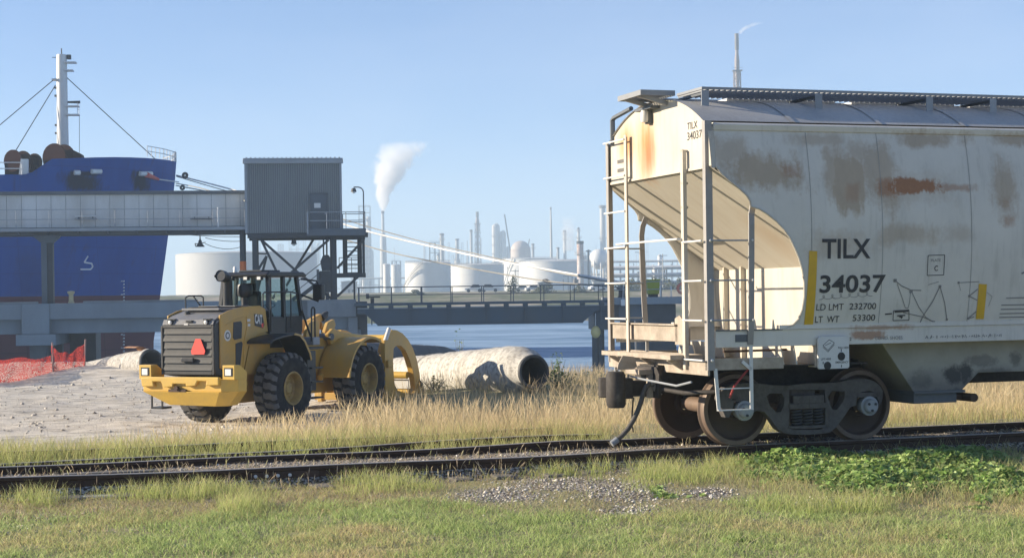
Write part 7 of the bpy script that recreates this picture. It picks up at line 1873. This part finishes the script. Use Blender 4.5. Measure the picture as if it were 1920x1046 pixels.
# tall straw coloured grass
def tall_limit(px): return np.interp(px, [-600, 150, 300, 430, 560, 720, 1100, 1200, 2200], [5.5, 6.5, 8.0, 11.5, 16, 27, 38, 38, 38])
x, y, z, px, py, w = scatter(900000, -18, 24, 16, 62)
nz = fbm(x*.45, y*.45, 4, 90); nz2 = fbm(x*2, y*2, 2, 95)
d = np.where((w > 4.3), np.clip(.45+1.8*(nz-.45)+.8*(nz2-.45), .06, 1), 0)*(1-sstep(-1.5, 1.0, w-tall_limit(px)+(nz2-.45)*3))*np.where(px < 350, .55, 1)
d = d*siding_gap(x, y, w, px)
# nothing grows through the loader, its wheels or the pipe
lx = (x-LO[0])*math.cos(LTH)+(y-LO[1])*math.sin(LTH); ly = -(x-LO[0])*math.sin(LTH)+(y-LO[1])*math.cos(LTH)
d = d*np.where((lx > -2.4) & (lx < 6.3) & (np.abs(ly) < 1.55), 0, 1)
pa_ = np.array([e1.x-m1.x, e1.y-m1.y]); pa_ /= np.linalg.norm(pa_); qx = (x-m1.x)*pa_[0]+(y-m1.y)*pa_[1]; qy = -(x-m1.x)*pa_[1]+(y-m1.y)*pa_[0]
d = d*np.where((qx > -.1) & (qx < 10) & (np.abs(qy) < .66), 0, 1)
x, y, z, w, nz, px = keep(d*.36, (x, y, z, w, nz, px)); n_ = len(x); P = np.stack([x, y, z-.02], 1)
tone = fbm(x*.3, y*.3, 3, 99)[:, None]
c1 = pick(n_, ST1, ST3, ST2, (.74,.59,.36))*(1.05-.2*tone); pk = np.clip((tone-.45)*4, 0, 1); c1 = c1*(1-pk*.6)+pick(n_, (.66,.47,.29), (.7,.52,.33))*pk*.6
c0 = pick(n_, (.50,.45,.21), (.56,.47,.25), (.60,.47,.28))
h = rng.uniform(.30, .70, n_)*(.75+.7*(nz-.3))*np.where(px < 330, .6, np.where(px < 640, .72, 1))*np.clip(.55+(w-4.3)*.15, .5, 1.05)
m_ = rng.uniform(0, 1, n_) < .4
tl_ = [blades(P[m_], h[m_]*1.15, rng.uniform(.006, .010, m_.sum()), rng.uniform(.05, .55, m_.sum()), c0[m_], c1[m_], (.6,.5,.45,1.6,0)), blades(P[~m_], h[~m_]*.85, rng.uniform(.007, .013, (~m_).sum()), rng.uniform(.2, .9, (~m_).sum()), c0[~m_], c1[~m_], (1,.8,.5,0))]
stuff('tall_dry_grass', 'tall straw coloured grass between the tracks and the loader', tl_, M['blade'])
# leafy ground cover in front of the car
def zone_vine(px, py): return np.maximum.reduce([ell(px,py,1560,878,190,42), ell(px,py,1750,885,150,46), ell(px,py,1640,905,190,34), ell(px,py,1440,862,110,24), ell(px,py,1880,915,90,28), ell(px,py,1830,862,60,22)])
x, y, z, px, py, w = scatter(150000, 1.5, 8.5, 15, 23)
vz = zone_vine(px, py); nz = fbm(x*2.6, y*2.6, 3, 110)
d = np.where(w < .7, np.clip((vz+(nz-.5)*1.9-.25)*2.2, 0, 1), 0); x, y, z, vz, nz = keep(d*.62, (x, y, z, vz, nz)); n_ = len(x)
hh = np.clip(vz, 0, 1)*(.05+.30*np.clip(nz-.25, 0, 1))*rng.uniform(.25, 1.1, n_)+.01; c = np.stack([x, y, z+hh], 1)
def leaves(c, size, up=.75, cols=((.075,.15,.03), (.12,.22,.05), (.19,.28,.08), (.10,.17,.05)), asp=.75):
    n_ = len(c); a = rng.uniform(0, 2*PI, n_); tilt = rng.normal(0, 1-up, (n_, 2)); nrm = np.stack([tilt[:, 0], tilt[:, 1], np.ones(n_)*up], 1); nrm /= np.linalg.norm(nrm, axis=1)[:, None]
    u = np.stack([np.cos(a), np.sin(a), 0*a], 1); u -= nrm*(u*nrm).sum(1)[:, None]; u /= np.linalg.norm(u, axis=1)[:, None]; v = np.cross(nrm, u)
    s = size[:, None]; V = np.stack([c-u*s*.5, c-v*s*.38*asp+nrm*s*.08-u*s*.08, c+u*s*.5-nrm*s*.1, c+v*s*.38*asp+nrm*s*.08-u*s*.08], 1).reshape(-1, 3)
    o = np.arange(n_)*4; T = np.concatenate([np.stack([o, o+1, o+2], 1), np.stack([o, o+2, o+3], 1)]); C = np.repeat(pick(n_, *cols), 4, 0)
    return V, T, C
v, f, cc = leaves(c, rng.uniform(.045, .085, n_), .62, ((.18,.32,.07), (.29,.43,.12), (.44,.54,.21), (.24,.36,.12), (.38,.46,.16)), 1.3)
tag(np_mesh('leafy_ground_cover', v, f, cc, M['leaf']), 'dense green leafy ground cover in front of the hopper car truck', None, None, 'stuff')
# grass sprigs pushing through the ground cover and round its edge
x, y, z, px, py, w = scatter(60000, 1.0, 9, 14.8, 22.5); vz = zone_vine(px, py)
d = np.where((w < .75) & (vz > .05), .16+.25*(vz < .55), 0); x, y, z = keep(d, (x, y, z)); n_ = len(x); c1 = pick(n_, YG1, YG2, G3, ST1)
stuff('vine_sprigs', 'grass blades mixed into the edge of the leafy ground cover', [blades(np.stack([x, y, z], 1), rng.uniform(.08, .24, n_), rng.uniform(.004, .008, n_), rng.uniform(.2, 1.0, n_), c1*.6, c1, (1,.8,.5,0))], M['blade'])
# taller scattered weeds in the lawn
x, y, z, px, py, w = scatter(26000, -8.5, 10, 13.5, 19.5); nz = fbm(x*1.6, y*1.6, 3, 150)
d = np.where(w < .5, np.clip((nz-.52)*3, 0, 1), 0)*(1-.5*zone_gravel(px, py)); x, y, z = keep(d, (x, y, z)); n_ = len(x); c1 = pick(n_, ST1, ST3, YG2, (.40,.47,.18))
stuff('lawn_weeds', 'longer pale blades and seed stalks standing in the lawn', [blades(np.stack([x, y, z], 1), rng.uniform(.07, .19, n_), rng.uniform(.004, .008, n_), rng.uniform(.2, 1.1, n_), c1*.65, c1, (.9,.7,.5,.9,0))], M['blade'])
# loose stones: ballast, gravel patches, clods on the sand
OCT = np.array([(1,0,0),(-1,0,0),(0,1,0),(0,-1,0),(0,0,1),(0,0,-1)], float); OF = np.array([(0,2,4),(2,1,4),(1,3,4),(3,0,4),(2,0,5),(1,2,5),(3,1,5),(0,3,5)])
def stones(P, size, cols):
    n_ = len(P); sc = size[:, None, None]*rng.uniform(.55, 1.2, (n_, 6, 1))*np.array([1, .8, .6]); a = rng.uniform(0, 2*PI, n_); ca, sa = np.cos(a)[:, None], np.sin(a)[:, None]
    o = OCT[None]*sc; V = np.stack([o[..., 0]*ca-o[..., 1]*sa, o[..., 0]*sa+o[..., 1]*ca, o[..., 2]], -1)+P[:, None]; F = (OF[None]+(np.arange(n_)*6)[:, None, None]).reshape(-1, 3)
    return V.reshape(-1, 3), F, np.repeat(pick(n_, *cols), 6, 0)
n = N('stone'); a = n.new('ShaderNodeAttribute', attribute_name='col'); n.link(a.outputs['Color'], n.b.inputs['Base Color']); n.set(.9, 0, .2); M['stone'] = n.m
x, y, z, px, py, w = scatter(120000, -10, 11, 14, 27)
d = np.where(w < .8, np.clip(zone_gravel(px, py)*1.3-.1, 0, 1)*np.clip(.4+1.6*(fbm(x*3, y*3, 3, 160)-.25), .15, 1), 0)+np.where((w > .9) & (w < 2.3), .12, 0)+np.where((w > 2.3) & (w < 3.4) & (px > 1100), .5, 0)+np.where(w < .8, .012, 0)
x, y, z = keep(np.clip(d, 0, 1)*.55, (x, y, z)); n_ = len(x)
v, f, cc = stones(np.stack([x, y, z+.003], 1), rng.gamma(3, .0040, n_)+.004, ((.70,.65,.57), (.60,.55,.48), (.42,.37,.31), (.78,.74,.67), (.52,.46,.38)))
tag(np_mesh('gravel_stones', v, f, cc, M['stone']), 'loose pale gravel in the bare patches and between the rails', None, None, 'stuff')
x, y, z, px, py, w = scatter(15000, -24, 6, 34, 72); d = np.where((w > 13) & (px < 900), .25+.9*(fbm(x*.5, y*1.2, 3, 130)-.4), 0); x, y, z = keep(np.clip(d, 0, 1), (x, y, z)); n_ = len(x)
v, f, cc = stones(np.stack([x, y, z+.01], 1), rng.gamma(1.4, .017, n_)+.008, ((.58,.53,.45), (.46,.41,.34), (.32,.27,.21), (.62,.58,.5)))
tag(np_mesh('sand_clods', v, f, cc, M['stone']), 'clods and small stones scattered over the bare sand', None, None, 'stuff')
# sleeper splinters / dead twigs on the sand
# shrubs: stems and leaves
def bush(name, label, p, rx, rz, n_, size, cols, group=None, stems=5, cat='shrub'):
    t = thing(name, label, cat, tuple(p), rng.uniform(0, 6), group)
    a = rng.uniform(0, 2*PI, n_); r = np.sqrt(rng.uniform(0, 1, n_)); hh = rng.uniform(.08, 1, n_)
    lump = .7+.5*np.sin(a*3+hh*5); c = np.stack([rx*r*np.cos(a)*lump*(1.1-.6*hh), rx*r*np.sin(a)*lump*(1.1-.6*hh), rz*hh*(.75+.3*np.sin(a*2+1))], 1)
    v, f, cc = leaves(c, rng.uniform(.6, 1.2, n_)*size, .5, cols); np_mesh('foliage', v, f, cc, M['leaf'], t)
    sm = MB()
    for k in range(stems):
        b = k*2*PI/stems+.4; sm.tube([(0,0,-.1), (rx*.3*math.cos(b), rx*.3*math.sin(b), rz*.4), (rx*.55*math.cos(b), rx*.55*math.sin(b), rz*.8)], [rx*.03+.006, rx*.02+.004, .004], 5)
    sm.build('stem', M['tie'], t); return t
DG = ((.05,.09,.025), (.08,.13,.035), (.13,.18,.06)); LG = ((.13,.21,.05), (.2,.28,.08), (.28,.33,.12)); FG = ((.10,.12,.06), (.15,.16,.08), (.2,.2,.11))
def gat(px, py, d): q = at(px, py, d); q.z = float(ground_z(q.x, q.y)); return q
bush('weed_bush', 'leafy green weed standing just right of the pale pipe mouth', gat(1046, 716, 50), .42, .95, 260, .09, LG, 'weeds near the pipes')
bush('weed_bush', 'small green weed poking up above the top of the pale pipe', gat(862, 690, 56), .25, 2.0, 90, .10, LG, 'weeds near the pipes')
bush('weed_bush', 'thin weed on the bank edge right of the pipe weed', gat(1036, 690, 60), .3, 1.1, 90, .08, LG, 'weeds near the pipes')
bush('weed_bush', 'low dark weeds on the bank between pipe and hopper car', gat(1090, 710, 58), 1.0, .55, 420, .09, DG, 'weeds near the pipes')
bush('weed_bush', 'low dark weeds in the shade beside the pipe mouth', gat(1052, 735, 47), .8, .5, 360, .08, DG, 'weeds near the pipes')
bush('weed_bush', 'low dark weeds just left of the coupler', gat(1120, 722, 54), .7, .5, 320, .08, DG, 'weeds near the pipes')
bush('weed_bush', 'dry weed clump under the middle of the pale pipe', gat(815, 745, 48), .7, .45, 320, .07, ((.3,.27,.13), (.4,.34,.18), (.22,.22,.08)), 'weeds near the pipes')
FP = [(962,388,2.6,4.2,'palm like bush behind the bridge railing'), (1022,378,3,2.0,'low bush behind the bridge rail right of the palm like bush'), (1012,384,2,1.5,'small bush touching the low bush behind the bridge rail'), (1165,380,3,2.5,'left end bush of the row seen through the car ladders'), (1185,384,3.4,3,'second bush from the left through the car ladders'), (1207,379,3.6,2.6,'third bush in the row behind the bin'), (1230,386,4,3.2,'bush right behind the green bin'), (1254,380,3.5,2.8,'bush right of the green bin'), (1275,384,3.8,3,'bush behind the life ring'), (1300,382,4,3,'bush at the right end of the row by the hopper car'), (780,380,2,1.2,'low scrub behind the bridge rail under the stair tank'), (1085,379,2.6,1.6,'low scrub near the right end of the bridge')]
for px, d, rx, rz_, lb in FP:
    p = base(px, d); p.z += .1; bush('shore_shrub', lb, p, rx, rz_, 420, .55, FG, 'shrubs on the far levee')
